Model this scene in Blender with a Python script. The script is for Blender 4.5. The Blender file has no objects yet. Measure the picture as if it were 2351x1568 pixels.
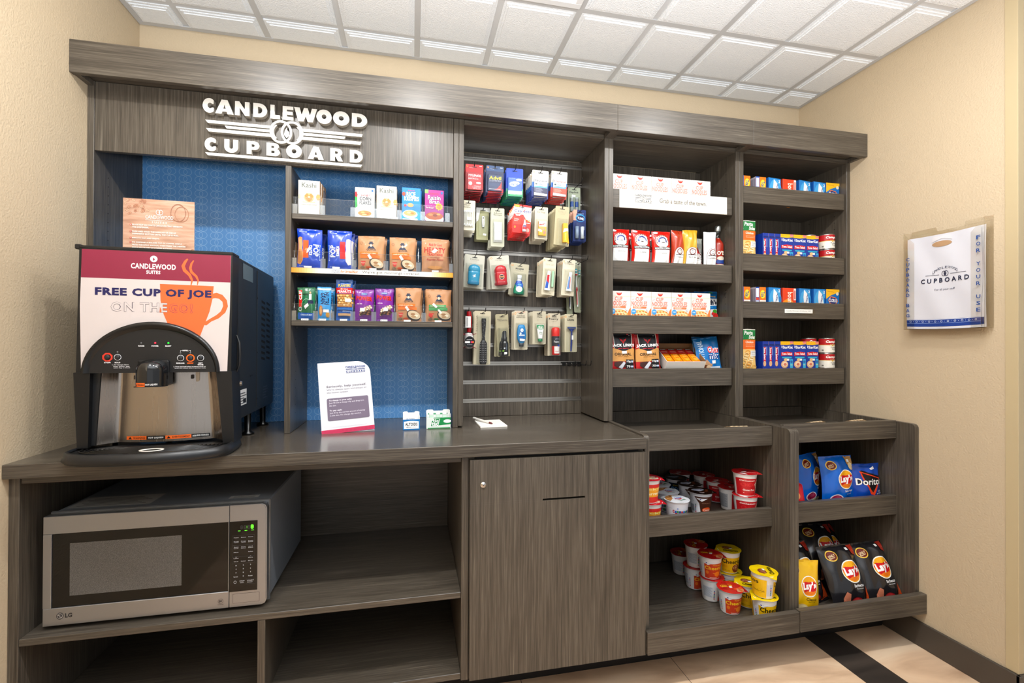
import bpy, math, random
from math import pi, sin, cos, radians
from mathutils import Vector, Matrix
from mathutils.geometry import tessellate_polygon
random.seed(11)
SC = bpy.context.scene
COL = SC.collection
# ------------------------------------------------------------------ camera, world, lights, exposure
cd = bpy.data.cameras.new('camera'); cam = bpy.data.objects.new('camera', cd); COL.objects.link(cam)
cd.sensor_width = 36; cd.sensor_fit = 'HORIZONTAL'; cd.lens = 1069.35 / 2351 * 36; cd.clip_start = .02
_y, _p, _r = 0.210918574, 0.00467815507, 0.00369437017
_f = Vector((sin(_y)*cos(_p), cos(_y)*cos(_p), sin(_p)))
_r0 = Vector((cos(_y), -sin(_y), 0)); _u0 = _r0.cross(_f)
_rt = cos(_r)*_r0 + sin(_r)*_u0; _up = -sin(_r)*_r0 + cos(_r)*_u0
cam.matrix_world = Matrix(((_rt.x, _up.x, -_f.x, 0), (_rt.y, _up.y, -_f.y, 0), (_rt.z, _up.z, -_f.z, 1.25), (0, 0, 0, 1)))
SC.camera = cam
w = bpy.data.worlds.new('world'); SC.world = w; w.use_nodes = True
w.node_tree.nodes['Background'].inputs[0].default_value = (.97, .98, 1.0, 1)
w.node_tree.nodes['Background'].inputs[1].default_value = .6
SC.cycles.transparent_max_bounces = 32
SC.view_settings.view_transform = 'Standard'; SC.view_settings.look = 'None'
SC.view_settings.exposure = -0.36; SC.view_settings.gamma = 1.0; SC.view_settings.use_curve_mapping = False

def area(name, loc, sx, sy, power, col=(1, .95, .88), shape='RECTANGLE', spread=180, rot=(0, 0, 0)):
    l = bpy.data.lights.new(name, 'AREA'); l.shape = shape; l.size = sx
    if shape == 'RECTANGLE': l.size_y = sy
    l.energy = power; l.color = col; l.spread = radians(spread)
    o = bpy.data.objects.new(name, l); COL.objects.link(o); o.location = loc; o.rotation_euler = rot
    return o
for _x in (-.66, .02, .76, 1.40):       # recessed downlights of the room, in a row in front of the cabinets
    area('downlight_beam', (_x, .88, 2.535), .10, .10, 18.5, (1, .99, .97), 'DISK', 160, (radians(23), 0, 0))
area('troffer_light', (.325, 1.39, 2.525), .5, .5, 4, (1, .985, .96))
area('ceiling_fill_uplight', (.2, -.05, 1.45), 2.5, 1.1, 130, (.91, .955, 1.0), rot=(pi, 0, 0))  # added unseen fill aimed upward to brighten the ceiling; no fixture behind it
area('rear_fill_light', (.5, -2.15, 1.3), 3.2, 2.0, 7, (.98, .99, 1), rot=(-pi/2, 0, pi))  # added unseen soft fill from behind the camera, not an actual window

# ------------------------------------------------------------------ materials
def lin(c):
    if isinstance(c, str):
        c = c.lstrip('#'); c = c if len(c) == 6 else ''.join(x*2 for x in c); c = [int(c[i:i+2], 16)/255 for i in (0, 2, 4)]; return tuple((x/12.92 if x <= .04045 else ((x+.055)/1.055)**2.4)**1.22*.97 for x in c) + (1,)
    return tuple((x/12.92 if x <= .04045 else ((x+.055)/1.055)**2.4) for x in c) + (1,)
_mc = {}
def M(c, r=.5, m=0., e=0., coat=0.):
    k = (c, r, m, e, coat)
    if k in _mc: return _mc[k]
    a = bpy.data.materials.new('paint_' + str(c).strip('#')); a.use_nodes = True
    nt = a.node_tree; b = nt.nodes['Principled BSDF']
    b.inputs['Base Color'].default_value = lin(c); b.inputs['Metallic'].default_value = m
    n = nt.nodes.new('ShaderNodeTexNoise'); n.inputs['Scale'].default_value = 9
    q = nt.nodes.new('ShaderNodeMapRange'); q.inputs['To Min'].default_value = max(0, r-.02); q.inputs['To Max'].default_value = min(1, r+.02)
    nt.links.new(n.outputs[0], q.inputs[0]); nt.links.new(q.outputs[0], b.inputs['Roughness'])
    if coat: b.inputs['Coat Weight'].default_value = coat; b.inputs['Coat Roughness'].default_value = .08
    if e: b.inputs['Emission Color'].default_value = lin(c); b.inputs['Emission Strength'].default_value = e
    _mc[k] = a; return a
def nodes(name):
    a = bpy.data.materials.new(name); a.use_nodes = True; nt = a.node_tree
    return a, nt, nt.nodes['Principled BSDF'], nt.links.new
def ramp(nt, stops):
    r = nt.nodes.new('ShaderNodeValToRGB'); e = r.color_ramp.elements
    while len(e) < len(stops): e.new(.5)
    for i, (p, c) in enumerate(stops): e[i].position = p; e[i].color = lin(c)
    return r
def wood(name, axis, tone=1.0, rough=.33):
    a, nt, b, L = nodes(name)
    tc = nt.nodes.new('ShaderNodeTexCoord')
    def ns(long, cross, det, dist=0.):
        mp = nt.nodes.new('ShaderNodeMapping')
        s = [cross]*3; s['XYZ'.index(axis)] = long; mp.inputs['Scale'].default_value = s
        n = nt.nodes.new('ShaderNodeTexNoise'); n.inputs['Scale'].default_value = 1; n.inputs['Detail'].default_value = det
        n.inputs['Roughness'].default_value = .6; n.inputs['Distortion'].default_value = dist
        L(tc.outputs['Object'], mp.inputs[0]); L(mp.outputs[0], n.inputs['Vector']); return n
    n1 = ns(7, 420, 3, .3); n2 = ns(1.8, 105, 4, .4)
    mx = nt.nodes.new('ShaderNodeMath'); mx.operation = 'MULTIPLY_ADD'; mx.inputs[1].default_value = .62
    m2 = nt.nodes.new('ShaderNodeMath'); m2.operation = 'MULTIPLY'; m2.inputs[1].default_value = .38
    L(n2.outputs[0], m2.inputs[0]); L(n1.outputs[0], mx.inputs[0]); L(m2.outputs[0], mx.inputs[2])
    def t(c): return (min(1, c[0]*tone*1.01), c[1]*tone, c[2]*tone*.955)
    r = ramp(nt, [(.30, t((.24, .215, .19))), (.47, t((.37, .338, .307))), (.58, t((.455, .42, .385))), (.75, t((.62, .585, .545)))])
    L(mx.outputs[0], r.inputs[0]); L(r.outputs[0], b.inputs['Base Color'])
    b.inputs['Roughness'].default_value = rough
    bp = nt.nodes.new('ShaderNodeBump'); bp.inputs['Strength'].default_value = .12; bp.inputs['Distance'].default_value = .0008
    L(mx.outputs[0], bp.inputs['Height']); L(bp.outputs[0], b.inputs['Normal'])
    return a
TONE = .77
WX = wood('laminate_grain_across', 'X', TONE); WZ = wood('laminate_grain_upright', 'Z', TONE); WY = wood('laminate_grain_deep', 'Y', TONE)
WT = wood('laminate_counter', 'X', TONE, .2)
WD = wood('laminate_shelf_dark', 'X', TONE, .3)
def plaster(name, col, scale=150, st=.5, dist=.003):
    a, nt, b, L = nodes(name)
    tc = nt.nodes.new('ShaderNodeTexCoord'); n = nt.nodes.new('ShaderNodeTexNoise')
    n.inputs['Scale'].default_value = scale; n.inputs['Detail'].default_value = 3
    L(tc.outputs['Object'], n.inputs['Vector'])
    bp = nt.nodes.new('ShaderNodeBump'); bp.inputs['Strength'].default_value = st; bp.inputs['Distance'].default_value = dist
    L(n.outputs[0], bp.inputs['Height']); L(bp.outputs[0], b.inputs['Normal'])
    b.inputs['Base Color'].default_value = lin(col); b.inputs['Roughness'].default_value = .65
    return a
WALL = plaster('wall_paint', (.775, .70, .585)); CEIL = plaster('ceiling_tile', (.96, .97, .98), 230, .8, .004)
def clear(name='clear_plastic', tint=(.97, .98, .98), k=.18, rough=.05):
    a = bpy.data.materials.new(name); a.use_nodes = True; nt = a.node_tree; nt.nodes.clear(); L = nt.links.new
    o = nt.nodes.new('ShaderNodeOutputMaterial'); t = nt.nodes.new('ShaderNodeBsdfTransparent'); g = nt.nodes.new('ShaderNodeBsdfGlossy')
    t.inputs[0].default_value = tint + (1,); g.inputs['Roughness'].default_value = rough
    f_ = nt.nodes.new('ShaderNodeLayerWeight'); f_.inputs[0].default_value = .5; f = nt.nodes.new('ShaderNodeMath'); f.operation = 'POWER'; f.inputs[1].default_value = 4; L(f_.outputs['Facing'], f.inputs[0])
    ad = nt.nodes.new('ShaderNodeMath'); ad.operation = 'MULTIPLY_ADD'; ad.inputs[1].default_value = .75; ad.inputs[2].default_value = .02+k*.06
    mx = nt.nodes.new('ShaderNodeMixShader'); L(f.outputs[0], ad.inputs[0]); L(ad.outputs[0], mx.inputs[0])
    L(t.outputs[0], mx.inputs[1]); L(g.outputs[0], mx.inputs[2]); L(mx.outputs[0], o.inputs[0]); return a
CLEAR = clear(); BLIS = clear('blister_plastic', (.93, .94, .93), .35, .12); ACRY = clear('acrylic', (.965, .955, .93), .3, .06)
STEEL = M('#b9b4ae', .28, 1.); EDGE = clear('acrylic_edge', (.9, .93, .95), 4., .2); CHROME = M('#d8d8d8', .12, 1.); ALU = M('#c9c6c0', .3, 1.)
BLACKP = M('#1b1b1c', .35); WHITE = M('#f4f4f2', .45)

# ------------------------------------------------------------------ mesh builder
_tc = {}
def text2d(s, bold=0., shear=0.):
    k = (s, bold, shear)
    if k in _tc: return _tc[k]
    c = bpy.data.curves.new('txt', 'FONT'); c.body = s; c.size = 1; c.offset = bold; c.shear = shear
    c.resolution_u = 2; c.space_character = 1+3*max(0, bold-.01); c.align_x = 'LEFT'; c.space_line = .95
    o = bpy.data.objects.new('txt', c); m = bpy.data.meshes.new_from_object(o)
    vs = [(v.co.x, v.co.y) for v in m.vertices]; fs = [tuple(p.vertices) for p in m.polygons]
    bpy.data.objects.remove(o); bpy.data.curves.remove(c); bpy.data.meshes.remove(m)
    if vs:
        x0 = min(v[0] for v in vs); x1 = max(v[0] for v in vs); y0 = min(v[1] for v in vs); y1 = max(v[1] for v in vs)
        vs = [((a-x0)/(x1-x0+1e-9), (b-y0)/(y1-y0+1e-9)) for a, b in vs]
    _tc[k] = (vs, fs); return _tc[k]
def ell(cx, cy, rx, ry, n=28, a0=0, a1=2*pi, rot=0):
    full = abs(a1-a0-2*pi) < 1e-6; out = []
    for i in range(n if full else n+1):
        a = a0+(a1-a0)*i/n; x = rx*cos(a); y = ry*sin(a)
        out.append((cx+x*cos(rot)-y*sin(rot), cy+x*sin(rot)+y*cos(rot)))
    return out
def ringp(cx, cy, rx, ry, t, n=28, a0=0, a1=2*pi, t2=None):
    t2 = t if t2 is None else t2
    o = ell(cx, cy, rx, ry, n, a0, a1); i = ell(cx, cy, rx-t, ry-t2, n, a0, a1); m = len(o); r = []
    for k in range(m if abs(a1-a0-2*pi) < 1e-6 else m-1):
        l = (k+1) % m; r.append([o[k], o[l], i[l], i[k]])
    return r
def clipc(poly, ax, lo, hi):
    for sgn, lim in ((1, lo), (-1, -hi)):
        out = []
        for i in range(len(poly)):
            a = poly[i-1]; b = poly[i]; da = sgn*a[ax]-lim; db = sgn*b[ax]-lim
            if (da < 0) != (db < 0):
                t = da/(da-db); out.append((a[0]+(b[0]-a[0])*t, a[1]+(b[1]-a[1])*t))
            if db >= 0: out.append(b)
        poly = out
        if len(poly) < 3: return []
    return poly
class MB:
    def __init__(s): s.v = []; s.f = []; s.m = []; s.s = []; s.mats = []
    def mi(s, m):
        if m not in s.mats: s.mats.append(m)
        return s.mats.index(m)
    def add(s, vs, fs, m, smooth=False, T=None):
        o = len(s.v); k = s.mi(m)
        for v in vs: s.v.append(tuple(T @ Vector(v)) if T else tuple(v))
        for f in fs: s.f.append([i+o for i in f]); s.m.append(k); s.s.append(smooth)
    def box(s, x0, x1, y0, y1, z0, z1, m, c=.0012, T=None):
        c = min(c, .45*(x1-x0), .45*(y1-y0), .45*(z1-z0)); P = ((x0, x1), (y0, y1), (z0, z1)); vs = []; ix = {}
        for i in (0, 1):
            for j in (0, 1):
                for k in (0, 1):
                    for a in range(3):
                        p = []
                        for q, b in enumerate((i, j, k)):
                            e = P[q][b]; p.append(e if q == a else e+(c if b == 0 else -c))
                        ix[i, j, k, a] = len(vs); vs.append(p)
        fs = []
        for a in range(3):
            b, d = [(1, 2), (2, 0), (0, 1)][a]
            for e in (0, 1):
                def g(u, v, ax):
                    t = [0, 0, 0]; t[a] = e; t[b] = u; t[d] = v; return ix[t[0], t[1], t[2], ax]
                q = [g(0, 0, a), g(1, 0, a), g(1, 1, a), g(0, 1, a)]
                fs.append(q if e else q[::-1])
        for a in range(3):
            b, d = [(1, 2), (2, 0), (0, 1)][a]
            for u in (0, 1):
                for v in (0, 1):
                    def h(t_, ax):
                        t = [0, 0, 0]; t[a] = t_; t[b] = u; t[d] = v; return ix[t[0], t[1], t[2], ax]
                    q = [h(0, b), h(1, b), h(1, d), h(0, d)]
                    fs.append(q if (u == v) else q[::-1])
        for i in (0, 1):
            for j in (0, 1):
                for k in (0, 1):
                    q = [ix[i, j, k, 0], ix[i, j, k, 1], ix[i, j, k, 2]]
                    fs.append(q if (i+j+k) % 2 else q[::-1])
        s.add(vs, fs, m, False, T)
    def prism(s, poly, h0, h1, m, T=None, smooth=False):
        """poly in (a,b) extruded in c; T maps (a,b,c) to the place"""
        n = len(poly); vs = [(a, b, h0) for a, b in poly]+[(a, b, h1) for a, b in poly]
        fs = [[i, (i+1) % n, (i+1) % n+n, i+n] for i in range(n)]
        tr = tessellate_polygon([[Vector((a, b, 0)) for a, b in poly]])
        s.add(vs, fs, m, smooth, T)
        s.add([(a, b, h0) for a, b in poly], [list(t) for t in tr], m, False, T); s.add([(a, b, h1) for a, b in poly], [list(t) for t in tr], m, False, T)
    def lathe(s, prof, m, n=28, T=None, a0=0, a1=2*pi, smooth=True, cap=True):
        vs = []; fs = []; full = abs(a1-a0-2*pi) < 1e-6; k = n if full else n+1
        for r, z in prof:
            for i in range(k):
                a = a0+(a1-a0)*i/n; vs.append((r*cos(a), r*sin(a), z))
        for j in range(len(prof)-1):
            for i in range(n):
                l = (i+1) % k; fs.append([j*k+i, j*k+l, (j+1)*k+l, (j+1)*k+i])
        s.add(vs, fs, m, smooth, T)
        if cap and full:
            for j in (0, len(prof)-1):
                if prof[j][0] > 1e-6: s.add([vs[j*k+i] for i in range(k)], [list(range(k))], m, False, T)
    def tube(s, pts, r, m, n=8, T=None, ends=True):
        pts = [Vector(p) for p in pts]; vs = []; fs = []; pr = None
        for i, p in enumerate(pts):
            d = (pts[min(i+1, len(pts)-1)]-pts[max(i-1, 0)]).normalized()
            if pr is None: pr = d.orthogonal().normalized()
            else: pr = (pr-d*pr.dot(d)).normalized()
            q = d.cross(pr); rr = r[i] if isinstance(r, (list, tuple)) else r
            for k in range(n): a = 2*pi*k/n; vs.append(p+(pr*cos(a)+q*sin(a))*rr)
        for i in range(len(pts)-1):
            for k in range(n): l = (k+1) % n; fs.append([i*n+k, i*n+l, (i+1)*n+l, (i+1)*n+k])
        s.add(vs, fs, m, True, T)
        if ends: s.add(vs, [list(range(n)), list(range(len(vs)-n, len(vs)))], m, False, T)
    def grid(s, fn, nu, nv, m, smooth=True, T=None):
        vs = [fn(i/nu, j/nv) for j in range(nv+1) for i in range(nu+1)]
        fs = [[j*(nu+1)+i, j*(nu+1)+i+1, (j+1)*(nu+1)+i+1, (j+1)*(nu+1)+i] for j in range(nv) for i in range(nu)]
        s.add(vs, fs, m, smooth, T)
    def art(s, items, surf, g=0, T=None, off=.0004, step=.00005, rough=.4):
        """items in unit coordinates of the face; surf(u,v,h) gives the 3-D place; g>0 cuts them to cells of that size"""
        for n, it in enumerate(items):
            h = off+n*step; k = it[0]; polys = []
            if k == 'r': _, x0, y0, x1, y1, c = it; polys = [[(x0, y0), (x1, y0), (x1, y1), (x0, y1)]]
            elif k == 'e': polys = [ell(*it[1:5], 24, rot=(it[6] if len(it) > 6 else 0))]; c = it[5]
            elif k == 'o': polys = ringp(*it[1:5], it[5], 26, 0, 2*pi, it[7] if len(it) > 7 else None); c = it[6]
            elif k == 'p':
                pl = it[1]; c = it[2]
                polys = [[pl[i] for i in t] for t in tessellate_polygon([[Vector((a, b, 0)) for a, b in pl]])]
            elif k == 't':
                _, x0, y0, x1, y1, txt, c = it[:7]; bold = it[7] if len(it) > 7 else 0; rot = it[8] if len(it) > 8 else 0; sh = it[9] if len(it) > 9 else 0
                vs, fs = text2d(txt, bold, sh); wv = []
                cx_, cy_ = (x0+x1)/2, (y0+y1)/2; ww, hh = x1-x0, y1-y0
                for a, b in vs:
                    a -= .5; b -= .5
                    if rot in (90, -90):
                        q = 1 if rot == 90 else -1; wv.append((cx_-q*b*ww, cy_+q*a*hh))
                    else:
                        a_, b_ = a*ww, b*hh; q = radians(rot); wv.append((cx_+a_*cos(q)-b_*sin(q), cy_+a_*sin(q)+b_*cos(q)))
                polys = [[wv[i] for i in f] for f in fs]
            mm = c if not isinstance(c, (str, tuple)) else M(c, rough)
            if g:
                out = []
                for pl in polys:
                    x0 = min(p[0] for p in pl); x1 = max(p[0] for p in pl); y0 = min(p[1] for p in pl); y1 = max(p[1] for p in pl)
                    gu, gv = (g if isinstance(g, tuple) else (g, g))
                    if x1-x0 < gu*.6 and y1-y0 < gv*.6: out.append(pl); continue
                    for i in range(int(math.floor(x0/gu)), int(math.ceil(x1/gu))):
                        q = clipc(pl, 0, i*gu, (i+1)*gu)
                        if not q: continue
                        for j in range(int(math.floor(y0/gv)), int(math.ceil(y1/gv))):
                            q2 = clipc(q, 1, j*gv, (j+1)*gv)
                            if q2: out.append(q2)
                polys = out
            vs = []; fs = []
            for pl in polys:
                o = len(vs); vs += [surf(a, b, h) for a, b in pl]; fs.append(list(range(o, o+len(pl))))
            s.add(vs, fs, mm, False, T)
    def build(s, name, parent=None, loc=None):
        me = bpy.data.meshes.new(name); me.from_pydata(s.v, [], s.f)
        for m in s.mats: me.materials.append(m)
        me.polygons.foreach_set('material_index', s.m); me.polygons.foreach_set('use_smooth', s.s); me.update()
        o = bpy.data.objects.new(name, me); COL.objects.link(o)
        if parent: o.parent = parent
        if loc: o.location = loc
        return o
def tag(o, label, cat, group=None):
    o['label'] = label; o['category'] = cat
    if group: o['group'] = group
    return o
def thing(name, label, cat, loc=(0, 0, 0), rz=0, group=None):
    o = bpy.data.objects.new(name, None); COL.objects.link(o); o.location = loc; o.rotation_euler = (0, 0, rz); o.empty_display_size = .05
    return tag(o, label, cat, group)
def struct(o): o['kind'] = 'structure'; return o
def kids(o): return [c for c in o.children]
def dup(o, parent=None):
    c = o.copy(); COL.objects.link(c)
    if parent: c.parent = parent
    for ch in kids(o): dup(ch, c)
    return c
def put(o, loc, rot=(0, 0, 0), label=None, group=None):
    o.location = loc; o.rotation_euler = rot
    if label: o['label'] = label
    if group: o['group'] = group
    return o
def front(w, h, y, x0=None, z0=0):      # face towards -Y
    x0 = -w/2 if x0 is None else x0
    return lambda u, v, d: (x0+u*w, y-d, z0+v*h)
def leftf(d, h, x, y0=0, z0=0):         # face towards -X (u runs from the back to the front)
    return lambda u, v, q: (x-q, y0+(1-u)*d, z0+v*h)
def rightf(d, h, x, y0=0, z0=0):
    return lambda u, v, q: (x+q, y0+u*d, z0+v*h)
def topf(w, d, z, x0=None, y0=0):
    x0 = -w/2 if x0 is None else x0
    return lambda u, v, q: (x0+u*w, y0+v*d, z+q)
def RX(a): return Matrix.Rotation(a, 4, 'X')
def RY(a): return Matrix.Rotation(a, 4, 'Y')
def RZ(a): return Matrix.Rotation(a, 4, 'Z')
def TR(x, y, z): return Matrix.Translation((x, y, z))
XZ = Matrix(((1, 0, 0, 0), (0, 0, -1, 0), (0, 1, 0, 0), (0, 0, 0, 1)))   # (a,b,c) -> x=a, z=b, y=-c
YZ = Matrix(((0, 0, 1, 0), (1, 0, 0, 0), (0, 1, 0, 0), (0, 0, 0, 1)))    # (a,b,c) -> y=a, z=b, x=c
# ------------------------------------------------------------------ room shell
XL, XR, YB, ZT = -1.093, 2.073, 2.17, 2.55
b = MB(); b.box(XL-.12, XL, -2.2, YB+.1, 0, 2.75, WALL, 0); struct(b.build('wall_left'))
b = MB(); b.box(XL, XR, YB, YB+.1, 0, 2.75, WALL, 0); struct(b.build('wall_back'))
b = MB(); b.box(XR, XR+1.9, 1.224, YB+.1, 0, 2.75, WALL, 0); struct(b.build('wall_right'))
fl, nt, bs, L = nodes('floor_tile')
tc = nt.nodes.new('ShaderNodeTexCoord'); mp = nt.nodes.new('ShaderNodeMapping'); mp.inputs['Scale'].default_value = (.8, 2.6, 1); mp.inputs['Rotation'].default_value = (0, 0, .5)
n = nt.nodes.new('ShaderNodeTexNoise'); n.inputs['Scale'].default_value = 2.2; n.inputs['Detail'].default_value = 6; n.inputs['Distortion'].default_value = 1.5
L(tc.outputs['Object'], mp.inputs[0]); L(mp.outputs[0], n.inputs['Vector'])
rt = ramp(nt, [(.25, (.74, .60, .48)), (.5, (.88, .75, .62)), (.75, (.95, .85, .73))]); L(n.outputs[0], rt.inputs[0])
rd = ramp(nt, [(.3, (.16, .145, .135)), (.7, (.29, .255, .23))]); L(n.outputs[0], rd.inputs[0])
sx = nt.nodes.new('ShaderNodeSeparateXYZ'); L(tc.outputs['Object'], sx.inputs[0])
def cmp_(v, c, hw):
    q = nt.nodes.new('ShaderNodeMath'); q.operation = 'COMPARE'; q.inputs[1].default_value = c; q.inputs[2].default_value = hw; L(v, q.inputs[0]); return q.outputs[0]
def mixc(f, a_, b_):
    q = nt.nodes.new('ShaderNodeMix'); q.data_type = 'RGBA'; L(f, q.inputs[0])
    for s_, v in ((6, a_), (7, b_)):
        if isinstance(v, tuple): q.inputs[s_].default_value = v
        else: L(v, q.inputs[s_])
    return q.outputs[2]
c_ = mixc(cmp_(sx.outputs[0], 1.725, .0755), rt.outputs[0], rd.outputs[0])
for gx in (1.014, .40, -.21, 1.649, 1.801): c_ = mixc(cmp_(sx.outputs[0], gx, .0012), c_, lin((.33, .27, .22)))
for gy in (.83, .22): c_ = mixc(cmp_(sx.outputs[1], gy, .0012), c_, lin((.33, .27, .22)))
L(c_, bs.inputs['Base Color']); bs.inputs['Roughness'].default_value = .32
b = MB(); b.box(-1.25, 4, -.7, 2.3, -.1, 0, fl, 0); struct(b.build('floor'))
# ceiling: stepped 12-inch fields between flat bars
b = MB(); GR = M('#cfcfcf', .45)
b.box(XL-.1, 4, -2.2, YB+.1, ZT+.002, ZT+.08, M('#dadada', .6), 0)
def quad(x0, x1, y0, y1):
    z = ZT+.002; st = [(0, z), (.0, z-.004), (.010, z-.004), (.010, z-.008), (.019, z-.008), (.019, z-.012)]; vs = []; fs = []
    for o_, zz in st: vs += [(x0+o_, y0+o_, zz), (x1-o_, y0+o_, zz), (x1-o_, y1-o_, zz), (x0+o_, y1-o_, zz)]
    for k in range(len(st)-1):
        for i in range(4): j = (i+1) % 4; fs.append([k*4+j, k*4+i, k*4+4+i, k*4+4+j])
    fs.append([len(vs)-4, len(vs)-3, len(vs)-2, len(vs)-1][::-1]); b.add(vs, fs, CEIL)
gxs = [.015+.3095*k for k in range(-4, 13)]; gys = [2.02-.309*k for k in range(0, 13)]
xe = [XL+.004]+[g for g in gxs if g > XL+.05]; ye = [YB-.004]+gys
for i in range(len(xe)-1):
    for j in range(len(ye)-1):
        x0, x1, y1, y0 = xe[i], xe[i+1], ye[j], ye[j+1]
        if -.01 < x0 < .6 and y1 < 1.75 and y0 > 1.05: continue
        if x0 > 2.073-.02 and y1 > 1.22: continue
        x1 = min(x1, XR-.002) if (y1 > 1.3 and x1 > XR) else x1
        if x1-x0 < .06: continue
        a0 = .012; quad(x0+(a0 if i else .012), x1-a0 if x1 != XR-.002 else x1-.012, y0+a0, y1-(a0 if j else .012))
struct(b.build('ceiling'))
b = MB()
for k, g in enumerate(gxs):
    if k % 2 == 0 and g > XL+.05:
        y1 = YB-.003 if g < XR else 1.22
        b.box(g-.012, g+.012, -2.2, y1, ZT-.003, ZT+.0015, GR, .0004)
for k, g in enumerate(gys):
    if k % 2 == 1: b.box(XL+.002, XR-.002 if g > 1.2 else 3.9, g-.012, g+.012, ZT-.0022, ZT+.0013, GR, .0004)
b.box(XL+.001, XR-.001, YB-.022, YB-.001, ZT-.004, ZT+.0012, GR, .0004)
b.box(XL+.001, XL+.022, -2.2, YB-.024, ZT-.004, ZT+.0012, GR, .0004)
b.box(XR-.022, XR-.001, 1.2, YB-.024, ZT-.004, ZT+.0012, GR, .0004)
struct(b.build('trim_4'))
DB = M('#5d554d', .4)
b = MB(); b.box(XR-.012, XR-.0006, 1.21, 2.16, 0.0005, .103, DB, .002); b.box(XR-.012, 3.9, 1.212, 1.2235, .0005, .103, DB, .002); struct(b.build('baseboard_right'))
b = MB(); CG = M('#cdbd9c', .35)
b.box(XR-.003, XR-.0005, 1.222, 1.258, .104, 2.545, CG, .0008); b.box(XR-.003, XR+.034, 1.2205, 1.2235, .104, 2.545, CG, .0008); struct(b.build('trim_1'))
# recessed light panel in the ceiling
t = thing('ceiling_light_panel', 'square recessed light panel glowing in the white tiled ceiling', 'ceiling light', (.325, 1.39, 2.53))
b = MB()
for x0, x1, y0, y1 in ((-.295, .295, .27, .295), (-.295, .295, -.295, -.27), (-.295, -.27, -.27, .27), (.27, .295, -.27, .27)): b.box(x0, x1, y0, y1, 0, .02, M('#eeeeee', .4), .001)
b.build('frame', t)
b = MB(); b.box(-.269, .269, -.269, .269, .004, .012, M('#fffaf2', .6, 0, .9), 0); b.build('diffuser', t)
def downlight(x, label):
    t = thing('recessed_downlight', label, 'ceiling light', (x, .88, 2.537), 0, 'downlights')
    b = MB(); b.lathe([(.072, .0), (.085, .0), (.085, .004), (.072, .004)], M('#eeeeee', .4), 32); b.build('trim_ring', t)
    b = MB(); b.lathe([(.0, .003), (.07, .003)], M('#fff6e8', .5, 0, 3.), 32, cap=False); b.build('lamp_face', t)
for _x, _w in ((-.66, 'leftmost'), (.02, 'second'), (.76, 'third'), (1.40, 'rightmost')): downlight(_x, _w+' of four small round downlights in the ceiling before the cabinets')
# ------------------------------------------------------------------ cabinets
def unit(name, label, x): return thing(name, label, 'cabinet', (x, 2.15, 0))
def W(t, name, boxes, m, c=.0012):
    """boxes in room coordinates, stored relative to the thing"""
    b = MB(); L0 = t.location
    for q in boxes: b.box(q[0]-L0.x, q[1]-L0.x, q[2]-L0.y, q[3]-L0.y, q[4]-L0.z, q[5]-L0.z, q[6] if len(q) > 6 else m, c)
    return b.build(name, t)
YP = 1.862; YK = 2.168; ZC = .914; G = .0006
P = [(-1.0925, -1.072), (-.463, -.442), (.158, .1785), (.1791, .1995), (.8005, .8205), (.8211, .841), (1.4405, 1.4605), (1.4611, 1.481), (2.0525, 2.0725)]
ZP = 2.148
# blue ring panel material
bl, nt, bs, L = nodes('blue_ring_print')
tc = nt.nodes.new('ShaderNodeTexCoord'); sp = nt.nodes.new('ShaderNodeSeparateXYZ'); L(tc.outputs['Object'], sp.inputs[0])
def mth(op, a_, b_=None, c_=None):
    q = nt.nodes.new('ShaderNodeMath'); q.operation = op
    for i, v in enumerate((a_, b_, c_)):
        if v is None: continue
        if isinstance(v, (int, float)): q.inputs[i].default_value = v
        else: L(v, q.inputs[i])
    return q.outputs[0]
def rings(ox, px, pz, rad, wd, oz=0.):
    row = mth('FLOOR', mth('DIVIDE', mth('ADD', sp.outputs[2], oz), pz))
    xs = mth('ADD', sp.outputs[0], ox)
    dx = mth('SUBTRACT', mth('FLOORED_MODULO', xs, px), px/2)
    dz = mth('SUBTRACT', mth('FLOORED_MODULO', mth('ADD', sp.outputs[2], oz), pz), pz/2)
    d = mth('SQRT', mth('ADD', mth('POWER', dx, 2), mth('POWER', mth('MULTIPLY', dz, 1.1), 2)))
    return mth('COMPARE', d, rad, wd)
r_ = mth('MAXIMUM', rings(0, .0585, .0285, .0150, .0006), rings(.0165, .0585, .0285, .0150, .0006))
n = nt.nodes.new('ShaderNodeTexNoise'); n.inputs['Scale'].default_value = 1.5; L(tc.outputs['Object'], n.inputs['Vector'])
rb = ramp(nt, [(.3, (.31, .54, .78)), (.7, (.36, .59, .82))]); L(n.outputs[0], rb.inputs[0])
q = nt.nodes.new('ShaderNodeMix'); q.data_type = 'RGBA'; L(mth('MULTIPLY', r_, .65), q.inputs[0]); L(rb.outputs[0], q.inputs[6]); q.inputs[7].default_value = lin((.68, .80, .90)); L(q.outputs[2], bs.inputs['Base Color'])
bs.inputs['Roughness'].default_value = .38

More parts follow.
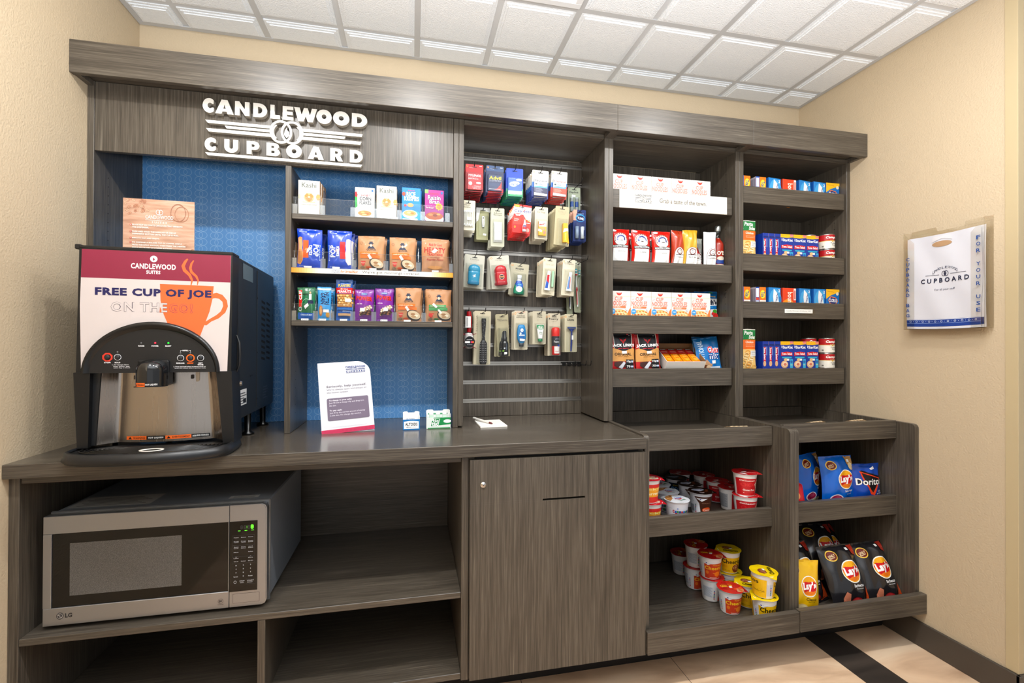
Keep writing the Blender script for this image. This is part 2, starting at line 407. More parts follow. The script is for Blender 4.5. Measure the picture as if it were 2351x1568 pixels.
def holes(t, x, ys, z0, z1, face):
    b = MB(); L0 = t.location; z = z0; pan = min((c for c in t.children if c.name.startswith(('side_panel', 'divider'))), key=lambda c: abs(sum(v.co.x for v in c.data.vertices)/len(c.data.vertices)+L0.x-x))
    while z < z1:
        for y in ys: b.lathe([(0, 0), (.0022, 0)], M('#0d0b0a', .8), 8, TR(x-L0.x, y-L0.y, z-L0.z) @ RY(face*pi/2), cap=False, smooth=False)
        z += .032
    n_ = b.build('tmp'); me = pan.data; n0 = len(me.vertices); vv = [tuple(v.co) for v in me.vertices]+b.v; ff = [tuple(p.vertices) for p in me.polygons]; nf = len(ff)
    ff += [tuple(i+n0 for i in f) for f in b.f]; nm = bpy.data.meshes.new('panel'); nm.from_pydata(vv, [], ff)
    nm.materials.append(WZ); nm.materials.append(b.mats[0]); nm.polygons.foreach_set('material_index', [0]*nf+[1]*len(b.f)); pan.data = nm; bpy.data.objects.remove(n_)
t = unit('upper_cabinet', 'dark wood upper cabinet with blue ringed back behind coffee and cereal', -.47)
W(t, 'side_panel', [(P[0][0], P[0][1], YP, YK, ZC+G, ZP)], WZ); W(t, 'side_panel', [(P[2][0], P[2][1], YP, YK, ZC+G, ZP)], WZ)
W(t, 'divider', [(P[1][0], P[1][1], YP+.001, YK-.02, ZC+G, 1.9095)], WZ)
W(t, 'sign_board', [(P[0][1]+G, P[2][0]-G, YP+.0015, YP+.02, 1.91, ZP)], WZ)
W(t, 'top_board', [(P[0][1]+G, P[2][0]-G, YP+.021, YK-.014, 2.128, ZP)], WX)
o = W(t, 'back_panel', [(P[0][1]+G, P[1][1], YK-.013, YK, ZC+G, 2.127)], bl, 0); o['label'] = 'blue back panel printed with interlocking rings'
o = W(t, 'back_panel', [(P[1][1]+G, P[2][0]-G, YK-.013, YK, ZC+G, 2.127)], bl, 0); o['label'] = 'blue back panel printed with interlocking rings'
for z in (1.714, 1.512, 1.314): W(t, 'shelf', [(P[1][1]+G, P[2][0]-G, 1.868, YK-.0135, z, z+.02)], WX)
holes(t, P[0][1]+.0004, (1.94,), 1.2, 1.85, 1); holes(t, P[1][1]+.0004, (1.94, 2.08), .98, 1.28, 1)
b = MB(); L0 = t.location
for z in (1.714, 1.512, 1.314):
    for x, s in ((P[1][1], 1), (P[2][0], -1)):
        for y in (1.93, 2.08): b = MB(); b.lathe([(0, -.012), (.004, -.012), (.006, -.004), (.006, 0)], CLEAR, 10, TR(x+s*.007-L0.x, y-L0.y, z-.0005)); b.build('shelf_pin', t)
def bay(name, label, i, back=True):
    t = unit(name, label, (P[i][1]+P[i+1][0])/2)
    W(t, 'side_panel', [(P[i][0], P[i][1], YP, YK, ZC+.006, ZP)], WZ); W(t, 'side_panel', [(P[i+1][0], P[i+1][1], YP, YK, ZC+.006, ZP)], WZ)
    W(t, 'top_board', [(P[i][1]+G, P[i+1][0]-G, YP+.003, YK-.04, 2.128, ZP)], WX)
    return t
t = bay('upper_cabinet', 'dark wood upper cabinet with slatted back hung with small blister packs', 3)
SL = [.988+.0857*k for k in range(14)]
b = MB(); L0 = t.location; x0, x1 = P[3][1]+G-L0.x, P[4][0]-G-L0.x; ys0 = 2.135-L0.y; zs = [ZC+.001]+SL+[2.127]
for k in range(len(zs)-1): b.box(x0, x1, ys0, ys0+.012, zs[k]+(.0055 if k else 0), zs[k+1]-(.0055 if k < len(zs)-2 else 0), WZ, .0004)
b.box(x0, x1, ys0+.0125, YK-L0.y, ZC+.001, 2.127, M('#2a2521', .6), 0); b.build('slat_board', t)
for z in SL:
    b = MB(); b.box(x0, x1, ys0+.0005, ys0+.0115, z-.0052, z-.0022, ALU, .0003); b.box(x0, x1, ys0+.009, ys0+.012, z-.0022, z+.0052, ALU, .0003); b.box(x0, x1, ys0-.0012, ys0-.0002, z-.0105, z-.0045, ALU, .0003); b.box(x0, x1, ys0-.0012, ys0-.0002, z+.0045, z+.0075, ALU, .0003); b.build('slat_rail', t)
def lipshelf(t, i, zb, zt, zs_, yf, deep=YK-.04):
    xa, xb = P[i][1]+G, P[i+1][0]-G
    s_ = W(t, 'shelf', [(xa, xb, yf+.0205, deep, zb+.004, zs_)], WX)
    W(t, 'shelf_lip', [(xa, xb-.004, yf, yf+.02, zb, zt)], WX)
B3 = bay('upper_cabinet', 'dark wood upper cabinet holding noodle boxes, coffee bags and jerky', 5)
B4 = bay('upper_cabinet', 'dark wood upper cabinet beside right wall with soup cans and laundry boxes', 7)
for t_, i in ((B3, 5), (B4, 7)):
    W(t_, 'back_panel', [(P[i][1]+G, P[i+1][0]-G, YK-.036, YK-.02, .9205, 2.127)], WZ)
    holes(t_, P[i+1][0]-.0004, (1.93, 2.08), .96, 2.05, -1)
L3 = [(1.844, 1.925, 1.875), (1.532, 1.613, 1.600), (1.296, 1.376, 1.3585), (1.062, 1.142, 1.125)]
L4 = [(1.904, 1.982, 1.937), (1.59, 1.67, 1.645), (1.373, 1.449, 1.416), (1.062, 1.138, 1.1335)]
for a_, z_, s_ in L3: lipshelf(B3, 5, a_, z_, s_, 1.881)
for a_, z_, s_ in L4: lipshelf(B4, 7, a_, z_, s_, 1.870)
# crown fascia
t = thing('cabinet_crown', 'long dark wood fascia running along the top of all upper cabinets', 'cabinet fascia', (.49, 1.79, 2.15))
for x0, x1 in ((-1.0922, .8205), (.8209, 1.4605), (1.4609, 2.0722)): W(t, 'fascia_board', [(x0, x1, 1.773, 1.793, 2.127, 2.234)], WX)
W(t, 'top_board', [(-1.0922, 2.0722, 1.7935, 2.165, 2.150, 2.168)], WX)
W(t, 'end_bracket', [(-1.0922, -1.074, 1.7935, 1.861, 2.13, 2.149)], WZ); W(t, 'end_bracket', [(2.054, 2.0722, 1.7935, 1.861, 2.13, 2.149)], WZ)
W(t, 'support_rail', [(.8, .841, 1.7935, 1.861, 2.13, 2.149)], WZ); W(t, 'support_rail', [(1.4405, 1.481, 1.7935, 1.861, 2.13, 2.149)], WZ)
# worktop
t = thing('countertop', 'long glossy dark wood countertop under coffee machine and notepad', 'countertop', (-.13, 1.85, .874))
W(t, 'top_slab', [(XL+.0005, .8232, 1.533, 2.167, .874, .9138)], WT, .0015)
# lower open unit
YF = 1.556; KY = 1.69
t = thing('lower_cabinet', 'open dark wood lower cabinet holding the steel microwave', 'cabinet', (-.46, 1.85, 0))
W(t, 'side_panel', [(XL+.0005, -1.0675, YF, 2.165, .13, .8735)], WZ); W(t, 'side_panel', [(.1625, .1865, YF-.004, 2.165, .13, .8735)], WZ)
W(t, 'top_rail', [(-1.067, .162, YF+.005, YF+.025, .853, .8735)], WX)
W(t, 'shelf', [(-1.067, .162, YF+.001, 2.145, .401, .421)], WD); W(t, 'bottom_board', [(-1.067, .162, YF+.001, 2.145, .132, .152)], WD)
W(t, 'divider', [(-.459, -.437, YF+.002, 2.145, .1525, .4005)], WZ)
W(t, 'back_panel', [(-1.067, .162, 2.1455, 2.165, .13, .8735)], WX)
W(t, 'kick_board', [(-1.09, .1865, KY, KY+.02, .0005, .1295)], M('#1d1b1b', .5))
# door unit
t = thing('lower_cabinet', 'dark wood lower cabinet with a locked door and a cash slot', 'cabinet', (.51, 1.85, 0))
W(t, 'side_panel', [(.1871, .206, YF, 2.165, .13, .8735)], WZ); W(t, 'side_panel', [(.804, .8235, YF, 2.165, .13, .8735)], WZ)
W(t, 'bottom_board', [(.2065, .8035, YF+.002, 2.165, .132, .152)], WX); W(t, 'top_rail', [(.2065, .8035, YF, YF+.02, .852, .8735)], M('#1c1815', .6))
W(t, 'back_panel', [(.2065, .8035, 2.14, 2.165, .153, .8735)], WZ)
W(t, 'kick_board', [(.187, .8235, KY, KY+.02, .0005, .1295)], M('#1d1b1b', .5))
DX0, DX1, DZ0, DZ1 = .1885, .8205, .139, .8635; sl = (.437, .590, .715, .722); yb = 1.532
d = W(t, 'door', [(DX0, DX1, yb, yb+.019, sl[3], DZ1), (DX0, DX1, yb, yb+.019, DZ0, sl[2]), (DX0, sl[0], yb, yb+.019, sl[2], sl[3]), (sl[1], DX1, yb, yb+.019, sl[2], sl[3]), (sl[0]-.01, sl[1]+.01, yb+.0192, yb+.0225, sl[2]-.01, sl[3]+.01, M('#080707', .9))], WZ, .0001)
b = MB(); T0 = TR(.232-t.location.x, yb-t.location.y, .782) @ RX(pi/2)
b.lathe([(0, .006), (.0055, .006), (.0058, .003), (.009, .004), (.0098, .001), (.0098, 0)], CHROME, 24, T0, cap=False)
b.box(-.0009, .0009, -.0035, .0035, .006, .0064, M('#111111', .6), 0, T0 @ RZ(.7))
o = b.build('lock', t); o.parent = d; o['label'] = 'round chrome key lock'
# bin units
def rounded_panel(t, x0, x1, yf, y1, z0, z1, name='side_panel', r=.018):
    pts = [(yf, z0), (y1, z0), (y1, z1)]+[(yf+r-r*sin(a), z1-r+r*cos(a)) for a in [pi/2*k/5 for k in range(6)]]
    b = MB(); b.prism([(p-t.location.y, q) for p, q in pts], x0-t.location.x, x1-t.location.x, WZ, YZ); return b.build(name, t)
def bins(label, xa, xb, first, z_mid, z_top, xlip, yl=1.64):
    t = thing('lower_cabinet', label, 'cabinet', ((xa+xb)/2, 1.85, 0))
    rounded_panel(t, first[0], first[1], 1.549, 2.165, .1655, .9195)
    a_, c_ = first[1]+G, xb
    W(t, 'shelf', [(a_, c_, yl+.021, 2.128, z_top[0]+.006, z_top[0]+.026)], WX); W(t, 'shelf', [(a_, c_, yl+.021, 2.128, z_mid[0]+.002, z_mid[0]+.018)], WX)
    W(t, 'shelf_lip', [(a_, xlip, yl, yl+.02, z_top[0], z_top[1])], WX); W(t, 'shelf_lip', [(a_, xlip, yl, yl+.02, z_mid[0], z_mid[1])], WX)
    W(t, 'bottom_board', [(a_, c_+.0199, 1.545, 2.128, .145, .165)], WX)
    W(t, 'back_panel', [(a_, c_, 2.1285, 2.15, .143, .919)], WZ)
    return t
t3 = bins('dark wood lower cabinet with deep trays of cereal cups', .8238, 1.4405, (.8238, .8425), (.508, .583), (.838, .916), 1.4395)
W(t3, 'side_panel', [], WZ) if False else None
W(t3, 'bottom_lip', [(.8238, 1.4605, 1.522, 1.5435, .142, .222)], WX); W(t3, 'kick_board', [(.8238, 1.46, KY, KY+.02, .0005, .1295)], M('#1d1b1b', .5))
rounded_panel(t3, 1.4405, 1.4605, 1.549, 2.165, .1655, .9195)
t4 = bins('dark wood lower cabinet beside the right wall with trays of chip bags', 1.461, 2.052, (1.461, 1.481), (.518, .601), (.847, .924), 2.0515, 1.625)
rounded_panel(t4, 2.0525, 2.0722, 1.549, 2.165, .1655, .9195)
W(t4, 'bottom_lip', [(1.461, 2.0722, 1.518, 1.5435, .146, .226)], WX); W(t4, 'kick_board', [(1.461, 2.055, KY, KY+.02, .0005, .1295)], M('#1d1b1b', .5))
# ------------------------------------------------------------------ builders of packages
def carton(name, label, cat, w, d, h, col, fa=(), la=(), ra=(), ta=(), rough=.4, group=None, rim=None):
    """origin at the bottom centre of the front face"""
    b = MB(); b.box(-w/2, w/2, 0, d, 0, h, M(col, rough) if isinstance(col, str) else col, .0008)
    b.art(fa, front(w, h, 0)); b.art(la, leftf(d, h, -w/2)); b.art(ra, rightf(d, h, w/2)); b.art(ta, topf(w, d, h))
    o = b.build(name); return tag(o, label, cat, group)
def bag(name, label, cat, w, h, t, col, art=(), seed=0, seal=.05, side=None, rough=.24, group=None, coat=.4, wr=1., nu=26, nv=32, metal=0., top=None, backcol=None):
    rnd = random.Random(seed); ph = [rnd.uniform(0, 6.28) for _ in range(8)]; k1 = rnd.uniform(.6, 1.4)
    def shape(u, v, q, sg):
        U = 2*u-1; vs = (v-seal)/(1-2*seal); vs = min(1, max(0, vs)); sv = sin(pi*vs)
        pr = max(0, 1-abs(U)**2.6)**.75*max(0, sv)**.5; e = math.exp(-vs/.13)+math.exp(-(1-vs)/.13)
        wk = wr*t*(.055*sin(u*21+ph[0]+3*vs)*e+.05*sin(7*u+5*v*k1+ph[1])*sin(5*v-3*u+ph[2])+.03*sin(16*u-9*v+ph[3]))*(1-U**4)*(.25+.75*min(1, sv*2))
        x = w/2*U*(1-.045*sv)+.012*w*sin(2.2*v*3+ph[4])*abs(U); z = h*v+.012*h*sin(u*4+ph[5])*(v-.5)+.005*h*sin(u*11+ph[6])*(v-.5)
        lean = .03*t*sin(3*u+ph[7])
        return (x, sg*(t/2*pr)-wk*(1 if sg < 0 else -1)+sg*q+lean, z)
    sf = lambda u, v, q=0: shape(u, v, q, -1); sb = lambda u, v, q=0: shape(u, v, q, 1)
    b = MB(); m = M(col, rough, metal, 0, coat); b.grid(sf, nu, nv, m); b.grid(lambda u, v: shape(1-u, v, .0002, 1), nu, nv, M(backcol, rough, metal, 0, coat) if backcol else m)
    b.art(art, sf, (1/nu, 1/nv), off=.0006, step=.00015, rough=rough+.05)
    o = b.build(name); return tag(o, label, cat, group)
def cup(name, label, body, art, lid, lart, tab=0., group=None, rb=.036, rt=.0452, h=.0935, rr=.0496):
    b = MB(); m = M(body, .35)
    b.lathe([(0, .002), (rb-.002, .002), (rb-.001, 0), (rb, .002), (rb+.0005, .006), (rt, h-.010), (rt+.0008, h-.006), (rr-.001, h-.003), (rr, h-.0015), (rr-.002, h-.0008)], m, 40, cap=False)
    def sf(u, v, q):
        z = .005+v*(h-.018); a = -pi/2+(u-.5)*2.5*pi; r = rb+.0004+(rt-rb)*(z-.006)/(h-.016)+q; return (r*cos(a), r*sin(a), z)
    b.art(art, sf, (1/50, .25), off=.0004, step=.00006); o = b.build(name); tag(o, label, 'cup', group)
    b = MB(); ml = M(lid, .28, 0, 0, .3); n = 40; vs = [(0, 0, h)]; rs = (.4, .75, 1.)
    def lz(x, y): return h+.0006+.0006*sin(x*170+tab)+.0005*sin(y*190)
    def edge(a):
        dd = (a-tab+pi) % (2*pi)-pi; return (rr+.0015)+.017*max(0, 1-abs(dd)/.42)**1.2
    fs = []
    for k, q in enumerate(rs):
        for i in range(n):
            a = 2*pi*i/n; R = edge(a)*q if q == 1 else (rr+.0015)*q; x, y = R*cos(a), R*sin(a); vs.append((x, y, lz(x, y)-(.35*max(0, R-rr-.0015))))
    for i in range(n):
        l = (i+1) % n; fs.append([0, 1+i, 1+l])
        for k in range(2): fs.append([1+k*n+i, 1+(k+1)*n+i, 1+(k+1)*n+l, 1+k*n+l])
    b.add(vs, fs, ml, True)
    b.art(lart, lambda u, v, q: ((u-.5)*2*rr, (v-.5)*2*rr, lz((u-.5)*2*rr, (v-.5)*2*rr)+q), .1, off=.0005, step=.00006, rough=.3)
    b.build('lid', o); return o
def slot_card(w, h, col, art, slot=True):
    """peg card: origin at the hang hole, front face at y=0"""
    b = MB(); zt = .012; r = .004; pts = []
    for cx_, cz_, a in ((w/2-r, zt-r, 0), (-w/2+r, zt-r, pi/2), (-w/2+r, zt-h+r, pi), (w/2-r, zt-h+r, 1.5*pi)):
        for k in range(4): pts.append((cx_+r*cos(a+pi/2*k/3), cz_+r*sin(a+pi/2*k/3)))
    b.prism(pts, -.0006, 0, M(col, .45), XZ)
    b.art(art, lambda u, v, q: (-w/2+u*w, -q, zt-h+v*h), off=.0002, step=.00004)
    if slot: b.art([('r', -.011, -.0012, .011, .0012, '#0c0c0c'), ('r', -.0022, -.001, .0022, .004, '#0c0c0c')], lambda u, v, q: (u, -q, v), off=.0012)
    return b
def blister(w, z0, z1, d, x0=0., m=None, name='blister', parent=None):
    b = MB(); o = .0035; m = m or BLIS
    x1, x2 = x0-w/2, x0+w/2; f = [(x1, -.0014, z0), (x2, -.0014, z0), (x2, -.0014, z1), (x1, -.0014, z1), (x1+o, -d, z0+o), (x2-o, -d, z0+o), (x2-o, -d, z1-o), (x1+o, -d, z1-o)]
    b.add(f, [[0, 1, 5, 4], [1, 2, 6, 5], [2, 3, 7, 6], [3, 0, 4, 7], [4, 5, 6, 7]], m, False); return b.build(name, parent)
def prodpart(b, parent, name='product'): return b.build(name, parent)
def hook(x, z, ln, label='black wire peg hook loaded with hanging packs', tipz=.014, empty=False):
    b = MB(); y0 = 2.133
    t = thing('peg_hook', label, 'hook', (x, y0, z), 0)
    b.box(-.009, .009, -.004, .0005, -.010, .010, BLACKP, .001); b.build('mounting_plate', t)
    b = MB(); b.tube([(0, -.003, 0), (0, -ln+.006, .0), (0, -ln, .006), (0, -ln-.003, tipz)], .0016, BLACKP, 8); b.lathe([(0, -.0026), (.0026, 0), (0, .0026)], BLACKP, 8, TR(0, -ln-.003, tipz), cap=False); b.build('prong', t)
    return t
# ------------------------------------------------------------------ raised sign letters
EM = M('#f6f3ec', .35); EMs = M('#b8b2a8', .5)
def arc(cx, cy, rx, ry, a0, a1, n=10): return [(cx+rx*cos(a0+(a1-a0)*i/n), cy+ry*sin(a0+(a1-a0)*i/n)) for i in range(n+1)]
def glyph(ch):
    """heavy geometric capitals, outline and holes in a 1 x 1 cell"""
    if ch == 'C': return [arc(.55, .5, .56, .52, radians(48), radians(312), 18)+[(.925, .37)]+arc(.62, .5, .22, .19, radians(315), radians(45), 12)+[(.925, .63)]], []
    if ch == 'A': return [[(-.06, 0), (.32, 1), (.68, 1), (1.06, 0), (.68, 0), (.63, .17), (.37, .17), (.32, 0)]], [[(.42, .36), (.58, .36), (.5, .66)]]
    if ch == 'N': return [[(0, 0), (0, 1), (.30, 1), (.68, .45), (.68, 1), (1, 1), (1, 0), (.70, 0), (.32, .55), (.32, 0)]], []
    if ch == 'D': return [[(0, 0), (0, 1), (.42, 1)]+arc(.45, .5, .57, .5, pi/2, -pi/2, 14)+[(.42, 0)]], [[(.34, .26), (.42, .26)]+arc(.42, .5, .25, .24, -pi/2, pi/2, 8)+[(.34, .74)]]
    if ch == 'L': return [[(0, 0), (0, 1), (.44, 1), (.44, .28), (1, .28), (1, 0)]], []
    if ch == 'E': return [[(0, 0), (0, 1), (1, 1), (1, .76), (.40, .76), (.40, .63), (.94, .63), (.94, .39), (.40, .39), (.40, .24), (1, .24), (1, 0)]], []
    if ch == 'W': return [[(.16, 0), (-.05, 1), (.22, 1), (.31, .48), (.42, 1), (.60, 1), (.71, .48), (.80, 1), (1.05, 1), (.84, 0), (.60, 0), (.51, .42), (.40, 0)]], []
    if ch == 'O': return [ell(.5, .5, .53, .53, 28)], [ell(.5, .5, .17, .17, 18)]
    if ch == 'U': return [[(0, 1), (.36, 1), (.36, .42)]+arc(.5, .42, .14, .14, pi, 2*pi, 8)+[(.64, .42), (.64, 1), (1, 1), (1, .42)]+arc(.5, .42, .5, .44, 0, -pi, 16)+[(0, .42)]], []
    if ch == 'P': return [[(0, 0), (0, 1), (.55, 1)]+arc(.62, .67, .38, .33, pi/2, -pi/2, 12)+[(.38, .34), (.38, 0)]], [[(.38, .57), (.52, .57)]+arc(.52, .67, .12, .10, -pi/2, pi/2, 6)+[(.38, .77)]]
    if ch == 'B': return [[(0, 0), (0, 1), (.58, 1)]+arc(.62, .76, .32, .24, pi/2, -pi/3, 8)+arc(.66, .29, .35, .29, pi/2.6, -pi/2, 10)], [[(.36, .62), (.5, .62)]+arc(.5, .70, .09, .08, -pi/2, pi/2, 6)+[(.36, .78)], [(.36, .22), (.52, .22)]+arc(.52, .32, .11, .10, -pi/2, pi/2, 6)+[(.36, .42)]]
    if ch == 'R': return [[(0, 0), (0, 1), (.58, 1)]+arc(.62, .70, .36, .30, pi/2, -pi/3, 10)+[(1.03, 0), (.64, 0), (.42, .36), (.38, .36), (.38, 0)]], [[(.38, .58), (.52, .58)]+arc(.52, .68, .11, .10, -pi/2, pi/2, 6)+[(.38, .78)]]
def extr(b, outs, holes_, T, d, m, ms):
    loops = [[Vector((x, y, 0)) for x, y in l] for l in outs+holes_]; flat = [p for l in loops for p in l]
    tr = tessellate_polygon(loops); b.add([(p.x, p.y, d) for p in flat], [list(t_) for t_ in tr], m, False, T)
    for l in loops:
        n_ = len(l); b.add([(p.x, p.y, 0) for p in l]+[(p.x, p.y, d) for p in l], [[i, (i+1) % n_, (i+1) % n_+n_, i+n_] for i in range(n_)], ms, False, T)
sg = thing('raised_sign', 'raised white metal lettering and ring emblem on the dark wood header', 'sign', (-.45, 1.8625, 2.0))
def wpos(x, z): return TR(x+.45, 0, z-2.0) @ XZ
def word(s, xs, z0, hh):
    for ch, (xa, xb) in zip(s, xs):
        b = MB(); o_, h_ = glyph(ch); f = lambda l: [(p*(xb-xa), q*hh) for p, q in l]
        extr(b, [f(l) for l in o_], [f(l) for l in h_], wpos(xa, z0), .019, EM, EMs); b.build('letter', sg)
word('CANDLEWOOD', [(-.7314, -.6935), (-.688, -.635), (-.6275, -.580), (-.5675, -.522), (-.5104, -.478), (-.4689, -.4325), (-.4265, -.354), (-.3513, -.3005), (-.2926, -.2375), (-.2271, -.1725)], 2.069, .0505)
word('CUPBOARD', [(-.7241, -.686), (-.6614, -.6163), (-.5883, -.5464), (-.5225, -.478), (-.4545, -.4043), (-.3787, -.329), (-.3034, -.2598), (-.2338, -.1882)], 1.9325, .047)
def bar(pts, name='stripe'): b = MB(); extr(b, [pts], [], wpos(0, 0), .016, EM, EMs); b.build(name, sg)
bar([(-.7245, 2.0435), (-.7155, 2.0330), (-.5085, 2.0330), (-.5035, 2.0435)]); bar([(-.4065, 2.0435), (-.4015, 2.0330), (-.1914, 2.0330), (-.1885, 2.0435)])
bar([(-.6617, 2.0285), (-.655, 2.0190), (-.5135, 2.0190), (-.512, 2.0285)]); bar([(-.3985, 2.0285), (-.3975, 2.0190), (-.2544, 2.0190), (-.2501, 2.0285)])
bar([(-.7215, 2.0140), (-.7126, 2.0025), (-.507, 2.0025), (-.511, 2.0140)]); bar([(-.3995, 2.0140), (-.4035, 2.0025), (-.197, 2.0025), (-.192, 2.0140)])
bar([(-.7238, 1.9275), (-.7150, 1.9175), (-.1952, 1.9175), (-.189, 1.9275)])
for cx_ in (-.4745, -.4360):
    b = MB(); extr(b, [ell(cx_, 2.0232, .0385, .0428, 40)], [ell(cx_, 2.0232, .0305, .0348, 40)], wpos(0, 0), .0185 if cx_ < -.45 else .0188, EM, EMs); b.build('ring', sg)
for s_ in (-1, 1):
    b = MB(); c_ = -.4552; extr(b, [arc(c_+s_*.020, 2.0232, s_*.030, .032, radians(55), radians(-55), 10)+arc(c_+s_*.014, 2.0232, s_*.030, .030, radians(-50), radians(50), 10)], [], wpos(0, 0), .016, EM, EMs); b.build('crescent', sg)
b = MB(); extr(b, [[(-.456, 2.003), (-.4645, 2.015), (-.462, 2.030), (-.4535, 2.0445), (-.455, 2.034), (-.4475, 2.026), (-.4465, 2.013)]], [], wpos(0, 0), .016, EM, EMs); b.build('flame', sg)

# ------------------------------------------------------------------ cereal shelves
def clogo(x0, y0, x1, y1, c, c2=None):
    """small candlewood cupboard emblem as flat art"""
    w_, h_ = x1-x0, y1-y0; X = lambda a: x0+a*w_; Y = lambda a: y0+a*h_; c2 = c2 or c
    return [('t', X(0), Y(.72), X(1), Y(1), 'CANDLEWOOD', c, .03), ('r', X(.02), Y(.56), X(.36), Y(.61), c2), ('r', X(.62), Y(.56), X(.97), Y(.61), c2), ('r', X(.02), Y(.44), X(.36), Y(.49), c2), ('r', X(.62), Y(.44), X(.97), Y(.49), c2),
            ('o', X(.465), Y(.525), .075*w_, .16*h_, .015*w_, c, .035*h_), ('o', X(.525), Y(.525), .075*w_, .16*h_, .015*w_, c, .035*h_), ('t', X(.02), Y(.08), X(.98), Y(.33), 'C U P B O A R D', c, .03), ('r', X(.02), Y(0), X(.98), Y(.035), c2)]
def tray(z, x0, x1, divs, htf=.062):
    t = thing('shelf_tray', {1.734: 'clear acrylic tray with cereal boxes on the top shelf', 1.532: 'clear acrylic tray with pastries and oatmeal on the middle shelf', 1.334: 'clear acrylic tray with bars and trail mix on the bottom shelf'}[z], 'display tray', ((x0+x1)/2, 1.876, z+.0006))
    hw = (x1-x0)/2; b = MB(); b.box(-hw, hw, 0, .0025, 0, htf, CLEAR, .0005); b.box(-hw, hw, -.0002, .0027, htf+.0001, htf+.0013, EDGE, .0002); b.box(-hw, hw, -.006, -.0003, 0, .0012, EDGE, .0002); b.build('front_lip', t)
    b = MB(); b.box(-hw, hw, .003, .17, 0, .002, CLEAR, .0003); b.build('base', t)
    for d in divs:
        b = MB(); xx = d-(x0+x1)/2; b.prism([(.003, .0022), (.16, .0022), (.16, .10), (.02, .10), (.003, .04)], xx-.0009, xx+.0009, CLEAR, YZ); b.tube([(xx, .003, .04), (xx, .02, .1), (xx, .16, .1)], .0008, EDGE, 6); b.build('divider', t)
        b = MB(); b.box(xx-.009, xx+.009, -.003, -.0005, .0, .036, CLEAR, .0005); b.box(xx-.0092, xx+.0092, -.0031, -.0029, .0, .0365, EDGE, .00005); b.build('divider_clip', t)
    return t
tray(1.734, -.4405, .1565, (-.432, -.335, -.225, -.142, -.052, .038, .135)); tray(1.532, -.4405, .1565, (-.434, -.332, -.222, -.102, .022, .152)); tray(1.334, -.4405, .1565, (-.434, -.358, -.300, -.224, -.146, -.069, .044))
KT = '#efe9df'; OR = '#e8944e'
def kashi():
    A = [('t', .16, .79, .84, .93, 'Kashi', '#6d7369', .01), ('e', .5, .50, .24, .13, '#e3b98a'), ('p', [(.30, .55), (.40, .63), (.5, .57), (.60, .63), (.70, .55), (.66, .46), (.5, .37), (.34, .46)], '#cf9450'), ('e', .5, .52, .06, .03, '#ecd0a5'),
         ('e', .93, .52, .1, .09, '#d9a567'), ('e', .06, .52, .05, .08, '#efd2ad'), ('r', .2, .355, .8, .375, '#f0c79c'), ('t', .14, .27, .86, .31, 'organic honey toasted', '#93816a'), ('e', .2, .14, .06, .028, '#cfd8cf'), ('r', .36, .11, .5, .16, '#c8d4dd'), ('t', .3, .95, .7, .975, 'certified', '#b5b5ad')]
    return carton('cereal_box', 'white cereal box with heart shaped oats, leftmost on the top shelf', 'cereal box', .076, .028, .130, '#e9e5dd', A, [('r', 0, 0, 1, 1, '#e7c9a3'), ('t', .3, .3, .7, .9, 'Kashi', '#8a6a45', 0, 90)], [('r', 0, 0, 1, 1, '#dcb58b'), ('r', .2, .1, .8, .6, '#f1e5d2'), ('t', .25, .65, .75, .95, 'Kashi', '#7a5a3b', 0, 90)], (), .4)
zb = 1.737; yc = 1.889
k0 = put(kashi(), (-.386, yc, zb)); put(dup(k0), (-.384, yc+.031, zb), (0, 0, -.04), 'white cereal box second in line behind the leftmost white box'); put(dup(k0), (-.382, yc+.064, zb), (0, 0, -.09), 'white cereal box at the back of the leftmost row')
put(dup(k0), (-.101, yc, zb), label='white cereal box with heart shaped oats beside the corn flakes box'); put(dup(k0), (-.100, yc+.031, zb), label='white cereal box hidden behind the one beside the corn flakes')
corn = carton('cereal_box', 'white and green corn flakes cereal box on the top shelf', 'cereal box', .073, .028, .118, '#fbfaf7', [('p', [(0, .3), (.13, .36), (.12, .72), (.03, .83), (0, .80)], '#2fae4c'), ('p', [(0, .7), (.08, .66), (.14, .74), (.09, .85), (0, .84)], '#d9202f'), ('t', .3, .70, .75, .79, "Kellogg's", '#cf2733', .02, 4, .3), ('t', .23, .57, .83, .69, 'CORN', '#2c2c30', .024), ('t', .23, .44, .83, .56, 'FLAKES', '#2c2c30', .024), ('e', .5, .14, .40, .12, '#f1e2cf'), ('e', .5, .15, .34, .09, '#dd9a55'), ('e', .4, .18, .1, .03, '#eebd7d'), ('e', .62, .14, .1, .03, '#c97f3c'), ('e', .48, .11, .12, .02, '#f3cf97'), ('r', .84, .87, .93, .94, '#3c7fc0')], (), [('r', 0, 0, 1, 1, '#e9ece6'), ('r', 0, 0, 1, .3, '#2fae4c')])
put(corn, (-.183, yc, zb))
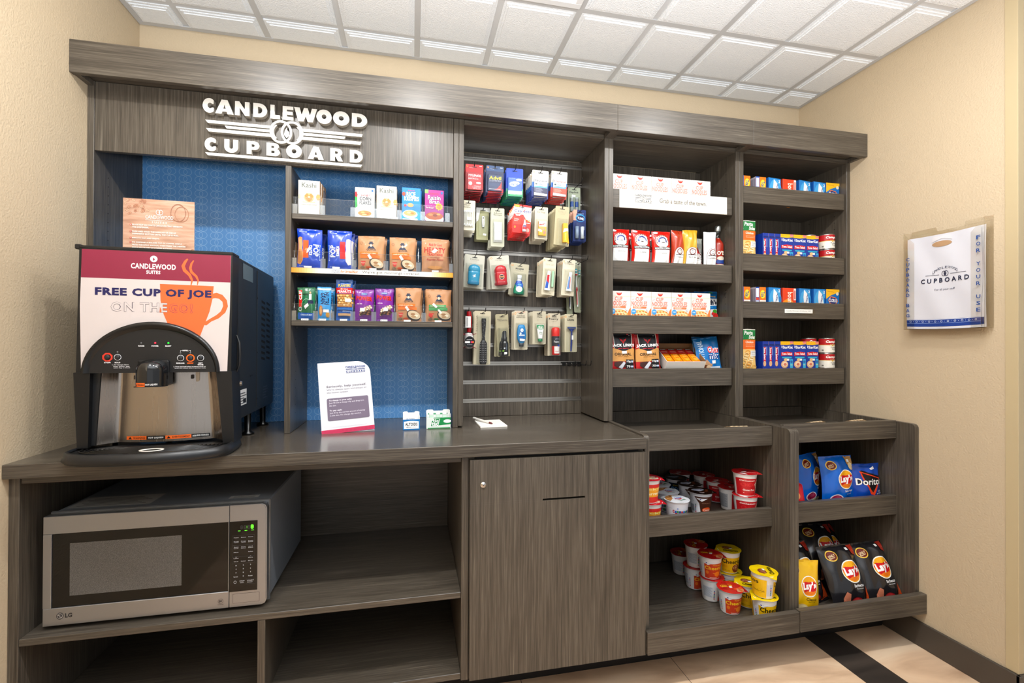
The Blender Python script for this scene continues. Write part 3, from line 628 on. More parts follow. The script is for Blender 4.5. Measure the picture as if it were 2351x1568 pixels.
rk = carton('cereal_box', 'blue puffed rice cereal box at the front of its row', 'cereal box', .073, .028, .130, '#1c8fd6', [('e', .5, .1, .6, .22, '#3fb0ea'), ('t', .32, .88, .68, .935, "Kellogg's", '#d92b3a', .03), ('t', .24, .73, .72, .87, 'RICE', '#ffffff', .025), ('t', .12, .60, .9, .73, 'KRISPIES', '#ffffff', .025), ('e', .43, .19, .40, .13, '#f2f2f0'), ('e', .43, .22, .33, .085, '#e6b271'), ('e', .36, .24, .1, .03, '#f3d39d'), ('e', .55, .22, .1, .03, '#cf8f46'), ('e', .45, .47, .17, .06, '#e3a96a'), ('e', .18, .45, .07, .035, '#d83a3a'), ('e', .1, .8, .09, .06, '#e05a3a'), ('r', .04, .02, .5, .05, '#f7f7f7')], (), [('r', 0, 0, 1, 1, '#1667a8'), ('r', .2, .1, .8, .6, '#dfe9ef')])
put(rk, (-.006, yc, zb)); put(dup(rk), (-.002, yc+.033, zb), (0, 0, -.08), 'blue puffed rice cereal box standing behind the front one')
rs = carton('cereal_box', 'purple raisin bran cereal box at the right end of the top shelf', 'cereal box', .075, .028, .128, '#a8328f', [('r', 0, .88, .18, 1, '#8fc26b'), ('t', .25, .84, .72, .91, "Kellogg's", '#e34256', .03), ('t', .16, .69, .82, .82, 'Raisin', '#3b1d3a', .09), ('t', .16, .69, .82, .82, 'Raisin', '#f2e7ea', .015), ('t', .24, .57, .76, .69, 'Bran', '#3b1d3a', .09), ('t', .24, .57, .76, .69, 'Bran', '#f2e7ea', .015), ('p', [(.75+(.22 if k % 2 else .15)*cos(k*pi/9), .48+(.125 if k % 2 else .085)*sin(k*pi/9)) for k in range(18)], '#f4c32a'), ('e', .75, .48, .13, .07, '#f08a1e'), ('t', .05, .40, .45, .46, 'Two Scoops!', '#f6e3d0', .02), ('e', .5, .1, .5, .15, '#efe9e2'), ('e', .5, .18, .46, .12, '#b4612f'), ('e', .3, .22, .12, .04, '#d98b4e'), ('e', .55, .2, .12, .04, '#8d4220'), ('e', .72, .24, .1, .03, '#e2a064'), ('r', .84, .88, .94, .95, '#3d6fb4')], (), [('r', 0, 0, 1, 1, '#7c2069')])
put(rs, (.084, yc, zb))
# toaster pastries
z2 = 1.5355
def pop(kind):
    l = kind == 0; f = (lambda x: x) if l else (lambda x: 1-x)
    R = lambda a, b_, c, d, col: ('r', min(f(a), f(c)), b_, max(f(a), f(c)), d, col)
    pc = '#e2a56f' if l else '#e9ded6'
    A = [R(.24, .26, .47, .70, '#ea6a1e' if l else '#d8232c'), ('p', [(f(.02), .12), (f(.02), .76), (f(.10), .79), (f(.20), .77), (f(.22), .60), (f(.20), .5), (f(.24), .4), (f(.24), .2), (f(.15), .10)], pc), ('p', [(f(.04), .15), (f(.04), .42), (f(.20), .43), (f(.21), .2), (f(.13), .13)], '#d08f55' if l else '#f4ece6'), ('p', [(f(.04), .46), (f(.04), .73), (f(.17), .73), (f(.18), .47)], '#edbb88' if l else '#f7f1ec'),
         ('t', .66 if l else .12, .30, .88 if l else .34, .60, 'POP', '#f4f6fb', .026, -90 if l else 90), ('t', .50 if l else .36, .32, .64 if l else .50, .58, 'tarts', '#f4f6fb', .025, -90 if l else 90), ('t', .90 if l else .05, .20, .95 if l else .10, .60, 'frosted', '#bcd0f0', .02, -90 if l else 90), ('t', .30, .44, .44, .50, 'brown sugar' if l else 'strawberry', '#f6d6b8', 0, -90 if l else 90), ('t', .10, .04, .3, .08, '50g', '#c8d6ef'), ('t', .1, .9, .4, .935, 'Kellogg', '#d7e2f5', .01), ('p', [(.42, .48), (.52, .53), (.49, .41), (.39, .37)], '#f7f7f5')]
    return A
p1 = bag('snack_packet', 'blue toaster pastry packet with tan pastry, at the front left of the middle shelf', 'snack', .090, .150, .026, '#1553c4', pop(0), 3, .05)
put(p1, (-.385, yc+.016, z2)); q = dup(p1); put(q, (-.392, yc+.046, z2-.000), (-.05, 0, -.05), 'blue toaster pastry packet second behind the tan pastry one'); q = dup(p1); put(q, (-.380, yc+.076, z2), (-.05, 0, .07), 'blue toaster pastry packet at the back of the left row')
p2 = bag('snack_packet', 'blue toaster pastry packet with pink frosted pastry, at the front', 'snack', .090, .150, .026, '#1553c4', pop(1), 8, .05)
put(p2, (-.277, yc+.016, z2)); put(dup(p2), (-.270, yc+.046, z2), (-.05, 0, -.06), 'blue pastry packet second behind the pink frosted one'); put(dup(p2), (-.262, yc+.076, z2), (-.04, 0, -.12), 'blue pastry packet at the back behind the pink frosted one')
def quaker(col2, c3):
    return [('t', .33, .555, .70, .615, 'QUAKER', '#4a3b33', .024), ('p', [(.36, .62), (.40, .68), (.45, .70), (.44, .76), (.56, .76), (.55, .70), (.60, .68), (.66, .62)], '#26344f'), ('e', .50, .715, .045, .04, '#e8cdb0'), ('e', .5, .775, .1, .022, '#26344f'), ('r', .44, .78, .56, .83, '#26344f'),
            ('r', .09, .44, .78, .52, col2), ('r', .09, .34, .84, .43, col2), ('t', .14, .455, .7, .505, 'apples & cinnamon' if c3 else 'maple brown sugar', '#f6e0c4', .01), ('p', [(.10, .26), (.30, .26), (.26, .16), (.20, .11), (.13, .16)], '#d64a3a'), ('t', .12, .19, .28, .235, 'heart', '#f3cdb9'),
            ('e', .70, .18, .27, .15, '#4b3f3a', -.2), ('e', .72, .20, .24, .12, '#e7d2b4', -.2), ('e', .68, .22, .09, .035, '#b98c62'), ('e', .80, .18, .08, .03, '#fbf0dc'), ('e', .70, .15, .1, .03, '#cfa97c'), ('e', .40, .08, .10, .035, '#d8632a' if not c3 else '#4d8a52'), ('e', .17, .07, .08, .04, '#9b7f63'), ('o', .13, .78, .05, .04, .008, '#8c6b49')]
TAN = '#c4946a'
qk = bag('oatmeal_pouch', 'tan oatmeal pouch with orange band, left one on the middle shelf', 'oatmeal pouch', .101, .134, .026, TAN, quaker('#ef8426', 0)+[('p', [(.36, .42), (.44, .46), (.55, .34), (.46, .30)], '#f6f4ef')], 21, .05, rough=.5, coat=.1, wr=1.4)
put(qk, (-.159, yc+.014, z2)); put(dup(qk), (-.152, yc+.044, z2), (-.03, 0, -.07), 'tan oatmeal pouch behind the left one on the middle shelf')
put(dup(qk), (-.040, yc+.014, z2), (0, 0, .05), 'tan oatmeal pouch with orange band, right of its twin on the middle shelf'); put(dup(qk), (-.034, yc+.044, z2), (-.03, 0, -.05), 'tan oatmeal pouch behind the right one on the middle shelf')
hearty = bag('oatmeal_pouch', 'brown oatmeal pouch with red lettering at the front of its row', 'oatmeal pouch', .108, .136, .026, '#c3926c', [('t', .26, .77, .76, .86, 'Made for Good', '#cc4a3a', .02, 0, .3), ('t', .10, .57, .90, .73, 'HEARTY', '#b8332b', .025), ('t', .2, .48, .8, .55, 'TRADITIONS', '#b8332b', .03), ('r', .3, .44, .7, .445, '#9a4a3a'), ('t', .32, .41, .68, .435, 'OATMEAL', '#a8604a'), ('t', .18, .33, .84, .40, 'Regular Flavor', '#bb3a2c', .01, 0, .3), ('e', .5, .14, .28, .05, '#d39a5c'), ('p', [(.36, .60), (.50, .70), (.60, .64), (.46, .55)], '#f7f5f0')], 31, .05, rough=.5, coat=.1, wr=1.4)
put(hearty, (.088, yc+.014, z2)); put(dup(hearty), (.094, yc+.044, z2+.003), (-.03, 0, -.03), 'brown oatmeal pouch second in the row by the cabinet side'); put(dup(hearty), (.099, yc+.074, z2+.006), (-.03, 0, -.05), 'brown oatmeal pouch at the back of the row by the cabinet side')
# bottom row
z3 = 1.3375
clif = bag('snack_bar', 'green climbing energy bar packet at the left end of the bottom shelf', 'snack bar', .064, .124, .018, '#1b7a52', [('r', .06, .40, .26, .92, '#e0332b'), ('t', .07, .62, .25, .9, 'CLIF', '#ffffff', .026, 90), ('t', .30, .76, .62, .81, 'BUILDERS', '#10251c', .024), ('o', .52, .35, .33, .30, .012, '#a8d9bf'), ('r', .66, .62, .80, .80, '#f3efe9'), ('e', .73, .84, .05, .03, '#e9b894'), ('r', .60, .50, .9, .60, '#1f2f55'), ('r', .04, 0.02, .96, .22, '#1e6fbf'), ('t', .2, .13, .84, .18, 'CHOCOLATE MINT', '#e6f1fb', .02), ('p', [(.38, .42), (.60, .52), (.66, .44), (.46, .33)], '#f7f7f4'), ('o', .17, .33, .1, .07, .03, '#d7ded8')], 41)
put(clif, (-.395, yc+.012, z3)); put(dup(clif), (-.385, yc+.036, z3), (-.04, 0, -.06), 'green energy bar packet behind the front green one')
nut = bag('snack_bar', 'light blue cereal bar packet with sideways lettering', 'snack bar', .050, .128, .018, '#4aa7df', [('t', .52, .46, .86, .84, 'NUTRI', '#172a5c', .026, -90), ('t', .24, .48, .56, .82, 'GRAIN', '#172a5c', .026, -90), ('e', .26, .28, .14, .16, '#c98b52'), ('e', .26, .28, .08, .11, '#e6b47c'), ('e', .78, .16, .16, .08, '#d9a545'), ('r', .44, .23, .86, .32, '#f7f7f4'), ('r', 0, .9, 1, .96, '#bfe0f5')], 47)
put(nut, (-.331, yc+.012, z3), (0, 0, .04)); put(dup(nut), (-.322, yc+.036, z3), (-.03, 0, -.06), 'light blue cereal bar packet behind the front light blue one')
pl = bag('nut_packet', 'tall peanut packet with red band and clear window', 'nuts', .062, .158, .020, '#1768b8', [('r', 0, .66, 1, .80, '#d4222f'), ('t', .14, .82, .86, .89, 'PLANTERS', '#f4d53a', .025), ('t', .28, .745, .72, .785, 'Big Nut', '#f7ede0', .03), ('t', .08, .675, .92, .74, 'PEANUTS', '#ffffff', .025), ('r', .04, .33, .96, .65, '#b7813f')]+[('e', .12+.19*(k % 5)+(.08 if k//5 % 2 else 0), .38+.055*(k//5), .085, .024, ['#e3b877', '#cf9a55', '#f0cf98'][k*7 % 3]) for k in range(24)]+[('r', .05, .26, .95, .30, '#2b86d4'), ('r', .12, .11, .88, .17, '#d9b184'), ('r', .56, .45, .9, .53, '#f7f7f4'), ('t', .4, .2, .9, .24, 'salted peanuts', '#d3e4f6')], 53)
put(pl, (-.257, yc+.012, z3)); put(dup(pl), (-.250, yc+.038, z3), (-.03, 0, -.05), 'tall peanut packet behind the front one')
def power(sh): return [('t', .08, .64, .92, .78, 'POWER', '#7c1020', .09, -3), ('t', .08, .64, .92, .78, 'POWER', '#e6302c', .03, -3), ('e', .5, .85, .18, .035, '#3c6fb0'), ('t', .36, .835, .64, .865, "planters", '#eef1f7', .02), ('t', .12, .52, .4, .57, 'trail mix', '#f0d8ef', .02)]+[('e', .30+.6*((k*37) % 61)/61, .16+.34*((k*23) % 47)/47*(.5+.5*((k*37) % 61)/61)+.02, .06, .026, ['#d9b98c', '#3b2418', '#f0e2c8', '#a56e3c', '#efe3d3', '#5a2f1e'][k % 6]) for k in range(44)]+[('r', .3+sh, .30, .55+sh, .40, '#f7f7f4')]
pw = bag('trail_mix_bag', 'purple trail mix bag on the left of the purple pair', 'trail mix', .073, .122, .022, '#8a2aa0', power(0), 61)
put(pw, (-.184, yc+.014, z3)); pw2 = bag('trail_mix_bag', 'purple trail mix bag on the right of the purple pair', 'trail mix', .070, .128, .022, '#8a2aa0', power(.15), 67)
put(pw2, (-.108, yc+.014, z3)); put(dup(pw2), (-.106, yc+.042, z3), (-.03, 0, -.04), 'purple trail mix bag behind the right purple one')
put(dup(qk), (-.016, yc+.014, z3-.001), (0, 0, .02), 'tan oatmeal pouch with orange band on the bottom shelf'); o = put(dup(qk), (-.008, yc+.044, z3), (-.03, 0, -.06), 'tan oatmeal pouch behind the orange banded one on the bottom shelf')
for o in (o,): o.scale = (1, 1, .96)
qg = bag('oatmeal_pouch', 'tan oatmeal pouch with green band at the right end of the bottom shelf', 'oatmeal pouch', .103, .130, .026, TAN, quaker('#58a869', 1)+[('p', [(.22, .52), (.28, .57), (.44, .46), (.38, .41)], '#f6f4ef'), ('p', [(.44, .36), (.50, .39), (.62, .28), (.56, .24)], '#f6f4ef'), ('p', [(.09, .18), (.22, .12), (.26, .2), (.2, .25), (.1, .24)], '#df4438')], 71, .05, rough=.5, coat=.1, wr=1.4)
put(qg, (.104, yc+.014, z3)); put(dup(qg), (.100, yc+.044, z3), (-.03, 0, .04), 'tan oatmeal pouch behind the green banded one')
# price tags on the tray lips
for z, xs, words in ((1.7346, (-.07, .005, .105), ('the right white cereal box', 'the blue cereal box', 'the purple cereal box')), (1.5326, (-.385, -.285, -.15, -.03, .088), ('the tan pastry packet', 'the pink frosted pastry packet', 'the left tan oatmeal pouch', 'the right tan oatmeal pouch', 'the brown red-lettered pouch')), (1.3346, (-.395, -.333, -.257, -.183, -.108, -.02, .10), ('the green energy bar', 'the light blue cereal bar', 'the tall peanut packet', 'the left purple bag', 'the right purple bag', 'the orange banded pouch', 'the green banded pouch'))):
    for x, wd_ in zip(xs, words):
        b = MB(); b.box(-.013, .013, -.0008, 0, 0, .007, WHITE, .0002); b.art([('t', .1, .25, .9, .75, '$ 2.50', '#777777')], lambda u, v, q: (-.013+.026*u, -.0008-q, .007*v)); o = b.build('price_tag'); o.location = (x, 1.8725, z)
        tag(o, 'tiny white price tag in front of '+wd_, 'price tag', 'price tags on the cereal trays')
# orange breakfast strip on the middle shelf edge
b = MB(); b.box(-.2995, .2995, 0, .0015, 0, .0185, M('#f6f5f0', .4), .0003)
n_ = 12
for k in range(n_):
    c_ = tuple(a_*(1-k/n_)+b_*k/n_ for a_, b_ in zip((.93, .55, .12), (.965, .96, .94)))
    b.art([('r', .185*k/n_, 0, .185*(k+1)/n_, 1, c_), ('r', 1-.185*(k+1)/n_, 0, 1-.185*k/n_, 1, c_)], front(.599, .0185, 0, -.2995))
b.art(clogo(.235, .12, .285, .9, '#3a5a92')+[('t', .29, .25, .395, .85, 'for breakfast', '#e68a4a', .02, 0, .3), ('t', .42, .12, .785, .88, "We've got mornings covered.", '#8d8a86', .01)], front(.599, .0185, 0, -.2995))
o = b.build('shelf_strip'); o.location = (-.1419, 1.8655, 1.5125); tag(o, "white shelf edge strip about mornings with orange ends", 'sign')
# ------------------------------------------------------------------ peg hooks with hanging packs
def pin(c='#f3a521'): return [('o', .10, .93, .055, .028, .018, c, .009), ('p', [(.06, .915), (.14, .915), (.10, .885)], c), ('t', .20, .865, .44, .885, 'travel size', '#d8dbe0'), ('r', .78, .93, .93, .955, '#cfd4da')]
CARD = '#cfc9b4'
def price(x, y, a=10): return [('p', [(x-.13, y-.025), (x+.11, y-.035), (x+.13, y+.025), (x-.11, y+.035)], '#f8f8f6')]
def pack(name, label, w, h, col, art, bl=None, prod=None, cat='hanging pack', bmat=None):
    b = slot_card(w, h, col, art); o = b.build(name); tag(o, label, cat)
    if prod:
        p, pn = prod; q = p.build(pn, o)
    if bl: blister(*bl[:4], bl[4] if len(bl) > 4 else 0, bmat, 'blister', o)
    return o
def tylenol():
    A = pin()+[('r', 0, 0, 1, .72, '#b31521'), ('r', .02, .02, .98, .1, '#5a1015')]
    p = MB(); p.box(-.030, .030, -.008, -.0008, -.098, -.029, M('#c9141f', .35), .001); p.art([('t', .05, .80, .95, .93, 'TYLENOL', '#ffffff', .026, 0, .25), ('t', .05, .71, .7, .75, 'acetaminophen caplets', '#f6d9da', .01), ('t', .05, .63, .76, .69, 'Extra Strength', '#ffffff', .03, 0, .2), ('e', .2, .38, .13, .11, '#f1efee'), ('e', .78, .42, .18, .06, '#f6f5f4'), ('t', .45, .20, .92, .26, '2 Packets of', '#f7dedf', .02), ('t', .34, .12, .92, .18, '2 caplets each', '#f7dedf', .02), ('t', .40, .04, .9, .1, '500 mg each', '#f7dedf', .02)], front(.06, .069, -.008, -.030, -.098))
    return pack('medicine_pack', '', .075, .116, '#d21c28', A, (.068, -.101, -.025, .009), (p, 'product_card'), 'medicine pack')
def advil():
    A = pin()+[('r', 0, 0, 1, .80, '#23355f'), ('p', [(.2, .1), (1, .16), (1, .02), (.1, .0)], '#c4202a')]
    p = MB(); p.box(-.030, .030, -.008, -.0008, -.098, -.029, M('#1d3466', .35), .001); p.art([('p', [(.45, .06), (.8, .25), (.97, .62), (.97, .06)], '#c8232d'), ('t', .07, .70, .93, .90, 'Advil', '#f7e21c', .027), ('t', .07, .62, .95, .66, 'ibuprofen tablets 200 mg', '#e8ecf4', .01), ('t', .07, .57, .95, .60, 'pain reliever fever reducer', '#e8ecf4', .01)]+[('r', .05, .30+.04*k, .8, .304+.04*k, '#5f7fb8') for k in range(5)]+[('o', .85, .25, .09, .08, .03, '#e8502a'), ('r', .07, .1, .9, .12, '#e9e9ee')], front(.06, .069, -.008, -.030, -.098))
    return pack('medicine_pack', '', .076, .116, '#3f5c86', A, (.068, -.101, -.025, .009), (p, 'product_card'), 'medicine pack')
def claritin():
    A = [('r', 0, 0, 1, .22, '#1c8a5c'), ('r', 0, .22, 1, .3, '#3fa580')]
    p = MB(); p.box(-.031, .031, -.007, -.0008, -.112, -.030, M('#2c6fc8', .35), .001); p.art([('r', 0, .0, 1, .12, '#2fae74'), ('r', 0, .12, 1, .22, '#e6efe9'), ('r', 0, .22, 1, .30, '#b7cfe8'), ('e', .36, .64, .3, .13, '#eef5fb'), ('e', .52, .70, .3, .1, '#f7fbfd'), ('e', .78, .88, .22, .06, '#eff6fb'), ('t', .05, .57, .92, .72, 'Claritin', '#2e6fc4', .02), ('t', .1, .93, .5, .955, 'non drowsy', '#d9e6f5'), ('t', .15, .06, .85, .1, 'Indoor & Outdoor Allergies', '#d4f0e2')], front(.062, .082, -.007, -.031, -.112))
    return pack('medicine_pack', '', .075, .127, '#1a55c4', A, (.070, -.114, -.028, .009), (p, 'product_card'), 'medicine pack')
def quil(night):
    c = '#2a2c6b' if night else '#e0452a'; A = pin('#f2b23a')+[('r', 0, 0, 1, .42, '#23408f' if night else '#d8402a'), ('r', 0, .42, 1, .55, '#4f8fd0'), ('r', 0, .36, .14, .52, '#3b7ccc')]
    p = MB(); p.box(-.029, .031, -.009, -.0008, -.102, -.028, M('#f1f2f4', .35), .001); p.art([('t', .06, .80, .96, .93, 'NyQuil' if night else 'DayQuil', '#2a2340' if night else '#ee4a24', .015), ('t', .55, .745, .96, .775, 'SEVERE', '#6a6a78'), ('e', .15, .67, .08, .04, '#2c5b54'), ('t', .3, .63, .6, .72, 'Vicks', '#2c66a8', .02), ('e', .8, .64, .13, .05, '#ccdcee'), ('p', [(0, .52), (.4, .58), (.8, .54), (1, .60), (1, .45), (0, .45)], '#6fb3e8'), ('r', 0, .12, 1, .46, '#3a3763' if night else '#ec5a37'), ('p', [(0, .0), (1, .0), (1, .12), (0, .16)], '#e9e7ea')]+[('r', .08, .40-.055*k, .55+.06*(k % 3), .415-.055*k, '#cfcfe0' if night else '#f9cdbd') for k in range(5)], front(.06, .074, -.009, -.029, -.102))
    return pack('medicine_pack', '', .075, .118, '#e6e3da', A, (.068, -.105, -.025, .010, .001), (p, 'product_card'), 'medicine pack')
def chap():
    A = pin()[:1]+[('t', .08, .80, .86, .87, 'ChapStick', '#2c2c2c', .03, 0, .3), ('p', [(.3, .70), (.6, .68), (.62, .75), (.32, .77)], '#eef2f6')]
    p = MB()
    for x in (-.014, .010): p.lathe([(0, -.105), (.0075, -.105), (.0075, -.045), (.0078, -.045), (.0078, -.040), (0, -.039)], M('#dfe8e8', .3), 14, TR(x, -.009, 0), cap=False); p.lathe([(.0081, -.085), (.0081, -.06)], M('#2b5fa8', .4), 14, TR(x, -.009, 0), cap=False)
    return pack('lip_balm_pack', '', .061, .150, '#b9c2ac', A, (.048, -.112, -.036, .019), (p, 'lip_balm'), 'hanging pack')
def swabs():
    A = [('t', .05, .82, .62, .88, 'Cotton', '#6e6a5c', .01), ('t', .05, .75, .66, .81, 'Swabs', '#6e6a5c', .01), ('r', 0, .02, 1, .1, '#e9e4d2')]
    p = MB()
    for k in range(13):
        x = -.021+.0034*k; z0 = -.098+.003*(k % 3); z1 = -.036-.002*(k % 2); y = -.006-.004*(k % 2)
        p.tube([(x, y, z0), (x+.001*(k % 3-1), y, z1)], .0009, M('#f3f3f1', .6), 6)
        for z in (z0, z1): p.lathe([(0, -.005), (.002, -.003), (.002, .003), (0, .005)], M('#fbfbfa', .9), 8, TR(x, y, z), cap=False)
    p.box(-.006, .014, -.0135, -.0128, -.075, -.062, WHITE, .0002)
    return pack('cotton_swab_pack', '', .060, .128, '#ded8c2', A, (.05, -.103, -.032, .014), (p, 'cotton_swabs'))
def clipper():
    A = [('p', [(0, 1), (1, 1), (1, .86), (.3, .93), (.14, .60), (0, .55)], '#f2f3ee')]+price(.62, .17)
    p = MB(); p.prism([(-.005, -.075), (.005, -.075), (.006, -.06), (.0055, -.035), (.004, -.028), (-.004, -.028), (-.0055, -.035), (-.006, -.06)], .003, .007, CHROME, XZ); p.prism([(-.004, -.07), (.004, -.07), (.0035, -.034), (-.0035, -.034)], .008, .010, STEEL, XZ); p.lathe([(0, -.004), (.002, -.004), (.002, .004), (0, .004)], CHROME, 10, TR(0, -.009, -.036) @ RX(pi/2), cap=False)
    p.tube([(0, -.005, -.075), (.004, -.005, -.079), (.003, -.005, -.084), (-.003, -.005, -.084), (-.003, -.005, -.079), (0, -.005, -.075)], .0006, CHROME, 6)
    return pack('nail_clipper_pack', '', .061, .144, '#b6b58c', A, (.046, -.118, -.024, .013), (p, 'nail_clipper'))
def bandage():
    A = [('t', .22, .85, .80, .89, 'Adhesive', '#7a776a', .01), ('t', .20, .795, .84, .845, 'Bandages', '#7a776a', .01)]
    p = MB()
    for k in range(5): p.box(-.019+.0008*k, .019-.0006*k, -.004-.0022*k, -.0022-.0022*k, -.140+.002*k, -.050-.003*k, M('#eceeea', .4), .0006)
    p.art([('t', .2, .5, .8, .56, 'plastic strips', '#c58f86', .01, -20), ('e', .5, .3, .25, .05, '#e3ddd6')], front(.036, .088, -.0128, -.017, -.138))
    return pack('bandage_pack', '', .060, .170, '#c9c9b6', A, (.048, -.145, -.038, .017), (p, 'bandages'))
def cleareyes():
    A = [('r', 0, .93, 1, 1, '#e8291f'), ('r', .03, .90, .34, .99, '#f48a1c'), ('t', .06, .915, .30, .975, '12HR', '#fbe44a', .025), ('p', [(0, .60), (0, 0), (1, 0), (1, .42), (.72, .50), (.55, .66), (.3, .60)], '#ee4a3c'), ('p', [(0, .30), (.5, .30), (1, .2), (1, 0), (0, 0)], '#e0281f'), ('t', .05, .72, .50, .83, 'Clear', '#26418f', .02), ('t', .56, .70, .96, .81, 'eyes', '#26418f', .02), ('p', [(.42, .83), (.50, .88), (.58, .82), (.50, .85)], '#2f7fd0'), ('p', [(.5, .76), (.66, .86), (.68, .85), (.53, .75)], '#e0281f'), ('e', .26, .63, .26, .06, '#e0281f'), ('t', .08, .635, .45, .665, 'REDNESS', '#ffffff', .024), ('t', .14, .595, .38, .63, 'RELIEF', '#ffffff', .024), ('o', .12, .20, .05, .035, .014, '#f5c53a'), ('t', .06, .48, .3, .51, 'Soothes', '#fbe9e6'), ('t', .06, .44, .33, .47, 'dry irritated', '#fbe9e6'), ('t', .06, .40, .26, .43, 'eyes', '#fbe9e6'), ('t', .68, .42, .95, .50, '12', '#f7a02a', .024), ('r', .68, .36, .95, .38, '#fbe9e6'), ('e', .84, .12, .1, .07, '#f6a79c')]
    p = MB(); T = TR(.010, -.011, -.107); p.lathe([(0, 0), (.0085, .001), (.0095, .006), (.009, .022), (.006, .032), (.004, .04), (.002, .052), (0, .054)], M('#e9dfe6', .2), 18, T, cap=False); p.lathe([(.0098, .009), (.0096, .020)], M('#d84a55', .4), 18, T, -2.6, -.5, cap=False); p.lathe([(.0095, .021), (.008, .027)], M('#6a5a98', .4), 18, T, -2.4, -.7, cap=False)
    return pack('eye_drop_pack', '', .079, .123, '#fbf6f4', A, (.030, -.113, -.045, .021, .010), (p, 'dropper_bottle'))
def earplugs():
    A = [('t', .2, .80, .80, .86, 'Ear Plugs', '#8a8776', .01), ('t', .3, .91, .7, .935, 'earplugs', '#b9b4a2')]
    p = MB(); p.box(-.015, .020, -.014, -.001, -.118, -.055, M('#f3c03a', .4), .0006); p.art([('r', 0, .62, 1, 1, '#f7e9dd'), ('t', .08, .72, .85, .86, "Mack's", '#d93b4a', .06, 8), ('t', .15, .48, .85, .56, 'Super Soft', '#7b8fd4', .01), ('t', .15, .38, .85, .46, 'Ear Plugs', '#7b8fd4', .01), ('e', .75, .22, .2, .12, '#f09a7a'), ('t', .1, .04, .9, .1, '2 pairs', '#8d6b1f'), ('p', [(-.08, .30), (.42, .22), (.46, .36), (-.04, .46)], '#f7f7f5')], front(.035, .063, -.014, -.015, -.118))
    return pack('ear_plug_pack', '', .060, .144, '#d3cdb9', A, (.052, -.123, -.045, .017), (p, 'product_box'))
def yellowbox():
    A = [('t', .2, .83, .8, .89, 'HALLS', '#b1a98c', .02), ('t', .3, .79, .7, .81, 'cough drops', '#a39b7f')]
    p = MB(); T = RY(-.06); p.box(-.002, .018, -.018, -.001, -.150, -.066, M('#f0bf1f', .35), .0008, T); p.art([('t', .25, .1, .75, .5, 'honey', '#fbe58a', .02, 90), ('p', [(-.05, .52), (1.0, .60), (1.1, .74), (.2, .72)], '#f7f7f5')], lambda u, v, q: tuple(T @ Vector((-.002+.02*u, -.018-q, -.150+.084*v))))
    return pack('cough_drop_pack', '', .063, .172, '#bdb494', A, (.046, -.160, -.045, .021), (p, 'product_box'))
def tums():
    A = [('r', 0, .88, .3, 1, '#e6b6a0'), ('r', 0, .66, .24, .88, '#dcae97'), ('e', .55, .74, .38, .12, '#4fb8ee'), ('e', .56, .73, .33, .095, '#102a6b'), ('t', .32, .69, .82, .77, 'TUMS', '#ffffff', .026, -4), ('t', .35, .86, .8, .9, 'antacid', '#c5d6f4')]
    p = MB()
    for x, c in ((-.016, '#9fb0c8'), (.010, '#dfe7ee')): p.lathe([(0, -.122), (.0085, -.122), (.0085, -.068), (0, -.067)], M(c, .3), 16, TR(x, -.010, 0), cap=False)
    p.box(.013, .016, -.0192, -.0186, -.112, -.085, M('#1d3f86', .4), .0002)
    return pack('antacid_pack', '', .061, .145, '#24407f', A, (.054, -.128, -.050, .020), (p, 'antacid_rolls'))
def deo(red):
    A = (pin()[:1] if red else [])+[('t', .28, .84, .72, .885, 'Old Spice' if red else 'Dove', '#a9a698', .01)]
    p = MB(); c = M('#cf2634', .3, 0, 0, .4) if red else M('#38a8cd', .3, 0, 0, .4); c2 = M('#b41f2c', .3) if red else M('#2b8fb6', .3)
    T = TR(0, -.013, -.122) @ Matrix.Diagonal((1, .48, 1, 1))
    p.lathe([(0, 0), (.023, 0), (.026, .003), (.026, .012), (.024, .016)], c2, 26, T, cap=False); p.lathe([(.024, .016), (.0255, .03), (.0262, .05), (.0255, .058), (.025, .0585), (.0265, .0595), (.0262, .072), (.022, .082), (.012, .088), (0, .0895)], c, 26, T, cap=False)
    p.art([('e', .5, .5, .4, .42, '#d8c4b8'), ('e', .5, .5, .33, .34, '#56463f'), ('r', .1, .42, .9, .58, '#d9a56a')] if red else [('p', [(.3, .3), (.8, .45), (.62, .50), (.75, .8), (.2, .62), (.5, .55)], '#f2f6f8')], lambda u, v, q: (.03*(u-.5), -.0253-q, -.10+.028*v))
    return pack('deodorant_pack', '', .089, .147, '#cfcdbf', A, (.076, -.128, -.028, .0265), (p, 'deodorant_stick'))
def scope():
    A = pin()[:1]+[('t', .28, .79, .72, .86, 'scope', '#2b2b30', .024), ('r', .3, .765, .72, .769, '#8a877a')]
    p = MB(); T = TR(0, -.014, -.132) @ Matrix.Diagonal((1, .6, 1, 1)); g = M('#12a07e', .12, 0, 0, .5); bl_ = M('#1f5fc0', .25)
    p.lathe([(0, 0), (.021, .001), (.0235, .006), (.024, .02), (.022, .032), (.019, .042)], g, 24, T, cap=False); p.lathe([(.019, .042), (.015, .054), (.012, .062)], bl_, 24, T, cap=False); p.lathe([(.012, .062), (.009, .066), (.0085, .070), (.0105, .071), (.0105, .088), (0, .089)], M('#e9edf2', .4), 20, T, cap=False)
    p.art([('r', .1, .2, .9, .95, '#2b70d0'), ('e', .5, .35, .42, .3, '#f3f7f6'), ('e', .5, .8, .25, .1, '#7cc0ea')], lambda u, v, q: (.036*(u-.5), -.0290-q, -.125+.045*v))
    return pack('mouthwash_pack', '', .087, .148, '#c6c1ab', A, (.06, -.136, -.034, .030), (p, 'mouthwash_bottle'))
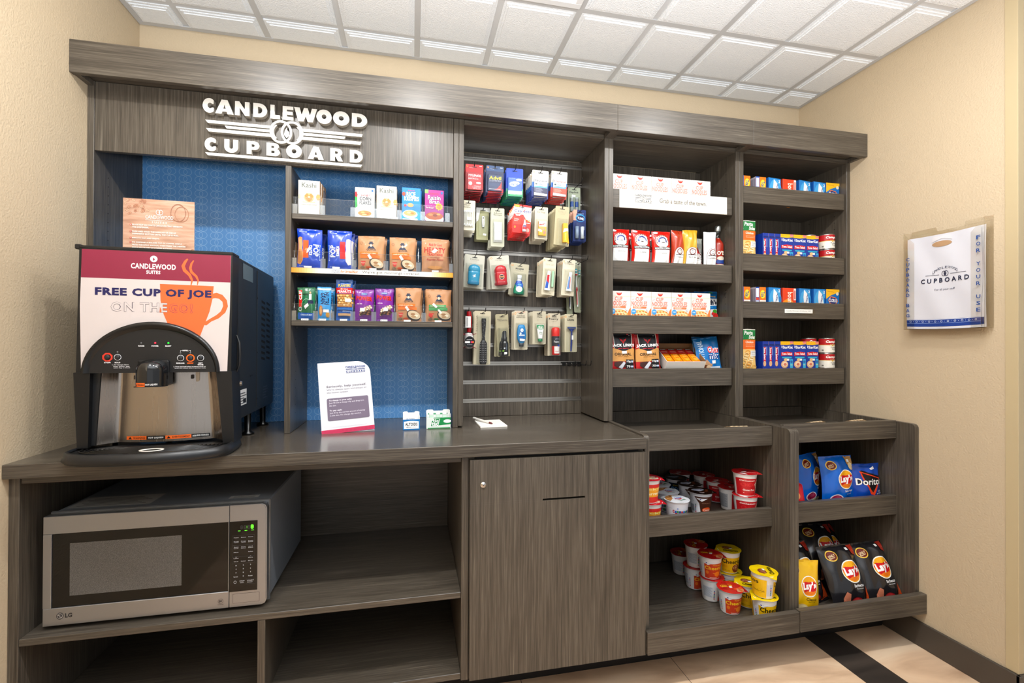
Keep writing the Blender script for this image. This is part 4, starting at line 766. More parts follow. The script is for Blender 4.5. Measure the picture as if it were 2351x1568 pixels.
def paste(both):
    A = pin()[:1]+[('t', .2 if both else .14, .80 if both else .845, .86, .86 if both else .905, 'travel care' if both else 'Colgate', '#b9b4a2' if both else '#8f8a76', .01), ('t', .3, .03, .7, .055, 'net wt 24g', '#6f6a5a')]
    p = MB(); x = -.008 if both else .002
    T = TR(x, -.010, -.128) @ RY(.06)
    def sf(u, v, q): k = v; wd = .0125*(1-.28*k); dp = .0012+.0085*k**.8; a = pi*u; return tuple(T @ Vector((-wd*cos(a), -dp*sin(a)-q*sin(a), .062*v)))
    p.grid(lambda u, v: sf(u, v, 0), 12, 8, M('#f1f4f8', .3, 0, 0, .3)); p.grid(lambda u, v: tuple(T @ Vector((.0125*(1-.28*v)*cos(pi*u), (.0012+.0085*v**.8)*sin(pi*u), .062*v))), 12, 8, M('#f1f4f8', .3))
    p.art([('p', [(.2, .05), (.55, .05), (.55, .5), (.2, .75)], '#2f6fd0'), ('p', [(.2, 1), (.55, 1), (.6, .4), (.2, .6)], '#d9253a')] if both else [('p', [(.2, .05), (.55, .05), (.4, .95), (.2, .95)], '#7aa3dc'), ('p', [(.5, .2), (.62, .1), (.5, .9), (.42, .95)], '#ef8d74')], sf, (.1, .2), off=.0003)
    p.box(-.0135, .0135, -.001, .001, -.006, .001, M('#e8ecf0', .4), .0003, T); p.lathe([(.0075, .062), (.0078, .064), (.0078, .078), (.006, .080), (0, .080)], M('#f7f8f9', .35), 16, T, cap=False)
    if both: p.box(.012, .022, -.009, -.001, -.118, -.045, M('#b9dfc0', .3, 0, 0, .3), .002)
    return pack('toothpaste_pack', '', .060, .165, '#d9d2bd' if both else '#e4dcc8', A, (.05, -.138, -.034, .024), (p, 'toothpaste_tube'))
def brush(c1, c2):
    A = [('r', .1, .93, .9, .99, '#d9dacb')]
    p = MB(); H = M('#eef0ee', .35); p.tube([(0, -.009, -.205), (.0, -.009, -.19), (.0008, -.009, -.15), (0, -.009, -.12), (.0005, -.009, -.085), (.0015, -.009, -.06), (.001, -.009, -.035)], [.0035, .0045, .004, .0052, .0035, .0024, .004], H, 10)
    p.tube([(-.0025, -.0115, -.195), (-.0015, -.0118, -.15), (-.001, -.0128, -.12)], [.0022, .0025, .003], M(c1, .35), 8); p.lathe([(0, -.012), (.003, -.008), (.0036, 0), (.002, .009), (0, .011)], M(c2, .35), 10, TR(0, -.0135, -.122), cap=False)
    for k in range(5): p.box(-.0045, .0050, -.019, -.011, -.058+.0062*k, -.0535+.0062*k, M([c1, '#e9f4f6', '#39b3c8', '#e9f4f6', '#39b3c8'][k], .5), .0006)
    return pack('toothbrush_pack', '', .030, .242, '#a9ad97', A, (.026, -.222, -.026, .022), (p, 'toothbrush'))
def hairbrush():
    A = [('t', .10, .62, .22, .92, 'hairbrush', '#9d998a', 0, 90)]
    p = MB(); K = M('#232326', .3, 0, 0, .3); T = TR(.004, -.012, 0)
    p.tube([(0, 0, -.022), (0, 0, -.03), (0, 0, -.075), (0, 0, -.105), (0, 0, -.125)], [.010, .0105, .0085, .006, .008], K, 14, T @ Matrix.Diagonal((1, .55, 1, 1)))
    p.tube([(0, 0, -.12), (0, 0, -.132), (0, 0, -.215), (0, 0, -.226)], [.009, .016, .0165, .013], K, 14, T @ Matrix.Diagonal((1, .5, 1, 1)))
    for j in range(9):
        for i in range(5):
            x = -.013+.0065*i; z = -.135-.0098*j; y = -.007-.004*(1-(x/.016)**2)
            p.lathe([(.0006, 0), (.0006, .005), (.0013, .006), (0, .0075)], M('#e8e8ea', .3), 5, TR(x+.004, y-.010, z) @ RX(pi/2) @ RY((x/.016)*.5), cap=False)
    for k in range(14): p.lathe([(0, .0004), (.0009, 0)], M('#dfe3ea', .3), 6, TR(.004+.006*sin(k*2.3), -.0182, -.03-.006*k) @ RX(pi/2), cap=False)
    return pack('hairbrush_pack', '', .075, .240, '#d6cdb4', A, (.058, -.226, -.010, .026, .003), (p, 'hairbrush'))
def tres():
    A = [('t', .10, .83, .92, .885, 'TRESemme', '#8b8674', .02), ('t', .3, .78, .62, .8, 'hair spray', '#a09a86')]
    p = MB(); K = M('#141518', .25, 0, 0, .4); T = TR(.002, -.014, -.178) @ RY(.04)
    p.lathe([(0, 0), (.015, 0), (.0165, .003), (.0165, .055), (.013, .066), (.009, .07)], K, 22, T, cap=False); p.lathe([(.0105, .07), (.0105, .083), (.0085, .085), (.0085, .108), (.007, .112), (0, .113)], M('#24272c', .4), 20, T, cap=False)
    p.art([('r', .0, .30, .3, .42, '#7fae3f'), ('p', [(.28, .10), (.8, .12), (.8, .28), (.28, .26)], '#f5f5f4'), ('t', .65, .4, .8, .9, 'TRESemme', '#9aa7ba', .01, 90), ('e', .35, .55, .12, .05, '#dfe3ea')], lambda u, v, q: tuple(T @ Vector((.026*(u-.5), -(.0166**2-(.026*(u-.5))**2)**.5-q, .062*v))), .2)
    return pack('hair_spray_pack', '', .058, .194, '#bcb497', A, (.044, -.182, -.05, .031), (p, 'spray_bottle'))
def herbal():
    A = pin()[:1]+[('t', .22, .855, .78, .895, 'herbal', '#8f8b7c', .01), ('t', .16, .81, .82, .85, 'essences', '#8f8b7c', .01), ('r', .18, .96, .82, .966, '#e0745a')]
    p = MB(); T = TR(0, -.012, -.150) @ Matrix.Diagonal((1, .5, 1, 1)); B_ = M('#2496d2', .25, 0, 0, .4)
    p.lathe([(0, 0), (.0095, 0), (.0105, .001), (.0105, .015), (.009, .0155)], M('#33373c', .4), 20, T, cap=False); p.lathe([(.009, .0155), (.014, .020), (.0195, .034), (.0212, .05), (.020, .072), (.0165, .09), (.0125, .098), (0, .099)], B_, 24, T, cap=False)
    p.art([('p', [(.2, .15), (.8, .15), (.9, .5), (.7, .92), (.3, .92), (.1, .5)], '#1a74ba'), ('e', .5, .78, .22, .13, '#eef4f7'), ('e', .3, .54, .13, .08, '#dfeaf0'), ('r', .1, .38, .9, .46, '#eaf2f6'), ('p', [(.2, .02), (.9, .0), (.95, .15), (.2, .18)], '#f5f6f6')], lambda u, v, q: (.032*(u-.5), -.0228-q+.004*(2*u-1)**2, -.125+.062*v), .25)
    return pack('shampoo_pack', '', .062, .176, '#cfc8b4', A, (.05, -.156, -.042, .025), (p, 'shampoo_bottle'))
def aloe():
    A = [('t', .34, .86, .72, .915, 'Aloe', '#5b574a', .02), ('t', .34, .80, .72, .855, 'Vera', '#5b574a', .02)]
    p = MB(); T = TR(.002, -.010, -.125); G_ = M('#1d8a5c', .35)
    p.lathe([(0, 0), (.0095, 0), (.010, .001), (.010, .013), (.008, .0135)], G_, 18, T @ Matrix.Diagonal((1, .8, 1, 1)), cap=False)
    def sf(u, v, q): wd = .010+.0075*v; dp = .009*(1-v)+.0012; a = pi*u; return tuple(T @ Vector((-wd*cos(a), -dp*sin(a)-q, .0135+.062*v)))
    p.grid(lambda u, v: sf(u, v, 0), 12, 8, M('#f4f5f2', .35)); p.grid(lambda u, v: tuple(T @ Vector(((.010+.0075*v)*cos(pi*u), (.009*(1-v)+.0012)*sin(pi*u), .0135+.062*v))), 12, 8, M('#f4f5f2', .35))
    p.art([('p', [(.08, .98), (.92, .98), (.92, .74), (.5, .6), (.08, .74)], '#1f9a63')]+[('p', [(.5, .6), (.5+.35*cos(a), .62+.32*sin(a)), (.5+.32*cos(a+.2), .62+.3*sin(a+.2))], '#f4f5f2') for a in (.5, .9, 1.3, 1.7, 2.1, 2.5)]+[('t', .32, .40, .68, .5, 'Aloe', '#3d6f58', .01), ('t', .32, .29, .68, .39, 'Vera', '#3d6f58', .01)], sf, (.12, .2), off=.0003)
    return pack('aloe_gel_pack', '', .062, .149, '#c4beaa', A, (.046, -.131, -.042, .022), (p, 'gel_tube'))
def foamy():
    A = pin()[:1]+[('t', .3, .90, .7, .925, 'Gillette', '#3a372f', .024), ('t', .10, .83, .84, .89, 'Foamy', '#2b2926', .024), ('t', .3, .80, .72, .812, 'regular', '#7a7668')]
    p = MB(); T = TR(.002, -.020, -.178); R_ = M('#e02a1e', .3, 0, 0, .3)
    p.lathe([(0, 0), (.0165, 0), (.0175, .002), (.0175, .040)], R_, 24, T, cap=False); p.lathe([(.0176, .040), (.0176, .084)], M('#3c3f46', .3), 24, T, cap=False); p.lathe([(.0175, .084), (.0178, .086), (.0178, .118), (.014, .124), (0, .125)], R_, 24, T, cap=False)
    cy = lambda u, v, q: tuple(T @ Vector((.0178*sin(2.2*(u-.5)), -.0178*cos(2.2*(u-.5))-q, .005+.08*v)))
    p.art([('r', .2, .02, .9, .42, '#eceae8'), ('t', .3, .1, .8, .2, 'classic', '#c33'), ('t', .15, .60, .85, .74, 'Foamy', '#d9dde2', .03), ('t', .3, .8, .9, .88, 'gillette', '#aab', .01), ('r', .6, .42, .95, .52, '#2a5fc0')], cy, .12)
    return pack('shaving_foam_pack', '', .060, .194, '#c9c2ae', A, (.048, -.184, -.046, .039), (p, 'foam_can'))
def razor():
    A = pin()[:1]+[('t', .2, .82, .78, .88, 'Gillette', '#2f2c27', .024), ('t', .25, .785, .75, .8, 'disposable razor', '#9d9785')]
    p = MB(); N_ = M('#1e3f8c', .35); p.tube([(-.002, -.010, -.158), (0, -.010, -.12), (.001, -.010, -.07), (.001, -.010, -.06)], [.003, .0042, .0035, .003], N_, 10); p.box(-.0185, .0205, -.014, -.006, -.056, -.047, M('#27488f', .35), .0015); p.prism([(-.012, -.056), (.014, -.056), (.005, -.066), (-.003, -.066)], .006, .012, N_, XZ)
    p.box(-.0175, .0195, -.0146, -.0140, -.0545, -.0535, CHROME, .0001); p.box(-.0175, .0195, -.0146, -.0140, -.0515, -.0505, CHROME, .0001); p.box(.0, .008, -.0150, -.0146, -.105, -.085, WHITE, .0002)
    return pack('razor_pack', '', .059, .173, '#c6c0a8', A, (.046, -.164, -.042, .018), (p, 'razor'))
# (builder, packs on the hook, hang x, top edge z of the front pack, turn of the front pack, words)
PEG = [(tylenol, 8, .2545, 2.010, 0, 'red pain tablet pack', 'top row, beside the cabinet side'), (advil, 8, .3435, 2.011, -.02, 'navy pain tablet pack with yellow lettering', 'top row'), (claritin, 7, .4345, 2.015, 0, 'blue and green allergy tablet pack', 'top row'),
       (lambda: quil(1), 7, .551, 2.016, -.03, 'white and navy night cold medicine pack', 'top row'), (lambda: quil(0), 6, .645, 2.027, -.04, 'white and orange day cold medicine pack', 'top row'), (chap, 2, .745, 1.990, 0, 'two tube lip balm pack', 'right end of top row'),
       (swabs, 7, .232, 1.862, -.02, 'cotton swab pack', 'second row'), (clipper, 3, .308, 1.859, 0, 'nail clipper pack', 'second row'), (bandage, 5, .367, 1.849, 0, 'adhesive bandage pack', 'second row'), (cleareyes, 8, .466, 1.852, -.06, 'red and white eye drop pack', 'second row'),
       (earplugs, 6, .562, 1.861, -.02, 'ear plug pack with yellow box', 'second row'), (yellowbox, 8, .646, 1.857, -.06, 'tan card cough drop pack with yellow box', 'second row'), (tums, 5, .7495, 1.866, 0, 'navy antacid roll pack', 'right end of second row'),
       (lambda: deo(0), 4, .269, 1.642, -.07, 'deodorant pack with turquoise stick', 'third row'), (lambda: deo(1), 4, .378, 1.643, .09, 'deodorant pack with red stick', 'third row'), (scope, 2, .483, 1.619, -.09, 'green mouthwash bottle pack', 'third row'),
       (lambda: paste(1), 6, .6015, 1.634, -.06, 'toothpaste and green case pack', 'third row'), (lambda: paste(0), 5, .700, 1.636, -.06, 'pale toothpaste pack', 'third row'), (lambda: brush('#3fa05a', '#1f3f8c'), 1, .773, 1.640, 0, 'green and white toothbrush pack', 'right end of third row'),
       (hairbrush, 3, .308, 1.396, -.015, 'black bristle hairbrush pack', 'bottom row'), (tres, 2, .400, 1.385, .05, 'black spray bottle pack', 'bottom row'), (herbal, 4, .479, 1.399, 0, 'blue shampoo bottle pack', 'bottom row'), (aloe, 5, .559, 1.397, 0, 'aloe gel tube pack', 'bottom row'),
       (foamy, 4, .635, 1.390, 0, 'red shaving foam can pack', 'bottom row'), (razor, 5, .708, 1.386, 0, 'navy razor pack', 'right end of bottom row')]
ORD = ['second', 'third', 'fourth', 'fifth', 'sixth', 'seventh', 'eighth']
def ra_(s_): return ('an ' if s_[0] in 'aeiou' else 'a ')+s_
rp = random.Random(5)
for fn, N, x, zt_, rot, what, where in PEG:
    o = fn(); zh = zt_-.012; y = 2.11-(N-1)*.021
    put(o, (x, y, zh), (0, -rot, 0), 'front '+what+', '+where if N > 1 else what+', '+where)
    for k in range(1, N):
        c = dup(o); put(c, (x+rp.uniform(-.002, .002), y+.021*k, zh-.0015), (0, rp.uniform(-.035, .035), 0), ORD[k-1]+' '+what+' from the front, '+where)
    hook(x, zh+.0042, .150 if N < 7 else .175, 'black peg hook holding the '+what.replace(' pack', ' packs')+', '+where)
# lone items hung without a card
o = brush('#d2303a', '#c9202c'); put(o, (.742, 2.075, 1.628), (0, -.07, 0), 'red and white toothbrush pack behind the green one'); o = brush('#3a3f78', '#2a2f68'); put(o, (.722, 2.10, 1.620), (0, -.03, 0), 'navy and white toothbrush pack behind the red one')
t = thing('round_brush', 'red handled round hair brush with a black round tag, bottom row', 'hair brush', (.245, 2.06, 1.392), 0)
b = MB(); b.tube([(0, 0, .0), (.001, 0, -.02), (.002, 0, -.06), (.001, 0, -.085), (0, 0, -.092)], [.010, .0125, .012, .010, .009], M('#b01525', .3, 0, 0, .4), 16); b.build('handle', t)
b = MB(); b.lathe([(0, -.165), (.015, -.163), (.020, -.15), (.020, -.11), (.015, -.097), (0, -.094)], M('#e5e3e1', .6), 20, cap=False); b.build('barrel', t)
b = MB()
for k in range(28):
    a = 2*pi*k/28
    for z in (-.105, -.13, -.155): b.tube([(.018*cos(a), .018*sin(a), z), (.034*cos(a), .034*sin(a), z+.008*(1 if z > -.12 else -1 if z < -.14 else 0))], .0006, M('#a8324a', .4), 4)
b.build('bristles', t)
b = MB(); b.prism(ell(0, -.135, .0225, .0245, 32), .0355, .0362, M('#15151a', .35), XZ); b.art([('t', .2, .66, .75, .74, 'CONAIR', '#f3f3f3', .025), ('r', .04, .40, .52, .58, '#f6f6f5'), ('e', .68, .49, .09, .09, '#e0307a'), ('e', .82, .49, .09, .09, '#f07a2a'), ('t', .25, .24, .75, .3, 'on the go', '#e8e8ee')], lambda u, v, q: (.045*(u-.5), -.0362-q, -.135+.049*(v-.5))); b.build('round_tag', t)
b = MB(); b.box(-.017, .007, -.0148, -.0142, -.072, -.022, M('#eeeeec', .5), .0003); b.art([('r', .2+.07*k, .1, .23+.07*k, .9, '#33333a') for k in range(4)], front(.024, .05, -.0148, -.017, -.072)); b.build('barcode_tag', t)
hook(.245, 1.394, .075, 'black peg hook holding the red handled round brush')
for k, x in enumerate((.712, .738, .764, .788)):
    hook(x, SL[2]-.006, .155, ['leftmost', 'second', 'third', 'rightmost'][k]+' empty black peg hook of the four low at the right', tipz=.02)['group'] = 'empty peg hooks'
# ------------------------------------------------------------------ noodle boxes, coffee, jerky
def noodle():
    def star(cx_, cy_, r, n_): return [(cx_+r*cos(2*pi*k/n_), cy_+r*.8*sin(2*pi*k/n_)) for k in range(n_)]
    RD = '#e8432f'
    A = [('r', 0, .80, 1, .835, '#eadfce'), ('p', arc(.44, .945, .13, .10, pi, 2*pi, 12), RD), ('t', .35, .915, .53, .94, 'NISSIN', '#fbe9e4', .024), ('t', .23, .66, .60, .80, 'CUP', RD, .03), ('t', .03, .48, .80, .655, 'NOODLES', RD, .03), ('t', .238, .668, .592, .792, 'CUP', '#f3ad9b', -.002), ('t', .036, .488, .794, .647, 'NOODLES', '#f3ad9b', -.002), ('t', .03, .69, .16, .73, 'Very', '#ef8a74', .01, 20),
         ('r', .10, .40, .76, .465, '#ef7f45'), ('t', .14, .41, .50, .455, 'CHICKEN', '#fff3e4', .025), ('t', .52, .42, .72, .44, 'flavor', '#fbd3b8'), ('p', [(0, 0), (1, 0), (1, .42), (.93, .36), (.84, .2), (0, .08)], '#ee8b4f'), ('e', .45, .17, .42, .18, '#f4b26b'), ('e', .45, .20, .36, .13, '#f7d59b')]
    A += [('e', .14+.62*((k*29) % 31)/31, .1+.2*((k*17) % 23)/23, .05, .022, ['#e98a3c', '#fbe6bd', '#d96f2e', '#f9c67c'][k % 4]) for k in range(18)]+[('e', .13, .28, .12, .10, '#5aa9de'), ('t', .06, .27, .2, .31, 'NO MSG', '#eef7fd', .02), ('p', [(.72, .40), (.86, .42), (.84, .30), (.76, .34)], '#d6dbe0')]
    Lf = [('r', 0, .80, 1, .835, '#eadfce'), ('t', .2, .5, .8, .62, 'NOODLES', RD, .03), ('r', .15, .1, .85, .4, '#e9e4dc')]
    return carton('noodle_box', '', 'noodle box', .0975, .100, .125, '#ece7e1', A, Lf, (), [('r', .3, .0, .7, .1, '#9a948c')])
nb = noodle(); WH = ['leftmost white noodle box', 'second white noodle box from the left', 'middle white noodle box', 'fourth white noodle box from the left', 'rightmost white noodle box']
first = True
for row, z in (('top shelf above the cream sign', 1.8755), ('third shelf beside the fruit snacks', 1.359)):
    for k in range(5):
        o = nb if first else dup(nb); first = False
        put(o, (.8955+.0992*k, 1.9055, z), (0, 0, 0), WH[k]+', '+row)
# taste sign on the lip
b = MB(); b.box(-.265, .265, 0, .0025, 0, .0785, M('#ece8df', .35), .0004); b.box(-.265, .265, -.006, -.0005, -.003, .0005, ACRY, .0002)
b.art(clogo(.135, .34, .29, .80, '#4a4a4d')+[('t', .155, .2, .27, .28, 'local foods', '#e4ddcf', 0, 0, .3), ('t', .36, .40, .80, .66, 'Grab a taste of the town.', '#857d71', .01)], front(.53, .0785, 0, -.265))
o = b.build('shelf_sign'); o.location = (1.142, 1.8778, 1.8445); tag(o, 'cream shelf sign about tasting the town, under the top noodle boxes', 'sign')
# coffee bags
zc = 1.6008
def coffee(name_t, w=.093, h=.162, col='#cf2a1e', seed=1):
    A = [('e', .46, .70, .36, .19, '#f3e8df'), ('o', .46, .70, .36, .19, .02, '#7d1f1c', .012), ('e', .46, .70, .23, .125, '#2c4c8f'), ('p', arc(.46, .67, .22, .10, pi, 2*pi, 10), '#f4f4f2'), ('e', .46, .71, .15, .07, '#f7f5f0'), ('p', [(.38, .66), (.55, .66), (.53, .58), (.40, .58)], '#ffffff'), ('e', .46, .665, .085, .014, '#4a2f22')]
    A += [('t', .46+.30*cos(a)-.03, .70+.158*sin(a)-.016, .46+.30*cos(a)+.03, .70+.158*sin(a)+.016, ch, '#8c1f1c', .08, math.degrees(a)-90) for ch, a in zip('STEAMING JUG', [pi*(1.08-1.16*k/11) for k in range(12)]) if ch != ' ']
    A += [('r', .06, .47, .90, .54, '#20242c'), ('t', .08, .48, .88, .53, 'ROASTING COMPANY', '#f2f2f0', .025), ('r', .09, .03, .84, .46, '#f6f5f2'), ('t', .28, .35, .66, .385, name_t, '#4b4b4b', .01), ('r', .3, .30, .62, .303, '#aaa'), ('t', .25, .10, .7, .125, 'net wt 12 oz', '#9a9a98'), ('r', .72, .06, .79, .1, '#3a3a3a'), ('e', .16, .95, .12, .035, '#e9e4e6')]
    return bag('coffee_bag', '', 'coffee bag', w, h, .05, col, A, seed, .03, rough=.22, coat=.5, wr=.7)
for k, (x, nm, rz) in enumerate(((.903, 'Santa Fe Road', .02), (1.006, 'Little Market', -.03), (1.106, 'El Salvador', .03))):
    o = coffee(nm, seed=80+k); put(o, (x, 1.932, zc), (0, 0, rz), ['red foil coffee bag at the left end of the coffee shelf', 'middle red foil coffee bag of the three', 'rightmost of the three big red foil coffee bags'][k])
    put(dup(o), (x+.004, 1.99, zc), (0, 0, rz+.03), 'red foil coffee bag standing behind the '+['left', 'middle', 'right'][k]+' big red one')
def small(nm, col, metal, seed, w=.066, h=.172):
    A = [('p', [(.12, .02), (.9, .02), (.9, .38)]+arc(.51, .38, .39, .16, 0, pi, 12), '#6b3a30'), ('p', [(.14, .03), (.88, .03), (.88, .38)]+arc(.51, .38, .37, .15, 0, pi, 12), '#f5f3ef'), ('e', .51, .42, .24, .085, '#7d2a26'), ('e', .51, .42, .18, .062, '#f3eee8'), ('e', .51, .41, .10, .035, '#ffffff'), ('o', .51, .41, .1, .035, .012, '#4a4a55'), ('r', .2, .33, .82, .345, '#2a2d36'), ('t', .25, .26, .78, .29, nm, '#6a6a6a', .01)]
    return bag('coffee_bag', '', 'coffee bag', w, h, .046, col, A, seed, .02, rough=.2, coat=.5, metal=metal, wr=1.2)
put(small('Hazelnut', '#b9482a', .024, 90), (1.190, 1.935, zc), (0, 0, .05), 'small copper foil coffee bag beside the big red bags')
put(small('Blue & Gold', '#d8ae3a', .026, 91, .074, .175), (1.250, 1.928, zc), (0, 0, -.03), 'small gold foil coffee bag with a white arched label')
o = small('House Roast', '#c41f2c', .1, 92, .066, .115); put(o, (1.306, 1.955, zc+.010), (0, -.32, 0), 'small red coffee bag leaning against the gold one')
put(small('Dark', '#b9bdb6', .025, 93, .066, .158), (1.330, 2.0, zc), (0, 0, .1), 'silver foil coffee bag at the back behind the white one')
put(small("Breakfast Blend", '#eef1f6', .0, 94, .063, .172), (1.352, 1.926, zc), (0, 0, -.05), 'small white coffee bag at the right end of the coffee shelf')
t = thing('sauce_bottle', 'glass bottle of red sauce with clear neck behind the white coffee bag', 'bottle', (1.4125, 1.952, zc+.0005))
b = MB(); T = Matrix.Identity(4); b.lathe([(0, .002), (.024, 0), (.0265, .004), (.0265, .118), (.022, .132), (.013, .142), (.0115, .150)], M('#a8321a', .12, 0, 0, .6), 26)
b.art([('t', .2, .55, .8, .72, "O'D", '#f1ead9', .05), ('p', [(.1, .3), (.5, .5), (.9, .32), (.8, .2), (.2, .2)], '#2c4f97'), ('e', .5, .42, .3, .08, '#d9d0c0'), ('r', .05, .1, .95, .17, '#e9e2d0')], lambda u, v, q: ((.0268+q)*sin(2.4*(u-.5)), -(.0268+q)*cos(2.4*(u-.5)), .004+.115*v), .1); b.build('bottle_body', t)
b = MB(); b.lathe([(.0116, .150), (.0112, .172), (.0128, .174), (.0128, .180), (.0112, .182)], clear('clear_glass', (.92, .94, .93), .5, .03), 20, cap=False); b.build('neck', t)
b = MB(); b.lathe([(.0135, .182), (.0138, .184), (.0138, .205), (.012, .209), (0, .2095)], M('#b9bcb9', .25, .8), 22, cap=False); b.build('cap', t)
# fruit snacks
w_ = bag('fruit_snack_bag', 'blue and white fruit snack bag right of the noodle boxes', 'fruit snacks', .116, .145, .03, '#1c86c8', [('p', [(0, .35), (1, .42), (1, 0), (0, 0)], '#f3f4f2'), ('t', .18, .80, .9, .86, '#1 ingredient!', '#f0d24a', .02, -2), ('p', [(0, .53), (.3, .50), (1, .53), (1, .76), (.4, .74), (0, .70)], '#f7f7f5'), ('t', .04, .54, .96, .73, "Welch's", '#173055', .06, -1), ('r', .35, .44, .75, .49, '#2f9ad6'), ('t', .25, .34, .65, .42, 'Fruit', '#5a6770', .01, 0, .3), ('e', .86, .33, .12, .07, '#5cb94a'), ('e', .9, .2, .14, .09, '#d93a33'), ('e', .76, .26, .08, .05, '#e9484a'), ('e', .45, .08, .14, .06, '#a82a55'), ('e', .15, .15, .14, .08, '#e8f1f5'), ('e', .8, .08, .12, .06, '#1d2c4d'), ('r', 0, .9, 1, .97, '#1a6fae'), ('e', .2, .92, .1, .03, '#c3303a'), ('e', .7, .95, .12, .02, '#6ab64a')], 101)
put(w_, (1.376, 1.985, 1.359), (-.06, 0, -.08)); put(dup(w_), (1.352, 2.03, 1.361), (-.05, 0, .06), 'blue fruit snack bag at the back behind the front one')
# jerky
zj = 1.1256
def jerky(seed): return bag('jerky_bag', '', 'jerky', .119, .170, .026, '#c71f26', [('p', [(.12, 1), (.88, 1), (.88, .64), (.5, .55), (.12, .64)], '#f0ebe4'), ('p', [(.15, 1), (.85, 1), (.85, .65), (.5, .57), (.15, .65)], '#23252b'), ('p', [(0, .60), (.25, .66), (.5, .54), (.75, .66), (1, .60), (1, .28), (0, .28)], '#d9a766'), ('p', [(.14, .70), (.86, .70), (.86, .62), (.5, .54), (.14, .62)], '#23252b'), ('p', [(.36, .90), (.40, .86), (.47, .85), (.5, .78), (.53, .85), (.60, .86), (.64, .90), (.62, .83), (.55, .79), (.5, .74), (.45, .79), (.38, .83)], '#d8232c'),
        ('t', .03, .645, .97, .74, "JACK LINK'S", '#f4f4f2', .05), ('t', .27, .605, .73, .63, 'MEAT SNACKS', '#d8343c', .024), ('t', .14, .43, .84, .505, 'ORIGINAL', '#2b2320', .024), ('t', .28, .385, .72, .41, 'BEEF JERKY', '#a9743c', .02), ('p', [(.14, .26), (.4, .28), (.62, .24), (.62, .13), (.3, .10), (.14, .17)], '#5a3a37'), ('p', [(.3, .12), (.5, .28), (.58, .24), (.44, .08)], '#d9dde4'), ('r', .60, .06, .94, .33, '#1d2027'), ('t', .63, .24, .80, .31, '10g', '#f2f2f0', .025), ('r', .82, .25, .92, .3, '#c9d3e8'), ('t', .63, .12, .78, .18, '70', '#f2f2f0', .025), ('r', .80, .125, .92, .17, '#c9d3e8'), ('p', [(.42, .55), (.62, .55), (.62, .48), (.42, .48)], '#f7f7f5'), ('r', .6, .02, .95, .05, '#15161a')], seed, .04, rough=.35, coat=.2)
o = jerky(111); put(o, (.914, 1.918, zj), (-.06, 0, .02), 'red and black jerky bag at the left end of the jerky shelf'); c = put(dup(o), (.918, 1.95, zj+.003), (-.05, 0, .03), 'red and black jerky bag behind the left one')
o2 = jerky(117); put(o2, (1.040, 1.92, zj), (-.06, -.05, -.03), 'red and black jerky bag beside the cracker carton'); put(dup(o2), (1.050, 1.952, zj+.006), (-.05, -.06, -.04), 'red and black jerky bag second behind the one by the carton'); put(dup(o2), (1.046, 1.985, zj+.010), (-.05, -.05, -.04), 'red and black jerky bag at the back beside the cracker carton')
# open carton of cracker packs, tilted forward
t = thing('open_carton', 'open white carton tilted forward and filled with cracker packs', 'carton', (1.213, 1.915, zj+.001), .05)
t.rotation_euler = (radians(30), 0, -.10)
b = MB(); CW, CD, CH = .092, .155, .052; cw = M('#ece9e4', .6); cb = M('#a58662', .8)
b.box(-CW, CW, 0, CD, 0, .002, cw, .0003); b.box(-CW, CW, 0, .0018, .002, CH, cw, .0003); b.box(-CW, CW, CD-.0018, CD, .002, CH+.006, cb, .0003); b.box(-CW, -CW+.0018, .002, CD-.002, .002, CH, cw, .0003); b.box(CW-.0018, CW, .002, CD-.002, .002, CH+.004, cb, .0003); b.build('carton_body', t)
def cracker():
    b = MB(); w, l, h = .0395, .136, .017
    def sf(u, v, q): e = max(0, 1-abs(2*v-1)**7)**.5; return (w*(u-.5), l*v, .002+(h-.002)*e*(1-.25*abs(2*u-1)**4)+q)
    b.grid(lambda u, v: sf(u, v, 0), 8, 14, M('#f09a1e', .25, 0, 0, .4)); b.box(-w/2+.0005, w/2-.0005, .004, l-.004, .0, .012, M('#d9861a', .35), .001)
    b.art([('r', 0, 0, 1, .09, '#d4232c'), ('r', 0, .56, 1, 1, '#cf1f2a'), ('r', .1, .80, .9, .88, '#2b1a1c'), ('t', .16, .812, .84, .868, 'Austin', '#f4efe9', .025), ('r', .12, .68, .88, .70, '#f2b7a4'), ('r', .2, .63, .8, .645, '#f2b7a4'), ('p', [(.2, .2), (.5, .12), (.8, .2), (.8, .42), (.2, .42)], '#f6b53a'), ('p', [(.3, .24), (.5, .3), (.7, .24), (.7, .38), (.5, .33), (.3, .38)], '#e8881a'), ('t', .25, .47, .75, .51, 'cheese', '#fbe2ad')], sf, (1/8, 1/14), off=.0005)
    o = b.build('cracker_pack'); return tag(o, '', 'cracker pack')
o = cracker(); Mt = TR(*t.location) @ t.rotation_euler.to_matrix().to_4x4()
k = 0
for lay in (0, 1):
    for i in range(4):
        c = o if k == 0 else dup(o); k += 1
        p = Mt @ Vector((-.0633+.0422*i, .010, .0045+.020*lay)); put(c, p, t.rotation_euler, ['leftmost', 'second', 'third', 'rightmost'][i]+' orange and red cracker pack, '+('top' if lay else 'hidden bottom')+' layer of the open carton')
